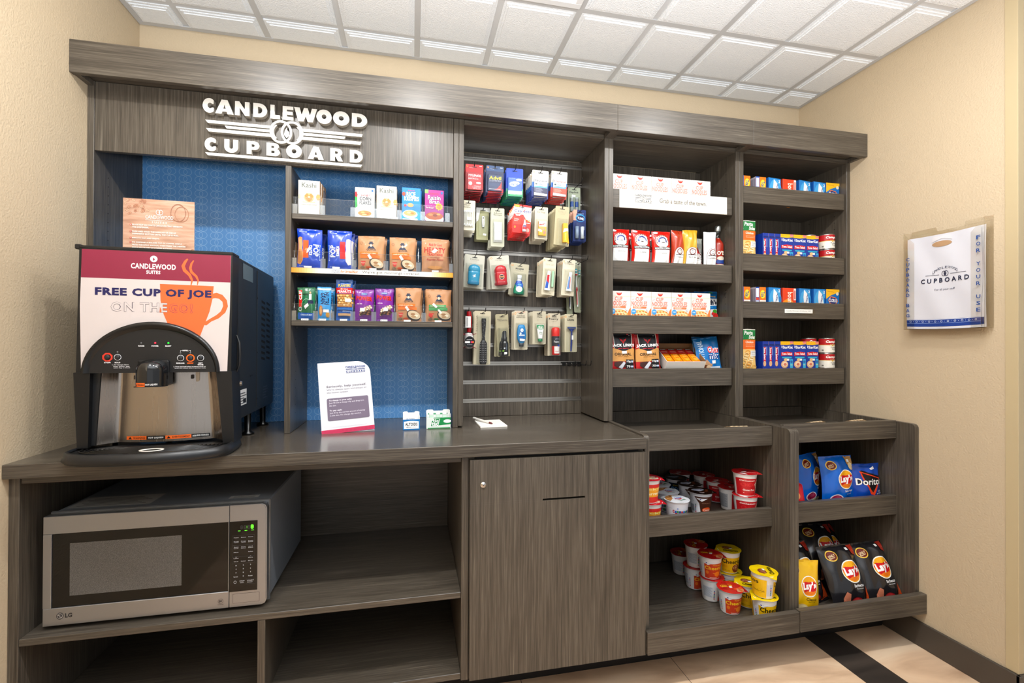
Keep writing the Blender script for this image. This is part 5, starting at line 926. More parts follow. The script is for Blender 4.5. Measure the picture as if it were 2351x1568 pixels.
ch = bag('snack_mix_bag', 'blue snack mix bag leaning at the right end of the jerky shelf', 'snack mix', .122, .158, .030, '#1f84c6', [('t', .10, .10, .30, .92, 'TRADITIONAL', '#c9e2f4', .02, 90), ('t', .44, .52, .96, .72, 'Chex', '#ffffff', .12, -3), ('t', .44, .52, .96, .72, 'Chex', '#d8323a', .024, -3), ('t', .46, .34, .94, .52, 'mix', '#ffffff', .12, -3), ('t', .46, .34, .94, .52, 'mix', '#1d4f9c', .024, -3), ('p', [(.12, .03), (.36, .36), (.5, .22), (.58, .2), (.56, .03)], '#c9a079'), ('e', .3, .14, .1, .05, '#8a5a3c'), ('e', .42, .12, .09, .05, '#e9d0b0'), ('e', .26, .23, .06, .04, '#e3bd93'), ('r', .58, .21, .74, .30, '#f7f7f5'), ('r', .5, .06, .92, .12, '#e8f2f9')], 121, .05)
put(ch, (1.358, 1.93, zj), (-.12, -.10, -.05))
o = put(dup(ch), (1.366, 1.985, zj+.004), (-.06, -.02, .05), 'blue snack mix bag behind the leaning one')
# ------------------------------------------------------------------ laundry and pantry boxes
def tide(): return carton('detergent_box', '', 'detergent box', .056, .045, .105, '#ef8a1f', [('r', 0, 0, .36, 1, '#2a63b8'), ('r', .04, .55, .30, .95, '#e9edf6'), ('r', .04, .1, .30, .4, '#d7dff0'), ('r', .04, .42, .30, .53, '#e0542a'), ('e', .68, .68, .26, .2, '#f7e04a'), ('o', .68, .68, .26, .2, .03, '#f4b51c', .02), ('t', .50, .56, .86, .80, 'Tide', '#2a3f9c', .025, -90), ('r', .38, .1, .98, .42, '#f4efe8')]+[('r', .42, .14+.05*k, .94, .155+.05*k, '#b9a78f') for k in range(5)], [('r', 0, 0, 1, 1, '#c9c6cf')]+[('r', .12+.14*k, .08, .2+.14*k, .92, '#8b8aa0') for k in range(6)])
def snug(): return carton('dryer_sheet_box', '', 'dryer sheet box', .076, .045, .105, '#2b93d6', [('e', .55, .45, .5, .5, '#57b4e6'), ('p', [(.42, .95), (.72, .75), (.85, .3), (.7, .05), (.42, .2), (.36, .6)], '#f4f6f9'), ('t', .29, .36, .95, .52, 'Snuggle', '#24529e', .02, 68), ('e', .35, .18, .17, .13, '#f0c88c'), ('e', .35, .27, .09, .07, '#f6dcb0'), ('e', .26, .34, .035, .03, '#e9b97a'), ('e', .44, .34, .035, .03, '#e9b97a'), ('r', .88, .1, .97, .6, '#1f6fbb'), ('t', .80, .8, .93, .93, '2', '#ffffff', .03)], [('r', 0, 0, 1, 1, '#1a62a8')], (), ())
def bounce(): return carton('dryer_sheet_box', '', 'dryer sheet box', .078, .045, .105, '#e8542a', [('e', .4, .1, .5, .4, '#f7a42a'), ('t', .36, .1, .74, .82, 'bounce', '#f8e9dc', .027, -90), ('r', .82, .45, .99, .98, '#f6efe9'), ('r', .86, .5, .95, .9, '#d84a3a')], [('r', 0, 0, 1, 1, '#b93d1d')])
def clorox(): return carton('bleach_box', '', 'bleach box', .078, .045, .105, '#1f7fc4', [('p', [(0, 1), (1, 1), (1, .88), (.35, .72), (0, .55)], '#f6c32a'), ('t', .1, .86, .6, .92, 'laundry', '#c47a1a', .01, -4), ('p', [(.15, .50), (.35, .68), (.72, .62), (.9, .45), (.7, .30), (.3, .32)], '#f08b3a'), ('p', [(.2, .49), (.37, .64), (.70, .59), (.85, .45), (.68, .33), (.33, .35)], '#2a3f86'), ('t', .22, .40, .84, .56, 'CLOROX', '#ffffff', .026, -3), ('p', [(.05, .05), (.9, .3), (.95, .2), (.3, .0)], '#dbe9f5'), ('e', .84, .80, .1, .08, '#f4e4c0')], [('r', 0, 0, 1, 1, '#166099')])
BX = [('tide', 1.562, 'orange detergent box'), ('tide', 1.652, 'orange detergent box'), ('snug', 1.7365, 'light blue dryer sheet box'), ('bounce', 1.829, 'orange dryer sheet box'), ('snug', 1.918, 'light blue dryer sheet box'), ('snug', 2.0, 'light blue dryer sheet box')]
mk = dict(tide=tide(), snug=snug(), bounce=bounce(), clorox=clorox()); used = set()
def pl_(kind, loc, rot, label):
    o = mk[kind] if kind not in used else dup(mk[kind]); used.add(kind); return put(o, loc, rot, label)
for row, z in (('top shelf', 1.9373), ('third shelf', 1.4163)):
    for kind, x, rz, lab in (('tide', 1.522, 0, 'orange detergent box, left one of two'), ('tide', 1.607, 0, 'orange detergent box, right one of two'), ('snug', 1.683, .13, 'light blue dryer sheet box left of the orange one'), ('bounce', 1.765, .05, 'orange dryer sheet box between light blue ones'), ('snug', 1.853, .16, 'light blue dryer sheet box right of the orange one'), ('snug', 1.9375, .10, 'light blue dryer sheet box beside the bleach box')):
        pl_(kind, (x, 1.902, z), (0, 0, rz), lab+', '+row+' by the wall')
    pl_('clorox', (2.0115, 1.900, z), (0, 0, 0), 'blue and yellow bleach box at the right end, '+row)
def pasta(): return bag('pasta_packet', '', 'pasta packet', .086, .188, .016, '#f2ede2', [('r', 0, .74, 1, .985, '#1f8a4c'), ('t', .25, .86, .80, .96, 'Pasta', '#f6f6f0', .03, 0, .3), ('t', .52, .76, .95, .85, 'Sides', '#f6f6f0', .03, 0, .3), ('e', .04, .80, .14, .07, '#f4f4ee'), ('r', 0, .50, 1, .74, '#ee7a22'), ('t', .30, .65, .82, .71, 'Chicken', '#fdf1e4', .02), ('t', .3, .60, .96, .62, 'fettuccine in chicken', '#fbd9bb'), ('t', .3, .565, .96, .585, 'flavored sauce', '#fbd9bb'), ('r', 0, .02, 1, .50, '#f3cf86')]+[('o', .1+.8*((k*13) % 17)/17, .06+.4*((k*7) % 13)/13, .16, .05, .035, ['#f7e2ae', '#efc067', '#f9edc9', '#e9a94a'][k % 4], .018) for k in range(22)]+[('r', .58, .33, .96, .47, '#f4f4f1')]+[('r', .62, .35+.025*k, .92, .357+.025*k, '#8c8c88') for k in range(5)], 131, .02, rough=.35, coat=.2, wr=.4)
def tuna(): 
    A = [('p', [(0, 1), (1, 1), (1, .9), (.5, .87), (0, .88)], '#f6c21f'), ('t', .05, .93, .5, .96, 'ready to eat', '#b88712'), ('r', .74, .92, .98, 1, '#e58f8f'), ('t', .18, .74, .96, .84, 'StarKist', '#ffffff', .026), ('e', .11, .80, .035, .05, '#e9eefb'), ('p', [(.05, .60), (.5, .63), (.93, .60), (.93, .48), (.5, .50), (.05, .48)], '#d82a35'), ('t', .10, .51, .90, .59, 'Tuna Salad', '#ffffff', .025), ('p', [(.1, .44), (.9, .44), (.84, .39), (.16, .39)], '#3fb3cf'), ('e', .32, .17, .28, .13, '#e2b98f'), ('e', .34, .18, .2, .09, '#f0d9bd'), ('e', .36, .17, .12, .05, '#d9876f'), ('e', .42, .34, .16, .05, '#e8c390'), ('r', .74, .04, .97, .36, '#44b5d9'), ('e', .855, .26, .09, .05, '#2a6fb8'), ('r', .78, .14, .94, .155, '#f6e27a'), ('r', .5, .30, .68, .37, '#f4f4f1')]
    Lf = [('r', .15, .12, .5, .8, '#d82a35'), ('t', .18, .35, .46, .78, 'Tuna Salad', '#ffffff', .024, -90), ('r', .06, .5, .14, .8, '#3fb3cf'), ('e', .32, .2, .24, .1, '#e2b98f'), ('r', .62, .5, .68, .8, '#cfd9ef'), ('r', .1, .84, .9, .9, '#17357f')]
    return carton('tuna_kit_box', '', 'tuna box', .0708, .032, .132, '#1d46a6', A, Lf, Lf, [('r', 0, 0, 1, 1, '#8fa2c8')])
def can():
    b = MB(); R, H = .0352, .0745; b.lathe([(0, .002), (R-.003, .0015), (R-.0022, 0), (R, .0012), (R, .003), (R-.0006, .0045), (R-.0006, H-.0045), (R, H-.003), (R, H-.0012), (R-.0022, H), (R-.003, H-.0025), (0, H-.003)], M('#c9c5c0', .25, .9), 36, cap=False)
    cy = lambda u, v, q: ((R-.0004+q)*sin(2*pi*(u-.5)), -(R-.0004+q)*cos(2*pi*(u-.5)), .0046+(H-.0092)*v)
    b.art([('r', 0, .55, 1, 1, '#c41f2a'), ('r', 0, 0, 1, .55, '#f3efe4'), ('r', 0, .52, 1, .56, '#d9b24a'), ('t', .36, .66, .74, .9, "Campbell's", '#fbf7f1', .05, 0, .25), ('t', .44, .56, .66, .62, 'CONDENSED', '#e9d9b0', .01), ('t', .45, .30, .62, .42, 'Tomato', '#6f6a60', .02), ('t', .48, .16, .59, .28, 'Soup', '#6f6a60', .02), ('r', .28, .08, .32, .2, '#9a958a'), ('r', .0, .1, .12, .9, '#dfe3e6'), ('e', .5, .52, .02, .07, '#d9b24a')], cy, (1/36, .5), off=.0002, step=.00004)
    o = b.build('soup_can'); return tag(o, '', 'soup can')
mk.update(pasta=pasta(), tuna=tuna(), can=can())
for row, z in (('second shelf', 1.6453), ('bottom shelf', 1.1338)):
    pl_('pasta', (1.541, 1.908, z), (-.02, 0, 0), 'green and orange pasta packet at the left end, '+row+' by the wall')
    pl_('pasta', (1.536, 1.935, z), (-.02, 0, .03), 'pasta packet standing behind the front one, '+row+' by the wall')
    for k in range(3): pl_('tuna', (1.7470+.0725*k, 1.898, z), (0, 0, 0), ['left', 'middle', 'right'][k]+' blue tuna box facing forward, '+row)
    for k in range(3): pl_('tuna', (1.6475+.0325*k, 1.9345, z), (0, 0, pi/2), ['left', 'middle', 'right'][k]+' blue tuna box turned edge on, '+row)
    for k, (x, y, l) in enumerate(((2.0125, 1.936, 1), (2.0125, 1.936, 0), (1.940, 1.972, 1), (1.940, 1.972, 0))):
        pl_('can', (x, y, z+.0003+.075*l), (0, 0, .0 if k < 2 else .25), ('upper' if l else 'lower')+' red and white soup can '+('beside the cabinet side' if k < 2 else 'behind the tuna boxes')+', '+row)
b = MB(); b.box(-.088, .088, 0, .002, 0, .037, ACRY, .0005); b.box(-.08, .075, -.0012, -.0004, .009, .028, M('#f3f2ee', .5), .0002); b.art([('t', .06, .62-.3, .94, .68, 'Laundry Detergent $ Softener .50C', '#8f8c88')], lambda u, v, q: (-.08+.155*u, -.0012-q, .009+.019*v))
o = b.build('price_label'); o.location = (1.786, 1.867, 1.390); tag(o, 'small white laundry price label in a clear holder on the shelf edge', 'price label')
# wrapped bars on the tray boards
def wbar(seed, col='#b9a184'): 
    b = MB(); r_ = random.Random(seed); p1 = r_.uniform(0, 6)
    def sf(u, v, q=0):
        e = max(0, 1-abs(2*u-1)**8)**.5; return (.13*(u-.5), .034*(v-.5)*(1+.1*sin(u*30)*(1-e)), .0035+.011*e*sin(pi*v)**.7+.0014*sin(38*u+p1+4*v)*(1-.5*e)+q)
    b.grid(sf, 26, 8, M(col, .25, .6)); b.grid(lambda u, v: (.13*(.5-u), .034*(v-.5), .0005), 1, 1, M(col, .3, .6)); b.art([('r', .2, .3, .8, .7, '#d9c4a4')], sf, (.05, .12), off=.0006)
    return tag(b.build('snack_bar'), '', 'snack bar')
o = wbar(1); zt3 = .8868; zt4 = .8948; n = 0
for x, y, z, rz, lab in ((1.37, 1.70, zt3, .05, 'silver wrapped bar on the left tray by the cabinet side'), (1.36, 1.74, zt3, -.1, 'silver wrapped bar behind the first one on the left tray'), (1.575, 1.69, zt4, .06, 'silver wrapped bar at the left end of the right tray'), (1.70, 1.685, zt4, -.04, 'second silver wrapped bar from the left on the right tray'), (1.79, 1.70, zt4+.0, .1, 'silver wrapped bar in the middle of the right tray'), (1.745, 1.735, zt4, .2, 'silver wrapped bar behind the middle one on the right tray'), (1.90, 1.70, zt4, -.12, 'wrapped bar right of the middle on the right tray'), (1.97, 1.74, zt4, .15, 'wrapped bar nearest the right wall on the tray')):
    c = o if n == 0 else dup(o); n += 1; put(c, (x, y, z+.001), (0, 0, rz), lab)
# ------------------------------------------------------------------ cereal cups in the deep trays
def word_multi(s, x0, x1, y0, y1, cols, bold=.07):
    n = len(s); w_ = (x1-x0)/n; return [('t', x0+i*w_+w_*.06, y0+(.0 if c_.isupper() or c_ in 'tbdhkl' else 0), x0+(i+1)*w_-w_*.06, y1 if (c_.isupper() or c_ in 'tbdhkl') else y0+(y1-y0)*.75, c_, cols[i % len(cols)], bold) for i, c_ in enumerate(s)]
CC = ['#d8232c', '#2a6fd0', '#2aa04a', '#1d3f9c']
def gm(x, y, c='#f4f4f4'): return [('p', [(x-.05, y+.07), (x+.09, y+.07), (x+.02, y-.10)], c), ('e', x+.005, y+.01, .010, .03, '#5a3f9c'), ('t', x+.022, y+.0, x+.07, y+.03, 'General', '#7a86b0')]
def ctoast():
    A = word_multi('Cinnamon', .40, .60, .60, .76, CC)+word_multi('Toast', .43, .57, .42, .60, CC)+word_multi('Crunch', .41, .59, .22, .42, CC)+[('r', .38, .13, .62, .16, '#6a6f96'), ('e', .30, .84, .008, .025, '#2a6fd0'), ('t', .32, .82, .40, .85, 'whole grain', '#8a8fb5'), ('e', .46, .84, .008, .025, '#2a6fd0'), ('p', [(.585, .2), (.62, .3), (.63, .7), (.6, .66)], '#c98d4e'), ('e', .24, .84, .01, .04, '#5a3f9c'), ('t', .70, .5, .74, .9, 'III', '#666'), ('r', .78, .2, .9, .8, '#d9dbe4')]
    Lr = [('p', arc(.5, .5, .46, .46, radians(100), radians(215), 12)+[(.35, .55)], '#c08a52')]+[('e', .5+.38*cos(a), .5+.38*sin(a), .05, .04, ['#e0b070', '#a56f3c'][k % 2]) for k, a in enumerate([1.8+.22*q for q in range(9)])]+[('t', .40, .55, .78, .68, 'Cinnamon', '#2a6fd0', .026, 25), ('t', .42, .42, .72, .55, 'Toast', '#d8232c', .026, 25), ('t', .50, .30, .84, .43, 'Crunch', '#2a8a4a', .026, 25)]
    return cup('cereal_cup', '', '#e9e9f0', A, '#eceef2', Lr, 2.6)
def cocoa(): return cup('cereal_cup', '', '#e6e6ea', [('p', [(.36, 1), (.42, .62), (.44, .0), (.64, 0), (.62, 1)], '#5a3321'), ('t', .452, .60, .57, .66, 'naturally flavored', '#c9a58c'), ('e', .52, .26, .065, .14, '#ef6a2a'), ('t', .47, .2, .57, .32, 'Cocoa', '#f7e9dd', .025), ('t', .46, .04, .56, .09, 'NET WT', '#d9c3b4')]+gm(.43, .84)+[('r', .29, .12, .35, .52, '#c9cdd6')]+[('r', .292+.007*k, .14, .295+.007*k, .5, '#3c4046') for k in range(8)]+[('e', .372, .1+.07*0, .006, .02, '#d8232c')]+[('r', .368, .12+.065*k, .378, .165+.065*k, CC[k % 4]) for k in range(7)]+[('t', .27, .80, .34, .85, 'daily values', '#5a6aa8'), ('r', .25, .72, .36, .73, '#9aa')], '#3f2417', [('e', .42, .62, .28, .16, '#d6dbe6'), ('t', .22, .56, .62, .68, 'Cocoa Puffs', '#2a4f9c', .027, -8), ('e', .7, .4, .1, .07, '#8a4a26'), ('e', .6, .3, .09, .06, '#6a3419'), ('e', .45, .3, .08, .06, '#9a5a30'), ('e', .78, .55, .08, .05, '#a85f2c'), ('r', .3, .18, .5, .22, '#e3dfe0')], -.4)
def cocoa_b(): return cup('cereal_cup', '', '#e6e6ea', [('r', .34, 0, .66, .98, '#17293f'), ('t', .40, .80, .60, .88, 'Cocoa Puffs', '#d7c02f', .024), ('t', .37, .45, .62, .74, 'COCOA', '#6fa7dd', .027), ('t', .40, .15, .60, .40, 'puffs', '#c9a23a', .026)], '#1f1712', [('e', .4, .6, .28, .14, '#8c95a8'), ('t', .2, .5, .6, .64, 'COCOA', '#c7cede', .026, -8), ('e', .7, .42, .13, .09, '#7a4d1c'), ('e', .6, .3, .1, .06, '#9a6a2a')], -.3)
def chex():
    lid = [('e', .45, .5, .12, .06, '#f3e4df'), ('p', [(.1, .3), (.25, .12), (.4, .08), (.3, .3)], '#f3f0ee'), ('t', .4, .28, .85, .4, 'Cinnamon Chex', '#f4c9c2', .024, -15), ('p', [(.5, .7), (.8, .75), (.86, .6), (.6, .55)], '#8c1c22'), ('p', [(.2, .6), (.4, .75), (.36, .82), (.18, .7)], '#a8242b')]
    A = [('p', [(.32, .92), (.40, .96), (.60, .92), (.66, .88), (.66, 0), (.32, 0)], '#c9202b'), ('t', .37, .79, .56, .86, 'Cinnamon', '#fdf4ef', .025), ('t', .38, .87, .45, .895, 'oven toasted', '#f0b9b2'), ('o', .42, .60, .03, .10, .006, '#e04a4a', .02), ('o', .50, .60, .03, .10, .006, '#e04a4a', .02), ('t', .38, .5, .56, .70, 'CHEX', '#d8343c', .03), ('t', .41, .26, .565, .36, 'Gluten Free', '#fdf4ef', .025), ('r', .42, .2, .55, .205, '#f0b9b2'), ('e', .42, .15, .008, .02, '#f0b9b2'),
         ('p', [(.560, .60), (.605, .86), (.650, .62), (.630, .34), (.615, .0), (.600, .34)], '#f3ece6'), ('p', [(.570, .60), (.605, .82), (.640, .62), (.606, .38)], '#c98f62'), ('p', [(.585, .70), (.605, .80), (.622, .72), (.603, .63)], '#9a5f38'), ('p', [(.583, .52), (.603, .60), (.620, .52), (.604, .42)], '#9a5f38'), ('r', .10, .1, .27, .9, '#b9bcc2')]+[('r', .11, .14+.05*k, .26-.01*(k % 3), .16+.05*k, '#7c8088') for k in range(15)]
    return cup('cereal_cup', '', '#f0eeee', A, '#d3222c', lid, -.5)
def oats(): return cup('oat_cup', '', '#f0eeee', [('r', .3, 0, .7, .96, '#e23a32'), ('r', .3, .3, .7, .78, '#f6b531'), ('t', .35, .62, .65, .78, 'Lucky', '#fbe9a0', .026), ('t', .36, .4, .64, .56, 'Charms', '#fdf3c9', .026), ('r', .16, 0, .28, .96, '#e8e8ee')], '#e23240', [('e', .6, .45, .3, .25, '#f1d9c9')]+[('e', .45+.4*((k*7) % 11)/11, .3+.35*((k*5) % 9)/9, .05, .04, ['#7cc24a', '#f2a3b6', '#f6e27a', '#d93a44'][k % 4]) for k in range(12)], -.3)
def bee():
    A = [('p', [(.395, .80), (.44, .83), (.67, .88), (.67, 0), (.395, 0)], '#d9502a'), ('t', .44, .80, .56, .84, 'sweetened whole grain', '#f7a24a'), ('t', .50, .72, .60, .80, 'Honey Nut', '#fbd04a', .03), ('t', .40, .50, .66, .70, 'Cheerios', '#fbd632', .025), ('e', .565, .26, .045, .16, '#f7962a'), ('o', .565, .26, .045, .16, .004, '#e0701e', .02), ('e', .43, .34, .02, .10, '#f08a2a'), ('r', .50, .30, .53, .33, '#f7b04a'), ('r', .46, .04, .56, .07, '#f3d9c9')]+gm(.42, .86)+[('r', .335, .1+.09*k, .347, .16+.09*k, CC[k % 4]) for k in range(6)]+[('r', .20, .2, .32, .8, '#d5d9e2')]+[('r', .205, .24+.055*k, .315-.012*(k % 3), .255+.055*k, '#8b919c') for k in range(10)]
    Lr = [('p', [(.08, .35), (.2, .75), (.45, .92), (.55, .6), (.4, .3)], '#b81f24'), ('t', .12, .52, .62, .68, 'Cheerios', '#f6d22f', .027, 12), ('t', .22, .68, .58, .75, 'Honey Nut', '#f3b52f', .024, 12), ('r', .46, .46, .58, .56, '#f5f3ef'), ('p', [(.55, .35), (.95, .55), (.98, .35), (.8, .1)], '#ec6a2a')]+[('o', .70+.25*((k*7) % 11)/11, .16+.26*((k*5) % 9)/9, .045, .035, .015, ['#e9bf8c', '#c8894f', '#f3d9b4'][k % 3]) for k in range(14)]
    return cup('cereal_cup', '', '#eeecec', A, '#cc2328', Lr, -.35)
def yellow():
    A = [('p', [(.385, .84), (.44, .86), (.72, .90), (.72, 0), (.385, 0)], '#f3c713'), ('t', .40, .52, .68, .78, 'Cheerios', '#231d16', .025), ('t', .40, .36, .47, .42, 'toasted whole', '#e0781e'), ('t', .40, .29, .47, .35, 'grain oats', '#e0781e'), ('e', .585, .26, .055, .24, '#8c2a22'), ('o', .56, .30, .02, .07, .008, '#e9c28a', .025), ('o', .60, .22, .02, .07, .008, '#d9a566', .025), ('o', .585, .38, .02, .07, .008, '#f0d4a4', .025), ('t', .40, .10, .50, .14, 'NET WT 1.3 OZ', '#3a3327'), ('r', .31, .1, .375, .7, '#d9dbe2'), ('r', .76, .05, .9, .92, '#e3e5ea')]+[('r', .77, .1+.06*k, .89-.012*(k % 3), .125+.06*k, '#6c7078') for k in range(13)]+gm(.41, .88)+[('r', .345, .15+.09*k, .357, .21+.09*k, CC[(k+1) % 4]) for k in range(5)]+[('o', .235, .35, .035, .12, .004, '#b88d14', .012), ('r', .1, 0, .3, .95, '#f3c713'), ('t', .14, .3, .28, .38, 'Gluten Free', '#8a6a12', .02), ('t', .05, .70, .22, .88, 'erios', '#231d16', .025)]
    Lr = [('p', [(.22, .55), (.3, .7), (.45, .74), (.62, .68), (.66, .5), (.5, .42), (.32, .42)], '#96513a')]+[('o', .32+.26*((k*7) % 11)/11, .48+.18*((k*5) % 9)/9, .03, .025, .01, '#d9a27c') for k in range(12)]+[('t', .24, .18, .84, .36, 'Cheerios', '#3a3216', .024, 6), ('p', [(.5, .52), (.62, .56), (.66, .48), (.54, .44)], '#f3f3ef')]
    return cup('cereal_cup', '', '#f0eeee', A, '#f2d414', Lr, 3.6)
zA, zB_, pt = .5268, .1656, .0953
def cups(fn, rows, name_=None):
    o = None
    for k, (x, y, z, rz, lab) in enumerate(rows):
        o = fn() if o is None else o; c = o if k == 0 else dup(o); put(c, (x, y, z+.0004), (0, 0, rz), lab)
cups(ctoast, [(1.055, 1.715, zA, -.15, 'white cinnamon cereal cup at the front of the upper tray'), (1.070, 1.816, zA, -.7, 'white cinnamon cereal cup second from the front in the upper tray'), (1.090, 1.917, zA, .2, 'white cinnamon cereal cup third from the front in the upper tray'), (1.000, 1.975, zA, -.4, 'white cereal cup at the bottom of the tall stack in the upper tray'), (1.000, 1.975, zA+pt, -.35, 'white cereal cup second up in the tall stack'), (1.000, 1.975, zA+2*pt, -.4, 'white cereal cup third up in the tall stack')])
cups(cocoa, [(1.215, 1.79, zA, -.1, 'white cup with dark brown lid and barcode, front of the brown cups'), (1.224, 1.891, zA, .15, 'white cup with dark brown lid behind the one with the barcode')])
cups(cocoa_b, [(1.222, 1.992, zA, -.1, 'blue cocoa cup with black lid at the back of the upper tray'), (1.118, 2.03, zA, -.1, 'blue cocoa cup with black lid in the left back of the upper tray')])
cups(chex, [(1.372, 1.712, zA, -.15, 'red cinnamon cup at the bottom of the front right stack'), (1.368, 1.710, zA+pt, -.15, 'red cinnamon cup on top of the front right stack'), (1.376, 1.814, zA, .95, 'red lidded cup with grey facts panel behind the front right stack'), (1.384, 1.915, zA, -.1, 'red cinnamon cup third from the front on the right'), (1.384, 2.016, zA, .8, 'red lidded cup fourth from the front on the right'), (1.290, 2.07, zA, -.2, 'red lidded cup at the very back of the upper tray')])
cups(oats, [(.935, 1.715, zA, -.3, 'red and yellow cereal cup at the bottom by the left cabinet side'), (.925, 1.712, zA+pt, -.3, 'red and yellow cereal cup stacked on another by the left cabinet side')])
cups(bee, [(1.272, 1.675, zB_, -.25, 'orange cereal cup alone at the front of the lower tray'), (1.257, 1.775, zB_, .9, 'orange lidded cup with grey back turned, under another in the middle'), (1.250, 1.774, zB_+pt, -.35, 'orange cereal cup on top of the middle stack'), (1.245, 1.876, zB_, .15, 'orange cereal cup at the bottom of the rear stack'), (1.249, 1.877, zB_+pt, .95, 'orange lidded cup with grey back on top of the rear stack'), (1.258, 2.005, zB_, .95, 'orange lidded cup alone at the back left')])
cups(yellow, [(1.366, 1.598, zB_, -.25, 'yellow cereal cup at the bottom of the front right stack'), (1.364, 1.598, zB_+pt, 1.1, 'yellow cereal cup on top of the front right stack'), (1.374, 1.700, zB_, -.45, 'yellow cereal cup standing alone behind the front right stack'), (1.365, 1.802, zB_, -.4, 'yellow cereal cup at the bottom of the rear yellow stack'), (1.360, 1.802, zB_+pt, -.5, 'yellow cereal cup on top of the rear yellow stack')])
# ------------------------------------------------------------------ chip bags
def chips(label, col, dark, flav, extra, seed, w=.165, h=.215, t=.06, price_=(.35, .9)):
    A = [('e', .24, .83, .135, .088, '#f2cf5a'), ('e', .24, .83, .115, .072, '#7d2a1c'), ('t', .16, .81, .32, .85, 'ONLY', '#f0d9b0', .025, 12), ('t', .17, .785, .31, .81, 'flavor', '#f0d9b0', .02, 12),
         ('e', .60, .56, .255, .185, '#fdfaf3'), ('e', .60, .56, .235, .168, '#f6b81f'), ('e', .60, .50, .19, .09, '#f08a1f'), ('p', [(.37, .60), (.45, .645), (.60, .63), (.74, .65), (.84, .61), (.80, .50), (.70, .475), (.56, .485), (.44, .455)], '#d8202c'), ('t', .40, .475, .81, .64, "Lay's", '#ffffff', .06, 3), ('t', .52, .31, .82, .36, flav, '#f5f5f5' if dark != 2 else '#5a4a1a', .02), ('t', .58, .275, .76, .295, 'flavored', '#e6e6e6' if dark != 2 else '#5a4a1a')]+extra
    return bag('chip_bag', label, 'chip bag', w, h, t, col, A, seed, .035, rough=.22, coat=.5, wr=1.1)
sv = [('e', .30, .20, .17, .09, '#efe9ee'), ('e', .30, .20, .145, .072, '#b8355f'), ('e', .32, .22, .08, .035, '#d25a80'), ('e', .56, .10, .19, .07, '#e6e3b8'), ('p', [(.72, .98), (.95, .99), (.97, .72), (.82, .74), (.72, .86)], '#c9a06a'), ('e', .84, .80, .09, .07, '#efdcb4'), ('r', .76, .88, .84, .93, '#f5f5f2')]
o = chips('bright blue chip bag with round yellow logo, front left of upper tray', '#1173cf', 0, 'Salt & Vinegar', sv, 141, .178, .222, .06)
put(o, (1.835, 1.700, .5372), (-.10, 0, .02))
for x, y, rz, lab in ((1.750, 1.765, .35, 'blue chip bag second in line behind the front left one'), (1.695, 1.83, .40, 'blue chip bag third in line in the upper tray'), (1.62, 1.885, .3, 'blue chip bag at the back left of the upper tray')): put(dup(o), (x, y, .5372), (-.08, 0, rz), lab)
dor = bag('chip_bag', 'dark blue tortilla chip bag with triangle logo at the right', 'chip bag', .152, .185, .055, '#1756b4', [('p', [(.20, .84), (.92, .66), (.84, .60), (.60, .28), (.5, .30), (.3, .62)], '#e8542a'), ('p', [(.26, .80), (.84, .66), (.56, .34), (.34, .62)], '#1d1a22'), ('p', [(.20, .84), (.28, .86), (.92, .70), (.92, .66)], '#2b2024'), ('t', .07, .52, .93, .68, 'Doritos', '#22262e', .12), ('t', .07, .52, .93, .68, 'Doritos', '#f7f7f4', .025), ('t', .74, .34, .92, .385, 'COOL', '#f2f2f0', .024), ('t', .68, .29, .93, .325, 'RANCH', '#f2f2f0', .03), ('p', [(.22, .14), (.70, .21), (.66, .10), (.58, .0), (.36, .02)], '#e8913a'), ('p', [(.28, .13), (.62, .18), (.55, .05), (.4, .04)], '#f2a850'), ('p', [(.72, .12), (.9, .13), (.88, .02), (.74, .02)], '#e8913a'), ('p', [(.55, .90), (.75, .94), (.75, .88), (.58, .87)], '#f5f5f2')], 145, .04, rough=.24, coat=.5)
put(dor, (1.9715, 1.690, .5375), (-.08, 0, -.04))
o = bag('chip_bag', 'red chip bag lying low behind the left end of the upper tray lip', 'chip bag', .13, .12, .05, '#d9303a', [('e', .5, .5, .3, .2, '#f0a06a')], 147)
put(o, (1.600, 1.705, .5375), (-.5, 0, -.3))
bq = [('p', [(.18, 0), (.36, .02), (.38, .22), (.30, .26), (.20, .16)], '#c9856a'), ('e', .54, .07, .16, .085, '#a8262c'), ('e', .54, .09, .12, .05, '#c94444'), ('p', [(.76, .02), (.97, .04), (.94, .30), (.82, .22)], '#e0622a'), ('p', [(.80, .97), (.95, .99), (.97, .80), (.82, .84)], '#b8402f'), ('r', .68, .90, .76, .94, '#f5f5f2')]
o = chips('black barbecue chip bag in the middle front of the lower tray', '#2e2d31', 0, 'Barbecue', bq, 151, .190, .235, .07)
put(o, (1.790, 1.592, .1665), (-.42, .0, .02))
put(dup(o), (1.958, 1.592, .1665), (-.45, -.02, .03), 'black barbecue chip bag at the right front of the lower tray')
for x, y, z, r_, lab in ((1.640, 1.645, .1665, (-.46, -.06, .12), 'black barbecue chip bag at the left, leaning behind the yellow bag'), (1.84, 1.745, .20, (-.55, .05, .0), 'black barbecue chip bag lying behind the middle front one'), (1.95, 1.79, .175, (-.62, 0, .1), 'black barbecue chip bag at the right back of the lower tray'), (1.66, 1.86, .20, (-.25, .05, .2), 'black barbecue chip bag standing at the left back of the lower tray')): put(dup(o), (x, y, z), r_, lab)
o = chips('yellow classic chip bag at the left end of the lower tray', '#f4c81c', 2, 'Classic', [('e', .40, .16, .2, .09, '#e9cf8f'), ('e', .42, .17, .15, .06, '#f4e3b4')], 155, .150, .215, .05)
put(o, (1.525, 1.578, .1665), (-.15, .10, -.12))
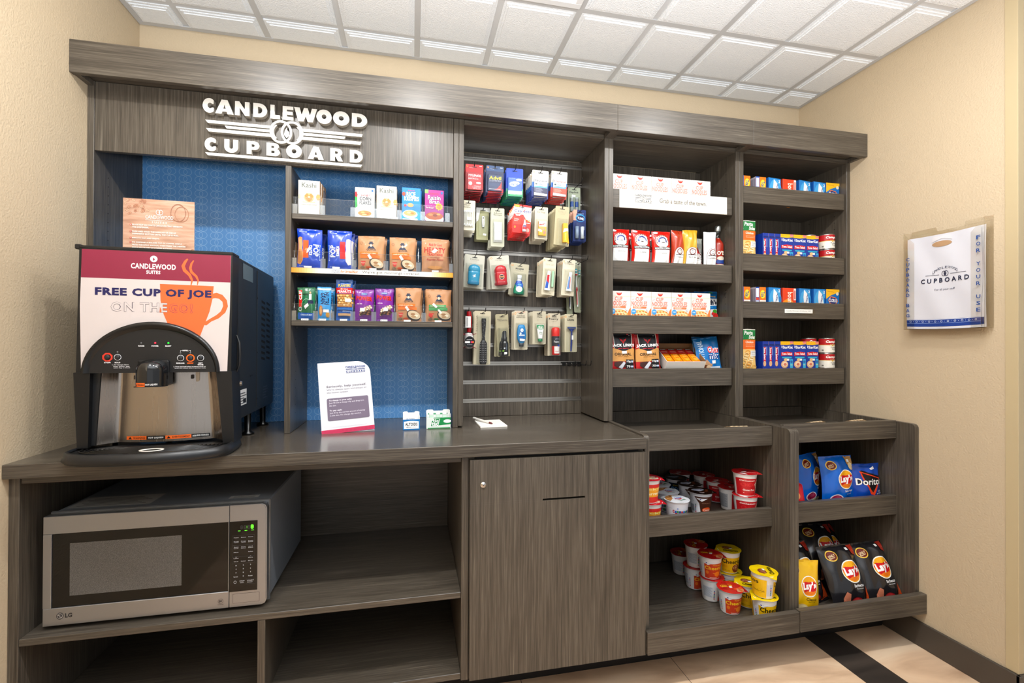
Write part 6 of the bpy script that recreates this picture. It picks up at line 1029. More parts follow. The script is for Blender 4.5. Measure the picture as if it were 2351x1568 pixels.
# ------------------------------------------------------------------ coffee machine
cm = thing('coffee_machine', 'large black coffee machine with a white and maroon mug poster front, on the counter', 'coffee machine', (-.938, 1.570, .9143), radians(2.6))
BK = M('#1a1b1d', .38); BK2 = M('#242629', .45); SID = plaster('black_powder_coat', (.13, .135, .14), 900, .15, .0005); SID.node_tree.nodes['Principled BSDF'].inputs['Roughness'].default_value = .38
def cp(b, name, par=cm): return b.build(name, par)
b = MB(); b.box(.004, .392, .062, .532, .085, .612, SID, .003)
b.box(.0, .394, .058, .064, .09, .613, BK, .001); b.box(.392, .3935, .285, .525, .10, .60, SID, .0006)
for r_ in range(11):
    for c_ in range(2):
        y0 = .338+.074*c_; z0 = .492-.0215*r_
        b.add([(.3942, y0, z0+.006), (.3942, y0+.052, z0), (.3942, y0+.052, z0-.009), (.3942, y0, z0-.003)], [[0, 1, 2, 3]], M('#050506', .9))
for y, z in ((.288, .50), (.288, .30), (.288, .13), (.515, .45), (.515, .14), (.10, .60), (.25, .605), (.20, .22), (.22, .22)): b.lathe([(0, .0012), (.0028, .001), (.0034, 0)], M('#3a3c40', .3, .8), 10, TR(.3936, y, z) @ RY(pi/2), cap=False)
b.art([('r', 0, 0, 1, 1, '#6d7b82')], rightf(.115, .052, .392, .113, .549)); cp(b, 'housing')
for nm, y0, z0, w_, h_ in (('data_label', .058, .128, .10, .052), ('data_label', .365, .115, .075, .065)):
    b = MB(); b.box(.3925, .3932, y0, y0+w_, z0, z0+h_, M('#d9dadb', .5), .0002)
    b.art([('r', .05, .1+.16*k, .95-.12*(k % 3), .16+.16*k, '#6b6d70') for k in range(5)]+[('r', .6, .15, .92, .4, '#2b2c2e')], rightf(w_, h_, .3932, y0, z0)); cp(b, nm)
b = MB(); b.lathe([(0, .010), (.007, .010), (.0085, .004), (.013, .003), (.014, 0)], CHROME, 24, TR(.392, .078, .203) @ RY(pi/2), cap=False); b.box(.402, .4025, .0772, .0788, .198, .208, M('#222', .5), .0001); cp(b, 'lock')
b = MB(); b.tube([(.393, .048, .36), (.402, .044, .335), (.404, .043, .30), (.402, .044, .265), (.393, .048, .24)], [.002, .004, .005, .004, .002], BK2, 10); cp(b, 'door_pull')
for x, y in ((.03, .50), (.362, .50), (.362, .29), (.03, .12)):
    b = MB(); b.lathe([(0, 0), (.022, 0), (.022, .006), (.010, .012), (.012, .086)], M('#111214', .3), 20, TR(x, y, .0)); cp(b, 'leg')
# front door shell: top, columns
b = MB()
b.prism([(-.006, .248), (.000, .609), (.3945, .609), (.392, .248)], -.058, 0, BK, XZ)
b.prism([(-.010, .248), (.030, .248), (.026, .030), (.0, .030)], -.075, .004, BK, XZ); b.prism([(.352, .248), (.3945, .248), (.403, .028), (.372, .028)], -.075, .004, BK, XZ)
b.prism([(.030, .248), (.048, .248), (.036, .034), (.026, .034)], -.055, -.012, BK2, XZ)
b.box(-.012, .003, .0, .06, .604, .618, BK, .002); b.box(.0, .396, -.002, .06, .607, .615, BK, .0015); cp(b, 'front_shell')
# printed panel with arch opening
AX, AW, AH, AZ = .1865, .1755, .151, .246
arc_o = [(AX+AW*cos(a), AZ+AH*sin(a)) for a in [pi*k/36 for k in range(37)]]
pan = [(.008, .246), (.013, .4), (.010, .602), (.389, .602), (.386, .4), (.381, .246)]+[(x, z) for x, z in arc_o]
pan = [(.008, .246), (.004, .44), (.008, .604), (.3905, .604), (.388, .44), (.3815, .246)]+arc_o
b = MB(); b.prism(pan, .0005, .003, M('#d9d0ce', .35), XZ)
S = lambda u, v, q: (u, -.003-q, v)
OG = '#f47b45'; MA = '#9a2f50'
def stroke(pts, w0, w1):
    L_, R_ = [], []; n = len(pts)
    for i, p in enumerate(pts):
        a = pts[max(0, i-1)]; c = pts[min(n-1, i+1)]; dx, dy = c[0]-a[0], c[1]-a[1]; d = math.hypot(dx, dy); k = sin(pi*min(1, (i+.3)/n))*w1+w0
        L_.append((p[0]-dy/d*k, p[1]+dx/d*k)); R_.append((p[0]+dy/d*k, p[1]-dx/d*k))
    return L_+R_[::-1]
A = [('p', [(.0062, .522), (.008, .604), (.3905, .604), (.3893, .521)], MA),
     ('p', [(.202, .510), (.344, .508), (.341, .470), (.333, .430), (.318, .385), (.300, .330), (.26, .33), (.235, .36), (.212, .42), (.204, .46)], OG)]
hd = [(.338, .484), (.352, .488), (.368, .482), (.380, .466), (.383, .447), (.376, .428), (.358, .410), (.338, .400), (.325, .388)]
hi = [(.337, .410), (.352, .420), (.364, .432), (.370, .448), (.368, .461), (.359, .470), (.348, .472), (.341, .470)]
A += [('p', hd+[(.31, .39)]+hi, OG)]
A += [('p', stroke([(.283, .508), (.286, .524), (.279, .540), (.266, .553), (.262, .566), (.268, .580), (.274, .588)], .0006, .0042), OG), ('p', stroke([(.300, .510), (.302, .524), (.297, .536), (.284, .549), (.281, .560), (.284, .574), (.290, .584)], .0005, .0032), OG)]
A += [('t', .128, .553, .243, .569, 'CANDLEWOOD', '#fbf6f5', .03), ('t', .167, .5385, .203, .549, 'SUITES', '#fbf6f5', .03), ('e', .186, .5835, .0095, .0095, '#fbf6f5'), ('p', [(.1855, .577), (.1832, .583), (.187, .590), (.1865, .586), (.1888, .582)], MA),
      ('t', .040, .466, .338, .495, 'FREE CUP OF JOE', '#2b2868', .05), ('t', .079, .425, .222, .454, 'ON THE', '#77717c', .036), ('t', .0798, .4258, .2212, .4532, 'ON THE', '#d9d0ce', .012), ('t', .226, .424, .288, .453, 'GO!', '#8d3f6a', .036), ('t', .2267, .4248, .2873, .4522, 'GO!', '#f17a48', .012), ('p', [(.202, .425), (.2065, .425), (.2065, .433), (.203, .441)], OG)]
b.art(A, S, 0, off=.0002, step=.00003); cp(b, 'printed_panel')
b = MB(); iw, ih = .1595, .127
oo = [(AX+(AW+.0005)*cos(a), AZ+(AH+.0005)*sin(a)) for a in [pi*k/40 for k in range(41)]]; ii = [(AX+.003+iw*cos(a), AZ+ih*sin(a)) for a in [pi*k/40 for k in range(41)]]
mid = [((p[0]+q_[0])/2, (p[1]+q_[1])/2) for p, q_ in zip(oo, ii)]
n_ = 41; vs = [(x, -.002, z) for x, z in oo]+[(x*.75+m_[0]*.25, -.014, z*.75+m_[1]*.25) for (x, z), m_ in zip(oo, mid)]+[(x, -.015, z) for x, z in mid]+[(x, -.004, z) for x, z in ii]
fs = [[r_*n_+k, r_*n_+k+1, (r_+1)*n_+k+1, (r_+1)*n_+k] for r_ in range(3) for k in range(n_-1)]; b.add(vs, fs, M('#1d1e20', .28), True); cp(b, 'arch_trim')
b = MB(); b.prism([(AX+.003+(iw+.004)*cos(a), AZ+(ih+.004)*sin(a)) for a in [pi*k/40 for k in range(41)]], .0032, .0055, M('#222326', .42), XZ)
S2 = lambda u, v, q: (u, -.0055-q, v); WT_ = '#e9e9ec'
A = [('p', ell(.073, .292, .0135, .0135, 8, rot=pi/8), '#e04a35'), ('e', .073, .292, .0085, .0085, '#2a2b2e'), ('e', .098, .292, .0092, .0092, '#dfe2e6'), ('e', .098, .292, .0078, .0078, '#2f3033'), ('e', .258, .289, .0092, .0092, '#dfe2e6'), ('e', .258, .289, .0078, .0078, '#2f3033'), ('e', .284, .289, .0115, .0115, '#f47a22'), ('e', .284, .289, .0082, .0082, '#2a2b2e'), ('e', .311, .289, .0092, .0092, '#dfe2e6'), ('e', .311, .289, .0078, .0078, '#2f3033')]
for x, z, w_, tx, c_ in ((.073, .2765, .016, 'STOP!', WT_), (.098, .2765, .014, 'BOLD', WT_), (.157, .325, .015, 'RINSE', WT_), (.192, .325, .018, 'POWER', WT_), (.226, .325, .016, 'READY', WT_), (.258, .2735, .022, 'REGULAR', WT_), (.284, .2735, .016, 'DECAF', '#f47a22'), (.311, .2735, .011, 'HOT', WT_), (.311, .2685, .016, 'WATER', WT_), (.271, .3115, .016, 'REFILL', WT_)): A.append(('t', x-w_/2, z-.0019, x+w_/2, z+.0019, tx, c_, .06))
A += [('r', .2575, .308, .2583, .312, WT_), ('r', .2575, .3112, .262, .312, WT_), ('r', .2837, .308, .2845, .312, WT_), ('r', .280, .3112, .2845, .312, WT_), ('t', .085, .268, .127, .2712, '1. For stronger flavor,', WT_, .024), ('t', .0885, .2635, .128, .2668, 'Press "BOLD" then', WT_, .024), ('t', .0885, .259, .130, .2622, 'select Reg. or Decaf.', WT_, .024), ('t', .240, .2615, .325, .2647, '2. Press and hold when in manual mode or', WT_, .024), ('t', .2435, .2568, .325, .260, 'press and release when in portion mode', WT_, .024), ('e', .098, .3075, .002, .002, '#8a8c90'), ('e', .157, .334, .002, .002, '#8a8c90'), ('e', .258, .3045, .002, .002, '#8a8c90'), ('e', .284, .3045, .002, .002, '#8a8c90')]
b.art(A, S2, 0, off=.0002, step=.00003); cp(b, 'control_panel')
for x, c_ in ((.192, '#ff2038'), (.226, '#18e030')):
    b = MB(); b.lathe([(.0022, 0), (.0019, .0012), (0, .0016)], M(c_, .3, 0, 9.), 12, TR(x, -.0056, .334) @ RX(pi/2), cap=False); cp(b, 'indicator_light')
for x, z in ((.073, .292), (.098, .292), (.258, .289), (.284, .289), (.311, .289)):
    b = MB(); b.lathe([(.0066, 0), (.0066, .0022), (.0055, .0032), (0, .0034)], M('#34363a', .45), 20, TR(x, -.0064, z) @ RX(pi/2), cap=False); cp(b, 'push_button')
# spout
b = MB(); pr = [(.0, .0405)]+[(.0395*sin(a), .0) for a in ()]
vs = []; n_ = 20
levels = [(.0395, .207), (.0395, .250), (.0385, .262), (.034, .274), (.026, .281), (.014, .285), (0, .286)]
for r_, z in levels:
    for k in range(n_+1):
        a = pi+pi*k/n_; vs.append((.1905+r_*cos(a), -.006+1.15*r_*sin(a)-(.008 if r_ > .03 else .004), z))
fs = [[j*(n_+1)+k, j*(n_+1)+k+1, (j+1)*(n_+1)+k+1, (j+1)*(n_+1)+k] for j in range(len(levels)-1) for k in range(n_)]
b.add(vs, fs, M('#1c1e21', .12, 0, 0, .5), True); b.box(.151, .230, -.014, .02, .2075, .283, BK, .004); b.box(.155, .226, -.045, -.01, .206, .2085, BK, .001)
b.art([('r', 0, 0, .52, 1, '#f0782a'), ('t', .14, .25, .48, .75, 'WARNING', '#2a1a10', .024), ('p', [(.03, .15), (.12, .15), (.075, .85)], '#2a1a10'), ('r', .52, 0, 1.04, 1, '#18191b'), ('t', .54, .25, 1.02, .75, 'HOT LIQUIDS', '#f0f0f0', .024)], lambda u, v, q: (.1905-(.0397+q)*cos(.8+1.45*u), -.014-1.15*(.0399+q)*sin(.8+1.45*u), .2085+.011*v), (.05, .5)); cp(b, 'spout_cover')
for x in (.112, .262):
    b = MB(); b.prism([(x, .246), (x+.03, .246), (x+.03, .218), (x+.026, .214), (x+.004, .214), (x, .218)], -.05, -.042, STEEL, XZ); b.box(x+.010, x+.016, .030, .041, .224, .236, M('#5b5753', .4, .8), .001); cp(b, 'spout_bracket')
# brushed steel splash back, curved
sst, nt, bs, L = nodes('brushed_splash_steel')
tc = nt.nodes.new('ShaderNodeTexCoord'); mp = nt.nodes.new('ShaderNodeMapping'); mp.inputs['Scale'].default_value = (160, 160, 4); n = nt.nodes.new('ShaderNodeTexNoise'); n.inputs['Scale'].default_value = 1.5; L(tc.outputs['Object'], mp.inputs[0]); L(mp.outputs[0], n.inputs['Vector'])
q = nt.nodes.new('ShaderNodeMapRange'); q.inputs['To Min'].default_value = .16; q.inputs['To Max'].default_value = .34; L(n.outputs[0], q.inputs[0]); L(q.outputs[0], bs.inputs['Roughness']); bs.inputs['Metallic'].default_value = 1; bs.inputs['Base Color'].default_value = lin('#c0b8b0')
b = MB()
def spl(u, v):
    w0 = .030+.012*v; w1 = .372-.018*v; x = w0+(w1-w0)*u; y = .030+.055*sin(pi*u)**.6 if 0 < u < 1 else .030
    if u < .12: y = .012+(u/.12)*.040
    elif u > .88: y = .012+((1-u)/.12)*.040
    else: y = .052-.022*sin(pi*(u-.12)/.76)
    return (x, y, .034+.212*v)
b.grid(spl, 48, 4, sst); b.box(.03, .36, .09, .094, .03, .25, BK, 0)
b.art([('r', .20, .035, .365, .085, '#f0782a'), ('p', [(.215, .042), (.245, .042), (.23, .078)], '#2a1a10'), ('t', .255, .045, .355, .073, 'WARNING', '#2a1a10', .024), ('r', .367, .035, .51, .085, '#17181a'), ('t', .38, .045, .50, .073, 'HOT LIQUIDS', '#f0f0f0', .025), ('r', .515, .035, .71, .085, '#f0782a'), ('p', [(.525, .042), (.555, .042), (.54, .078)], '#2a1a10'), ('t', .565, .045, .70, .073, 'AVERTISSEMENT', '#2a1a10', .024), ('r', .713, .035, .85, .085, '#17181a'), ('t', .72, .045, .84, .073, 'LIQUIDES CHAUDS', '#f0f0f0', .025)], lambda u, v, q: (spl(u, v)[0], spl(u, v)[1]-q, spl(u, v)[2]), (1/48, .5), off=.0006); cp(b, 'splash_back')
# drip tray
def trf(k, o=0.): a = pi*k; return (.196-(.208+o)*cos(a), -.020-(.108+o)*sin(a)**.8 if 0 < k < 1 else -.020)
out0 = [(-.012, .05)]+[trf(k/24, .0) for k in range(25)]+[(.404, .06)]
b = MB(); b.prism([(x*.985+.003, y*.985) for x, y in out0], .0, .004, BK2, None); n_ = len(out0)
rim = [(x, y, .004) for x, y in out0]+[(.196+(x-.196)*1.012, y*1.03-.001, .008) for x, y in out0]+[(.196+(x-.196)*.985, y*.965, .030) for x, y in out0]+[(.196+(x-.196)*.955, y*.92+.002, .0315) for x, y in out0]+[(.196+(x-.196)*.945, y*.90+.003, .026) for x, y in out0]
b.add(rim, [[j*n_+k, j*n_+k+1, (j+1)*n_+k+1, (j+1)*n_+k] for j in range(4) for k in range(n_-1)], M('#26282b', .35), True); b.prism([(.196+(x-.196)*.95, y*.91+.002) for x, y in out0], .024, .0245, M('#0c0c0d', .5), None); cp(b, 'drip_tray')
b = MB()
for j in range(10):
    o_ = -.020-.0098*j; pts = [(.196-(.200+o_*1.1)*cos(pi*k/18), -.012-(.100+o_)*sin(pi*k/18)**.8 if 0 < k < 18 else -.012, .0275) for k in range(19)]
    b.tube(pts, .0019, M('#17181a', .25), 6)
b.lathe([(.030, .0002), (.0305, .0022), (.0245, .0022), (.0245, .0002)], M('#e9e4dc', .4), 32, TR(.212, -.070, .0288) @ Matrix.Diagonal((1.0, .62, 1, 1)), cap=False); cp(b, 'drip_grille')
# instruction poster standing on the machine
pm, nt, bs, L = nodes('printed_wood_board')
tc = nt.nodes.new('ShaderNodeTexCoord'); mp = nt.nodes.new('ShaderNodeMapping'); mp.inputs['Scale'].default_value = (9, 1, 60); mp.inputs['Rotation'].default_value = (0, .28, 0); n = nt.nodes.new('ShaderNodeTexNoise'); n.inputs['Scale'].default_value = 1.2; n.inputs['Detail'].default_value = 5; L(tc.outputs['Object'], mp.inputs[0]); L(mp.outputs[0], n.inputs['Vector'])
r_ = ramp(nt, [(.3, '#c99a82'), (.5, '#dfb49c'), (.7, '#ecccb8')]); L(n.outputs[0], r_.inputs[0]); L(r_.outputs[0], bs.inputs['Base Color']); bs.inputs['Roughness'].default_value = .3
t = thing('instruction_sign', 'coffee bean instruction sign in an acrylic stand on top of the coffee machine', 'sign', (-.844, 1.80, 1.5278), .02)
b = MB(); b.box(-.106, .106, 0, .0008, .002, .207, pm, .0001); S3 = lambda u, v, q: (-.106+.212*u, -q, .002+.205*v)
rb = random.Random(4); A = []
def bean(x, y, s, r, c): return [('e', x, y, s*.72, s*.80, '#9a6248', r), ('e', x, y, s*.66, s*.74, c, r), ('p', [(x-.5*s*cos(r), y-.5*s*sin(r)), (x+.02*s, y+.09*s), (x+.5*s*cos(r), y+.5*s*sin(r)), (x-.02*s, y-.09*s)], '#7a432c')]
for k in range(26):
    x = rb.uniform(.0, .30)*(1 if k < 20 else 1.6); y = 1-rb.uniform(.0, .34)*(1-x*1.2); A += bean(max(.03, x), min(.97, y), .036, rb.uniform(-1, 1), ['#dba88c', '#e8bda2', '#cf957a'][k % 3])
for k in range(13): x = rb.uniform(.58, .98); y = rb.uniform(.02, .16)+(.1 if x > .85 else 0); A += bean(x, y, .036, rb.uniform(-1, 1), ['#dba88c', '#cf957a', '#bf866c'][k % 3])
A = [a if a[0] != 'e' else a[:3]+(a[3]*.8, a[4])+a[5:] for a in A]
A += [('o', .77, .80, .11, .15, .008, '#b98066', .012), ('o', .82, .78, .10, .13, .006, '#c48c6e', .009), ('o', .485, .79, .030, .044, .007, '#fdf9f6', .010), ('o', .525, .79, .030, .044, .007, '#fdf9f6', .010), ('p', [(.505, .75), (.498, .79), (.507, .83), (.513, .79)], '#fdf9f6'), ('t', .31, .675, .70, .74, 'CANDLEWOOD', '#fdf9f6', .01), ('r', .31, .652, .70, .658, '#fdf9f6'), ('t', .40, .605, .61, .637, 'S U I T E S', '#fdf9f6', .024)]
for y, tx, x1, nn in ((.555, 'PLACE CUP ON WHITE CIRCLE ON TRAY BENEATH', .83, '1'), (.515, 'THE DISPENSER.', .36, ''), (.445, 'PUSH AND HOLD THE REGULAR OR DECAF', .74, '2'), (.405, 'DISPENSING BUTTON UNTIL THE CUP IS FULL.', .78, ''), (.335, 'REMOVE CUP AND ENJOY.', .51, '3'), (.265, 'TO DISPENSE A BOLDER CUP OF COFFEE, SIMPLY', .83, '4'), (.222, 'PRESS THE BOLD SWITCH, THEN PRESS THE DESIRED', .88, ''), (.18, 'REGULAR OR DECAF COFFEE BUTTON.', .69, '')):
    A.append(('t', .13, y, x1, y+.026, tx, '#fdfaf7', .045))
    if nn: A += [('e', .108, y+.012, .012, .016, '#e0605a'), ('t', .104, y+.003, .112, y+.021, nn, '#ffffff', .05)]
A.append(('r', .26, 0, .70, .055, '#b99aa0')); b.art(A, S3, 0, off=.0002, step=.000012); b.build('print', t)
b = MB(); b.box(-.107, .107, -.0035, -.0022, .0, .208, CLEAR, .0003); b.box(-.107, .107, .0014, .003, .0, .208, CLEAR, .0003); b.box(-.107, .107, .0032, .06, .0, .0015, CLEAR, .0003); b.build('acrylic_holder', t)
# ------------------------------------------------------------------ microwave
mw = thing('microwave', 'stainless steel microwave with grey casing on the left shelf', 'microwave', (-1.032, 1.588, .4215))
MWG = M('#8b9096', .3, .1); SS, nt, bs, L = nodes('brushed_steel_front')
tc = nt.nodes.new('ShaderNodeTexCoord'); mp = nt.nodes.new('ShaderNodeMapping'); mp.inputs['Scale'].default_value = (3, 200, 300); n = nt.nodes.new('ShaderNodeTexNoise'); n.inputs['Scale'].default_value = 1; n.inputs['Detail'].default_value = 4; L(tc.outputs['Object'], mp.inputs[0]); L(mp.outputs[0], n.inputs['Vector'])
q = nt.nodes.new('ShaderNodeMapRange'); q.inputs['To Min'].default_value = .27; q.inputs['To Max'].default_value = .40; L(n.outputs[0], q.inputs[0]); L(q.outputs[0], bs.inputs['Roughness']); bs.inputs['Metallic'].default_value = .9; bs.inputs['Base Color'].default_value = lin('#b4b6ba')
b = MB(); b.box(.004, .588, .035, .470, .016, .328, MWG, .004); b.box(.0, .592, .026, .036, .010, .332, M('#8b8d8f', .3, .7), .003)
b.art([('r', .02, .06, .40, .30, '#b9b8b4')]+[('r', .05+.1*(k % 2)*.2, .09+.03*k, .37-.03*(k % 3), .10+.03*k, '#6b6b69') for k in range(6)]+[('r', .78, .06, .93, .12, '#c4c3c0')]+[('r', .80, .07+.015*k, .91, .075+.015*k, '#5b5b59') for k in range(3)], topf(.58, .42, .328, .006, .037)); mw_c = b.build('casing', mw)
for x in (.04, .55):
    for y in (.06, .44): b = MB(); b.lathe([(.012, 0), (.014, .002), (.014, .0165)], BLACKP, 16, TR(x, y, 0)); b.build('foot', mw)
DZ = .012; XD = .483
b = MB(); gx0, gx1, gz0, gz1 = .0205, .4805, .062, .275
for q_ in ((.0, XD, gz1, .326), (.0, XD, DZ, gz0), (.0, gx0, gz0+.0002, gz1-.0002), (gx1, XD, gz0+.0002, gz1-.0002)): b.box(q_[0], q_[1], .0, .0255, q_[2], q_[3], SS, .0012 if q_[1]-q_[0] > .1 else .0006)
S4 = lambda u, v, q: (u, -q, v)
b.art([('e', .043, .039, .0088, .0098, '#4c4b4d'), ('o', .043, .039, .0068, .0076, .0008, '#c6c0b9', .0009), ('r', .0425, .035, .0437, .043, '#c6c0b9'), ('r', .0437, .035, .048, .0362, '#c6c0b9'), ('e', .0395, .0415, .0011, .0012, '#c6c0b9'), ('t', .0555, .033, .073, .0455, 'LG', '#3b3a3c', .027), ('o', .4605, .035, .0075, .0075, .0006, '#3b3a3c'), ('t', .4560, .032, .4650, .038, 'EW', '#3b3a3c', .03), ('t', .4525, .0235, .4685, .026, 'EasyClean', '#55504c', .03)], S4)
dr = b.build('door', mw)
wg = bpy.data.materials.new('door_glass'); wg.use_nodes = True; wb = wg.node_tree.nodes['Principled BSDF']; wb.inputs['Base Color'].default_value = lin('#101112'); wb.inputs['Roughness'].default_value = .06
wm, nt, bs, L = nodes('window_mesh_screen'); tc = nt.nodes.new('ShaderNodeTexCoord'); v_ = nt.nodes.new('ShaderNodeTexVoronoi'); v_.inputs['Scale'].default_value = 700; L(tc.outputs['Object'], v_.inputs['Vector']); r_ = ramp(nt, [(.2, '#4a4846'), (.6, '#7a7875')]); L(v_.outputs[0], r_.inputs[0]); L(r_.outputs[0], bs.inputs['Base Color']); bs.inputs['Roughness'].default_value = .12
b = MB(); b.box(gx0+.0004, gx1-.0004, .0035, .012, gz0+.0004, gz1-.0004, wg, .0008); b.add([(.064, .0033, .093), (.352, .0033, .093), (.352, .0033, .245), (.064, .0033, .245)], [[0, 1, 2, 3]], wm); b.build('door_window', mw).parent = dr
b = MB(); pts = [(XD+.0012, .010)]+[(.588-.012+.012*cos(a), .010+.012-.012*cos(a-pi/2)*0-.012*(1-sin(a+pi/2))*0) for a in ()]
px0, px1 = XD+.0012, .5895
prof = [(px0, DZ), (px1-.014, DZ), (px1-.005, DZ+.004), (px1, DZ+.016), (px1, .312), (px1-.005, .322), (px1-.014, .326), (px0, .326)]
b.prism(prof, -.0255, -.002, SS, XZ); b.prism([(p+(.001 if p < .5 else -.003), z_+(.001 if z_ < .1 else -.001)) for p, z_ in prof], -.002, .0, SS, XZ)
b.add([(px0+.010, -.0004, .024), (px1-.020, -.0004, .024), (px1-.020, -.0004, .053), (px0+.010, -.0004, .053)], [[0, 1, 2, 3]], M('#6b6763', .4, .6)); b.add([(px0+.0108, -.0006, .0248), (px1-.0208, -.0006, .0248), (px1-.0208, -.0006, .0522), (px0+.0108, -.0006, .0522)], [[0, 1, 2, 3]], SS)
b.build('panel_frame', mw)
b = MB(); kx0, kx1, kz0, kz1 = px0+.0005, px0+.079, .060, .276; b.box(kx0, kx1, -.0012, .0006, kz0, kz1, wg, .0004); S5 = lambda u, v, q: (kx0+(kx1-kx0)*u, -.0012-q, kz0+(kz1-kz0)*v)
gcol = M('#6cff3a', .4, 0, 2.2); dim = '#34383a'; wc = '#c9ccd0'
def seg(x, y, w_, h_, c_): t_ = w_*.16; return [('r', x+t_, y+h_-t_, x+w_-t_, y+h_, c_), ('r', x+t_, y+h_/2-t_/2, x+w_-t_, y+h_/2+t_/2, c_), ('r', x+t_, y, x+w_-t_, y+t_, c_), ('r', x, y+h_/2, x+t_, y+h_-t_*.5, c_), ('r', x+w_-t_, y+h_/2, x+w_, y+h_-t_*.5, c_), ('r', x, y+t_*.5, x+t_, y+h_/2, c_), ('r', x+w_-t_, y+t_*.5, x+w_, y+h_/2, c_)]
A = seg(.38, .885, .09, .055, dim)+seg(.50, .885, .09, .055, dim)+seg(.645, .885, .09, .055, dim)+seg(.76, .885, .10, .058, gcol)+[('r', .61, .92, .63, .928, gcol), ('r', .61, .897, .63, .905, gcol), ('r', .30, .862, .39, .868, gcol), ('r', .54, .862, .63, .868, gcol), ('r', .78, .862, .87, .868, gcol)]
for y0, y1 in ((.66, .80), (.50, .655), (.40, .495)): A += [('r', .10, y0, .90, y0+.002, '#4a4d50'), ('r', .10, y1-.002, .90, y1, '#4a4d50'), ('r', .10, y0, .105, y1, '#4a4d50'), ('r', .895, y0, .90, y1, '#4a4d50')]
for y, row in ((.765, ('Potato', 'Rice', 'Popcorn')), (.71, ('Fresh', 'Frozen', 'Frozen')), (.695, ('Vegetable', 'Vegetable', 'Entree')), (.63, ('Auto', 'Auto', 'Quick')), (.612, ('Cook', 'Defrost', 'Defrost')), (.555, ('Melt', '', 'Soften')), (.47, ('Less', '', 'More')), (.425, ('Clock', 'Kitchen', 'EZ-ON'))):
    for k, tx in enumerate(row):
        if tx: x = .24+.26*k; A.append(('t', x-.085, y, x+.085, y+.011, tx, wc, .02))
A += [('p', [(.20, .50), (.24, .488), (.28, .50), (.24, .494)], wc), ('p', [(.72, .488), (.76, .50), (.80, .488), (.76, .494)], wc)]
for k, ch_ in enumerate('1234567890'):
    r_, c_ = (k//3, k % 3) if k < 9 else (3, 1); A.append(('t', .225+.26*c_, .365-.052*r_, .255+.26*c_, .382-.052*r_, ch_, wc, .03))
A += [('t', .15, .205, .31, .222, 'Time Cook', wc, .02), ('t', .68, .205, .84, .222, 'Power', wc, .02), ('t', .37, .14, .55, .155, 'STOP', wc, .03), ('t', .39, .118, .53, .131, 'Clear', wc, .02), ('r', .62, .10, .90, .103, '#4a4d50'), ('r', .62, .165, .90, .168, '#4a4d50'), ('t', .65, .14, .88, .155, 'START', wc, .03), ('t', .65, .118, .84, .131, 'Enter', wc, .02), ('o', .21, .138, .05, .02, .01, wc, .004)]
b.art(A, S5, 0, off=.0002, step=.00001); b.build('keypad', mw)
# ------------------------------------------------------------------ counter things
t = thing('counter_sign', 'white curved corner sign with a grey text box and pink foot on the counter', 'sign', (-.232, 1.846, .9143), radians(13)); sw, sh = .190, .268
pts = [(0, 0), (sw, 0), (sw, sh-.045)]+[(sw-.050+.050*cos(a), sh-.045+.045*sin(a)) for a in [pi/2*k/10 for k in range(1, 11)]]+[(0, sh)]
T = TR(0, 0, .001) @ RX(-radians(12)) @ RY(radians(-3)); b = MB(); b.prism([(x-sw/2, z) for x, z in pts], -.0015, 0, M('#e2e2e6', .18), T @ XZ)
SS_ = lambda u, v, q: tuple(T @ Vector((-sw/2+sw*u, -q, sh*v)))
G1 = '#9d98a0'; A = [('r', 0, 0, 1, .058, '#cf3a68')]+[('r', .012*2*k, .012, .012*2*k+.006, .046, '#b82f5a') for k in range(41)]+clogo(.52, .835, .91, .935, '#2d4f93')+[('t', .14, .635, .90, .675, 'Seriously, help yourself.', G1, .025), ('t', .14, .595, .90, .625, "We're always open and always on", G1), ('t', .14, .555, .55, .585, 'the honor system.', G1)]
rx0, rx1, ry0, ry1, rr_ = .13, .92, .17, .50, .03
A += [('p', [(x, y) for cx_, cy_, a0 in ((rx1-rr_, ry1-rr_, 0), (rx0+rr_, ry1-rr_, pi/2), (rx0+rr_, ry0+rr_, pi), (rx1-rr_, ry0+rr_, 1.5*pi)) for x, y in arc(cx_, cy_, rr_, rr_*.7, a0, a0+pi/2, 5)], '#85788a'), ('t', .17, .445, .60, .47, 'To charge to your suite:', '#f3eff5', .024), ('t', .17, .41, .83, .437, 'Just fill out a charge slip and drop it in', '#ece6ee'), ('t', .17, .378, .30, .40, 'the slot.', '#ece6ee'), ('t', .17, .305, .40, .33, 'To pay cash:', '#f3eff5', .024), ('t', .17, .27, .84, .297, 'Just drop the correct amount of money', '#ece6ee'), ('t', .17, .235, .76, .26, 'in the slot. No charge slip needed.', '#ece6ee'), ('r', .2, .085, .85, .087, '#c9c9cf')]
b.art(A, SS_, 0, off=.0002, step=.00002); b.build('sign_face', t)
b = MB(); b.box(-sw/2, sw/2, .002, .075, 0, .0015, M('#f0eef0', .2), .0004); b.build('foot', t)
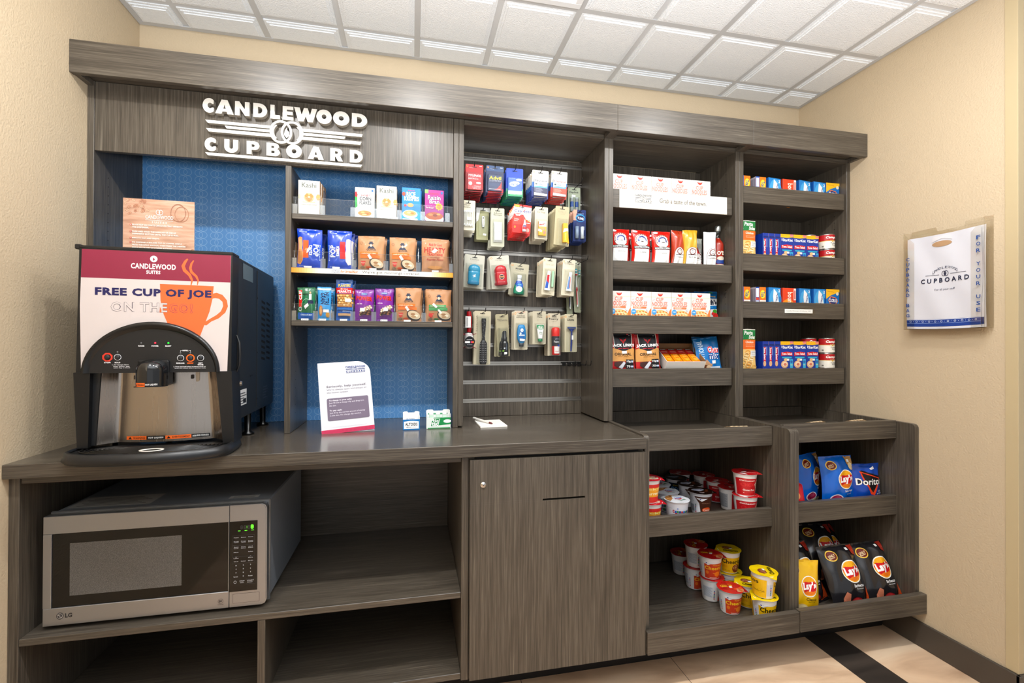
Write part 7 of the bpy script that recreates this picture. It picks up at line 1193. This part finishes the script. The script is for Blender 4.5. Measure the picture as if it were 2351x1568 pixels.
def disp(name, label, w_, d_, h_, col, art, loc, rz, back):
    t_ = thing(name, label, 'mint box', loc, rz); b = MB(); th = .0014; m_ = M(col, .4); wm_ = M('#f2f4f3', .45)
    b.box(-w_/2, w_/2, 0, th, 0, h_*.62, m_, .0003); b.box(-w_/2, -w_/2+th, th, d_, 0, h_*.8, wm_, .0003); b.box(w_/2-th, w_/2, th, d_, 0, h_*.8, wm_, .0003); b.box(-w_/2+th, w_/2-th, th, d_, 0, .002, wm_, .0003)
    b.prism([(-w_/2, 0), (w_/2, 0), (w_/2, h_*.95), (w_/2-.006, h_), (w_*.24, h_), (w_*.19, h_*.93), (-w_*.19, h_*.93), (-w_*.24, h_), (-w_/2+.006, h_), (-w_/2, h_*.95)], -d_-th, -d_, wm_, XZ)
    b.art(art, front(w_, h_*.62, 0)); b.art(back, front(w_, h_, d_)); b.build('carton_body', t_); return t_
t = disp('mint_display_box', 'small blue and white mint display box on the counter', .064, .045, .066, '#1f86c4', [('p', [(.06, .12), (.94, .12), (.94, .8), (.6, .86), (.4, .86), (.06, .8)], '#f6f8f8'), ('t', .14, .40, .86, .68, 'ALTOIDS', '#1d2b33', .03), ('t', .2, .24, .5, .32, 'SMALLS', '#4a6a80', .02), ('t', .54, .24, .8, .3, 'PEPPERMINT', '#9ab')], (-.002, 1.846, .9143), .02, [('t', .2, .52, .7, .58, 'ALTOIDS', '#5f7f90', .02)])
t = disp('mint_display_box', 'green and white mint display box at the cabinet side', .094, .040, .070, '#e6ece8', [('p', [(.30, 1), (1, 1), (1, .38), (.45, .28), (.3, .5)], '#1e9a5a'), ('p', [(.16, .2), (.48, .26), (.56, .9), (.34, .94), (.2, .7)], '#ffffff'), ('p', [(.18, .23), (.46, .29), (.535, .87), (.35, .9), (.215, .68)], '#1e9a5a'), ('t', .26, .58, .50, .86, 'tic', '#ffffff', .026), ('t', .21, .28, .48, .6, 'tac', '#ffffff', .026), ('e', .86, .66, .16, .16, '#f6f8f7'), ('r', .05, .02, .98, .1, '#3fae6a')]+[('r', .5+.03*k, .12, .515+.03*k, .30, '#f4f6f5') for k in range(16)], (.103, 1.857, .9143), .0, [('r', .08, .72, .45, .8, '#5fae84'), ('r', .52, .72, .9, .8, '#5fae84')])
for k in range(3):
    for j in range(1):
        b = MB(); b.box(-.008, .008, 0, .0125, 0, .050, M('#cfe9d8', .15, 0, 0, .4), .0015); b.box(-.008, .008, 0, .0125, .0505, .057, M('#f4f5f4', .3), .001); o = b.build('mint_packet'); put(o, (.075+.026*k, 1.866+.013*j, .9170), (0, 0, 0)); tag(o, ['left', 'middle', 'right'][k]+' small clear mint packet inside the green and white box', 'mint packet')
b = MB(); b.box(-.055, .055, 0, .150, 0, .006, M('#f4f2ec', .55), .0004); b.art([('t', .45, .86, .85, .92, 'receipt', '#b9b3aa'), ('r', .1, .7, .9, .704, '#c9c4bb'), ('r', .1, .58, .9, .584, '#c9c4bb'), ('r', .1, .46, .9, .464, '#c9c4bb'), ('r', .1, .34, .9, .344, '#d5d0c8')], topf(.11, .15, .006)); o = b.build('notepad'); put(o, (.322, 1.842, .9142), (0, 0, .03)); tag(o, 'white notepad lying on the right side of the counter', 'notepad')
t = thing('pen', 'white pen lying across the notepad', 'pen', (.292, 1.935, .9262), radians(-64)); t.rotation_euler = (0, radians(2), radians(-64))
b = MB(); b.tube([(-.075, 0, 0), (-.07, 0, 0), (.045, 0, 0)], [.0038, .0048, .0042], M('#efece6', .4), 14); b.build('barrel', t)
b = MB(); b.tube([(.045, 0, 0), (.058, 0, 0), (.068, 0, 0)], [.0042, .0035, .0008], M('#7a3b3b', .4), 14); b.build('tip', t)
# ------------------------------------------------------------------ bag holder on the right wall
t = thing('bag_holder', 'clear acrylic wall holder with blue lettering on the right wall', 'holder', (2.0725, 1.433, 1.315)); X0 = -.045
def L2(b, *q, m=ACRY, c=.0006): b.box(*q, m, c)
b = MB(); L2(b, -.003, -.0006, -.142, .142, 0, .395); b.prism([(-.142, .395), (-.05, .395), (-.055, .412), (-.142, .412)], -.003, -.0006, ACRY, YZ); b.prism([(.142, .395), (.045, .395), (.05, .412), (.142, .412)], -.003, -.0006, ACRY, YZ); b.build('back_plate', t)
for s_ in (-1, 1):
    b = MB(); y0 = s_*.142; b.box(X0, -.0035, min(y0, y0-s_*.002), max(y0, y0-s_*.002), .0, .405, ACRY, .0004); y1 = y0-s_*.042; b.prism([(min(y0, y1), .0), (max(y0, y1), 0), ((max(y0, y1)), .402 if s_ > 0 else .355), (min(y0, y1), .355 if s_ > 0 else .402)], X0-.002, X0, ACRY, YZ)
    b.build('side_channel', t)
b = MB(); b.box(X0, -.0035, -.139, .139, 0, .002, ACRY, .0004); b.build('bottom_ledge', t)
b = MB(); BL = '#2c5a9c'
for s_, txt in ((1, 'CUPBOARD BAG'), (-1, 'FOR YOUR USE')):
    yc_ = s_*.124; n_ = len(txt); z1_ = .285 if s_ > 0 else .325; st = (.255 if s_ > 0 else .29)/n_
    for k, ch_ in enumerate(txt):
        if ch_ != ' ': b.art([('t', 0, 0, 1, 1, ch_, BL, .02)], lambda u, v, q: (X0-.0023-q, yc_+.0065-.013*u, z1_-st*k+.014*v))
b.build('printed_letters', t)
for k, y in enumerate((.075, -.082)):
    b = MB(); b.lathe([(0, .004), (.004, .003), (.005, 0)], CHROME, 14, TR(-.0032, y, .018) @ RY(-pi/2), cap=False); b.build('screw', t)
t = thing('carrier_bag', 'white plastic carrier bag with a blue bottom band held in the wall holder', 'bag', (2.0325, 1.433, 1.3185))
def bagface(dx, mt, w_=.130, h_=.372, seed=0): 
    def f(u, v, q=0): return (dx-.003*sin(u*5+seed)*sin(v*4)-.0015*sin(u*13+v*9)-q, w_-2*w_*u+.002*sin(v*6+seed), h_*v-.004*sin(u*3))
    return f
WB = M('#dcdce2', .35)
b = MB(); f = bagface(.0, WB, seed=1); b.grid(lambda u, v: f(u, v), 20, 24, WB)
A = [('r', 0, .025, 1, .105, '#2a4f9c'), ('r', 0, .098, 1, .103, '#e9ecf3'), ('r', 0, .060, 1, .063, '#9fb3d9')]+[('o', .06+.088*k, .080, .014, .010, .004, '#dfe6f3', .003) for k in range(11)]+[('e', .104+.088*k, .080, .003, .003, '#dfe6f3') for k in range(10)]
A += [('e', .50, .900, .135, .030, '#bf9f7d'), ('p', [(.36, .925), (.50, .955), (.64, .93), (.62, .98), (.38, .985)], '#e1dfe2'), ('r', .27, .572, .45, .576, '#2b3350'), ('r', .60, .572, .80, .576, '#2b3350'), ('o', .515, .583, .032, .028, .006, '#2b3350', .005), ('o', .545, .583, .032, .028, .006, '#2b3350', .005), ('p', [(.53, .56), (.518, .58), (.53, .605), (.54, .585)], '#2b3350'), ('t', .21, .49, .84, .54, 'C U P B O A R D', '#27304f', .026), ('t', .40, .402, .66, .428, 'For all your stuff', '#5a6076')]
for k, ch_ in enumerate('CANDLEWOOD'):
    a = radians(158-136*k/9); cx_ = .53+.17*cos(a); cy_ = .575+.072*sin(a); A.append(('t', cx_-.017, cy_-.012, cx_+.017, cy_+.012, ch_, '#4a5068', .0, math.degrees(a)-90))
b.art(A, f, (1/20, 1/24), off=.0006, step=.00004); b.build('front_layer', t)
b = MB(); f2 = bagface(.008, WB, .133, .368, 3); b.grid(f2, 16, 16, WB); f3 = bagface(.014, WB, .134, .376, 5); b.grid(f3, 12, 12, M('#e3e1e6', .4)); b.art([('r', 0, .03, 1, .10, '#24407f')], f2, (1/16, 1/16), off=.0006); b.build('rear_layers', t)
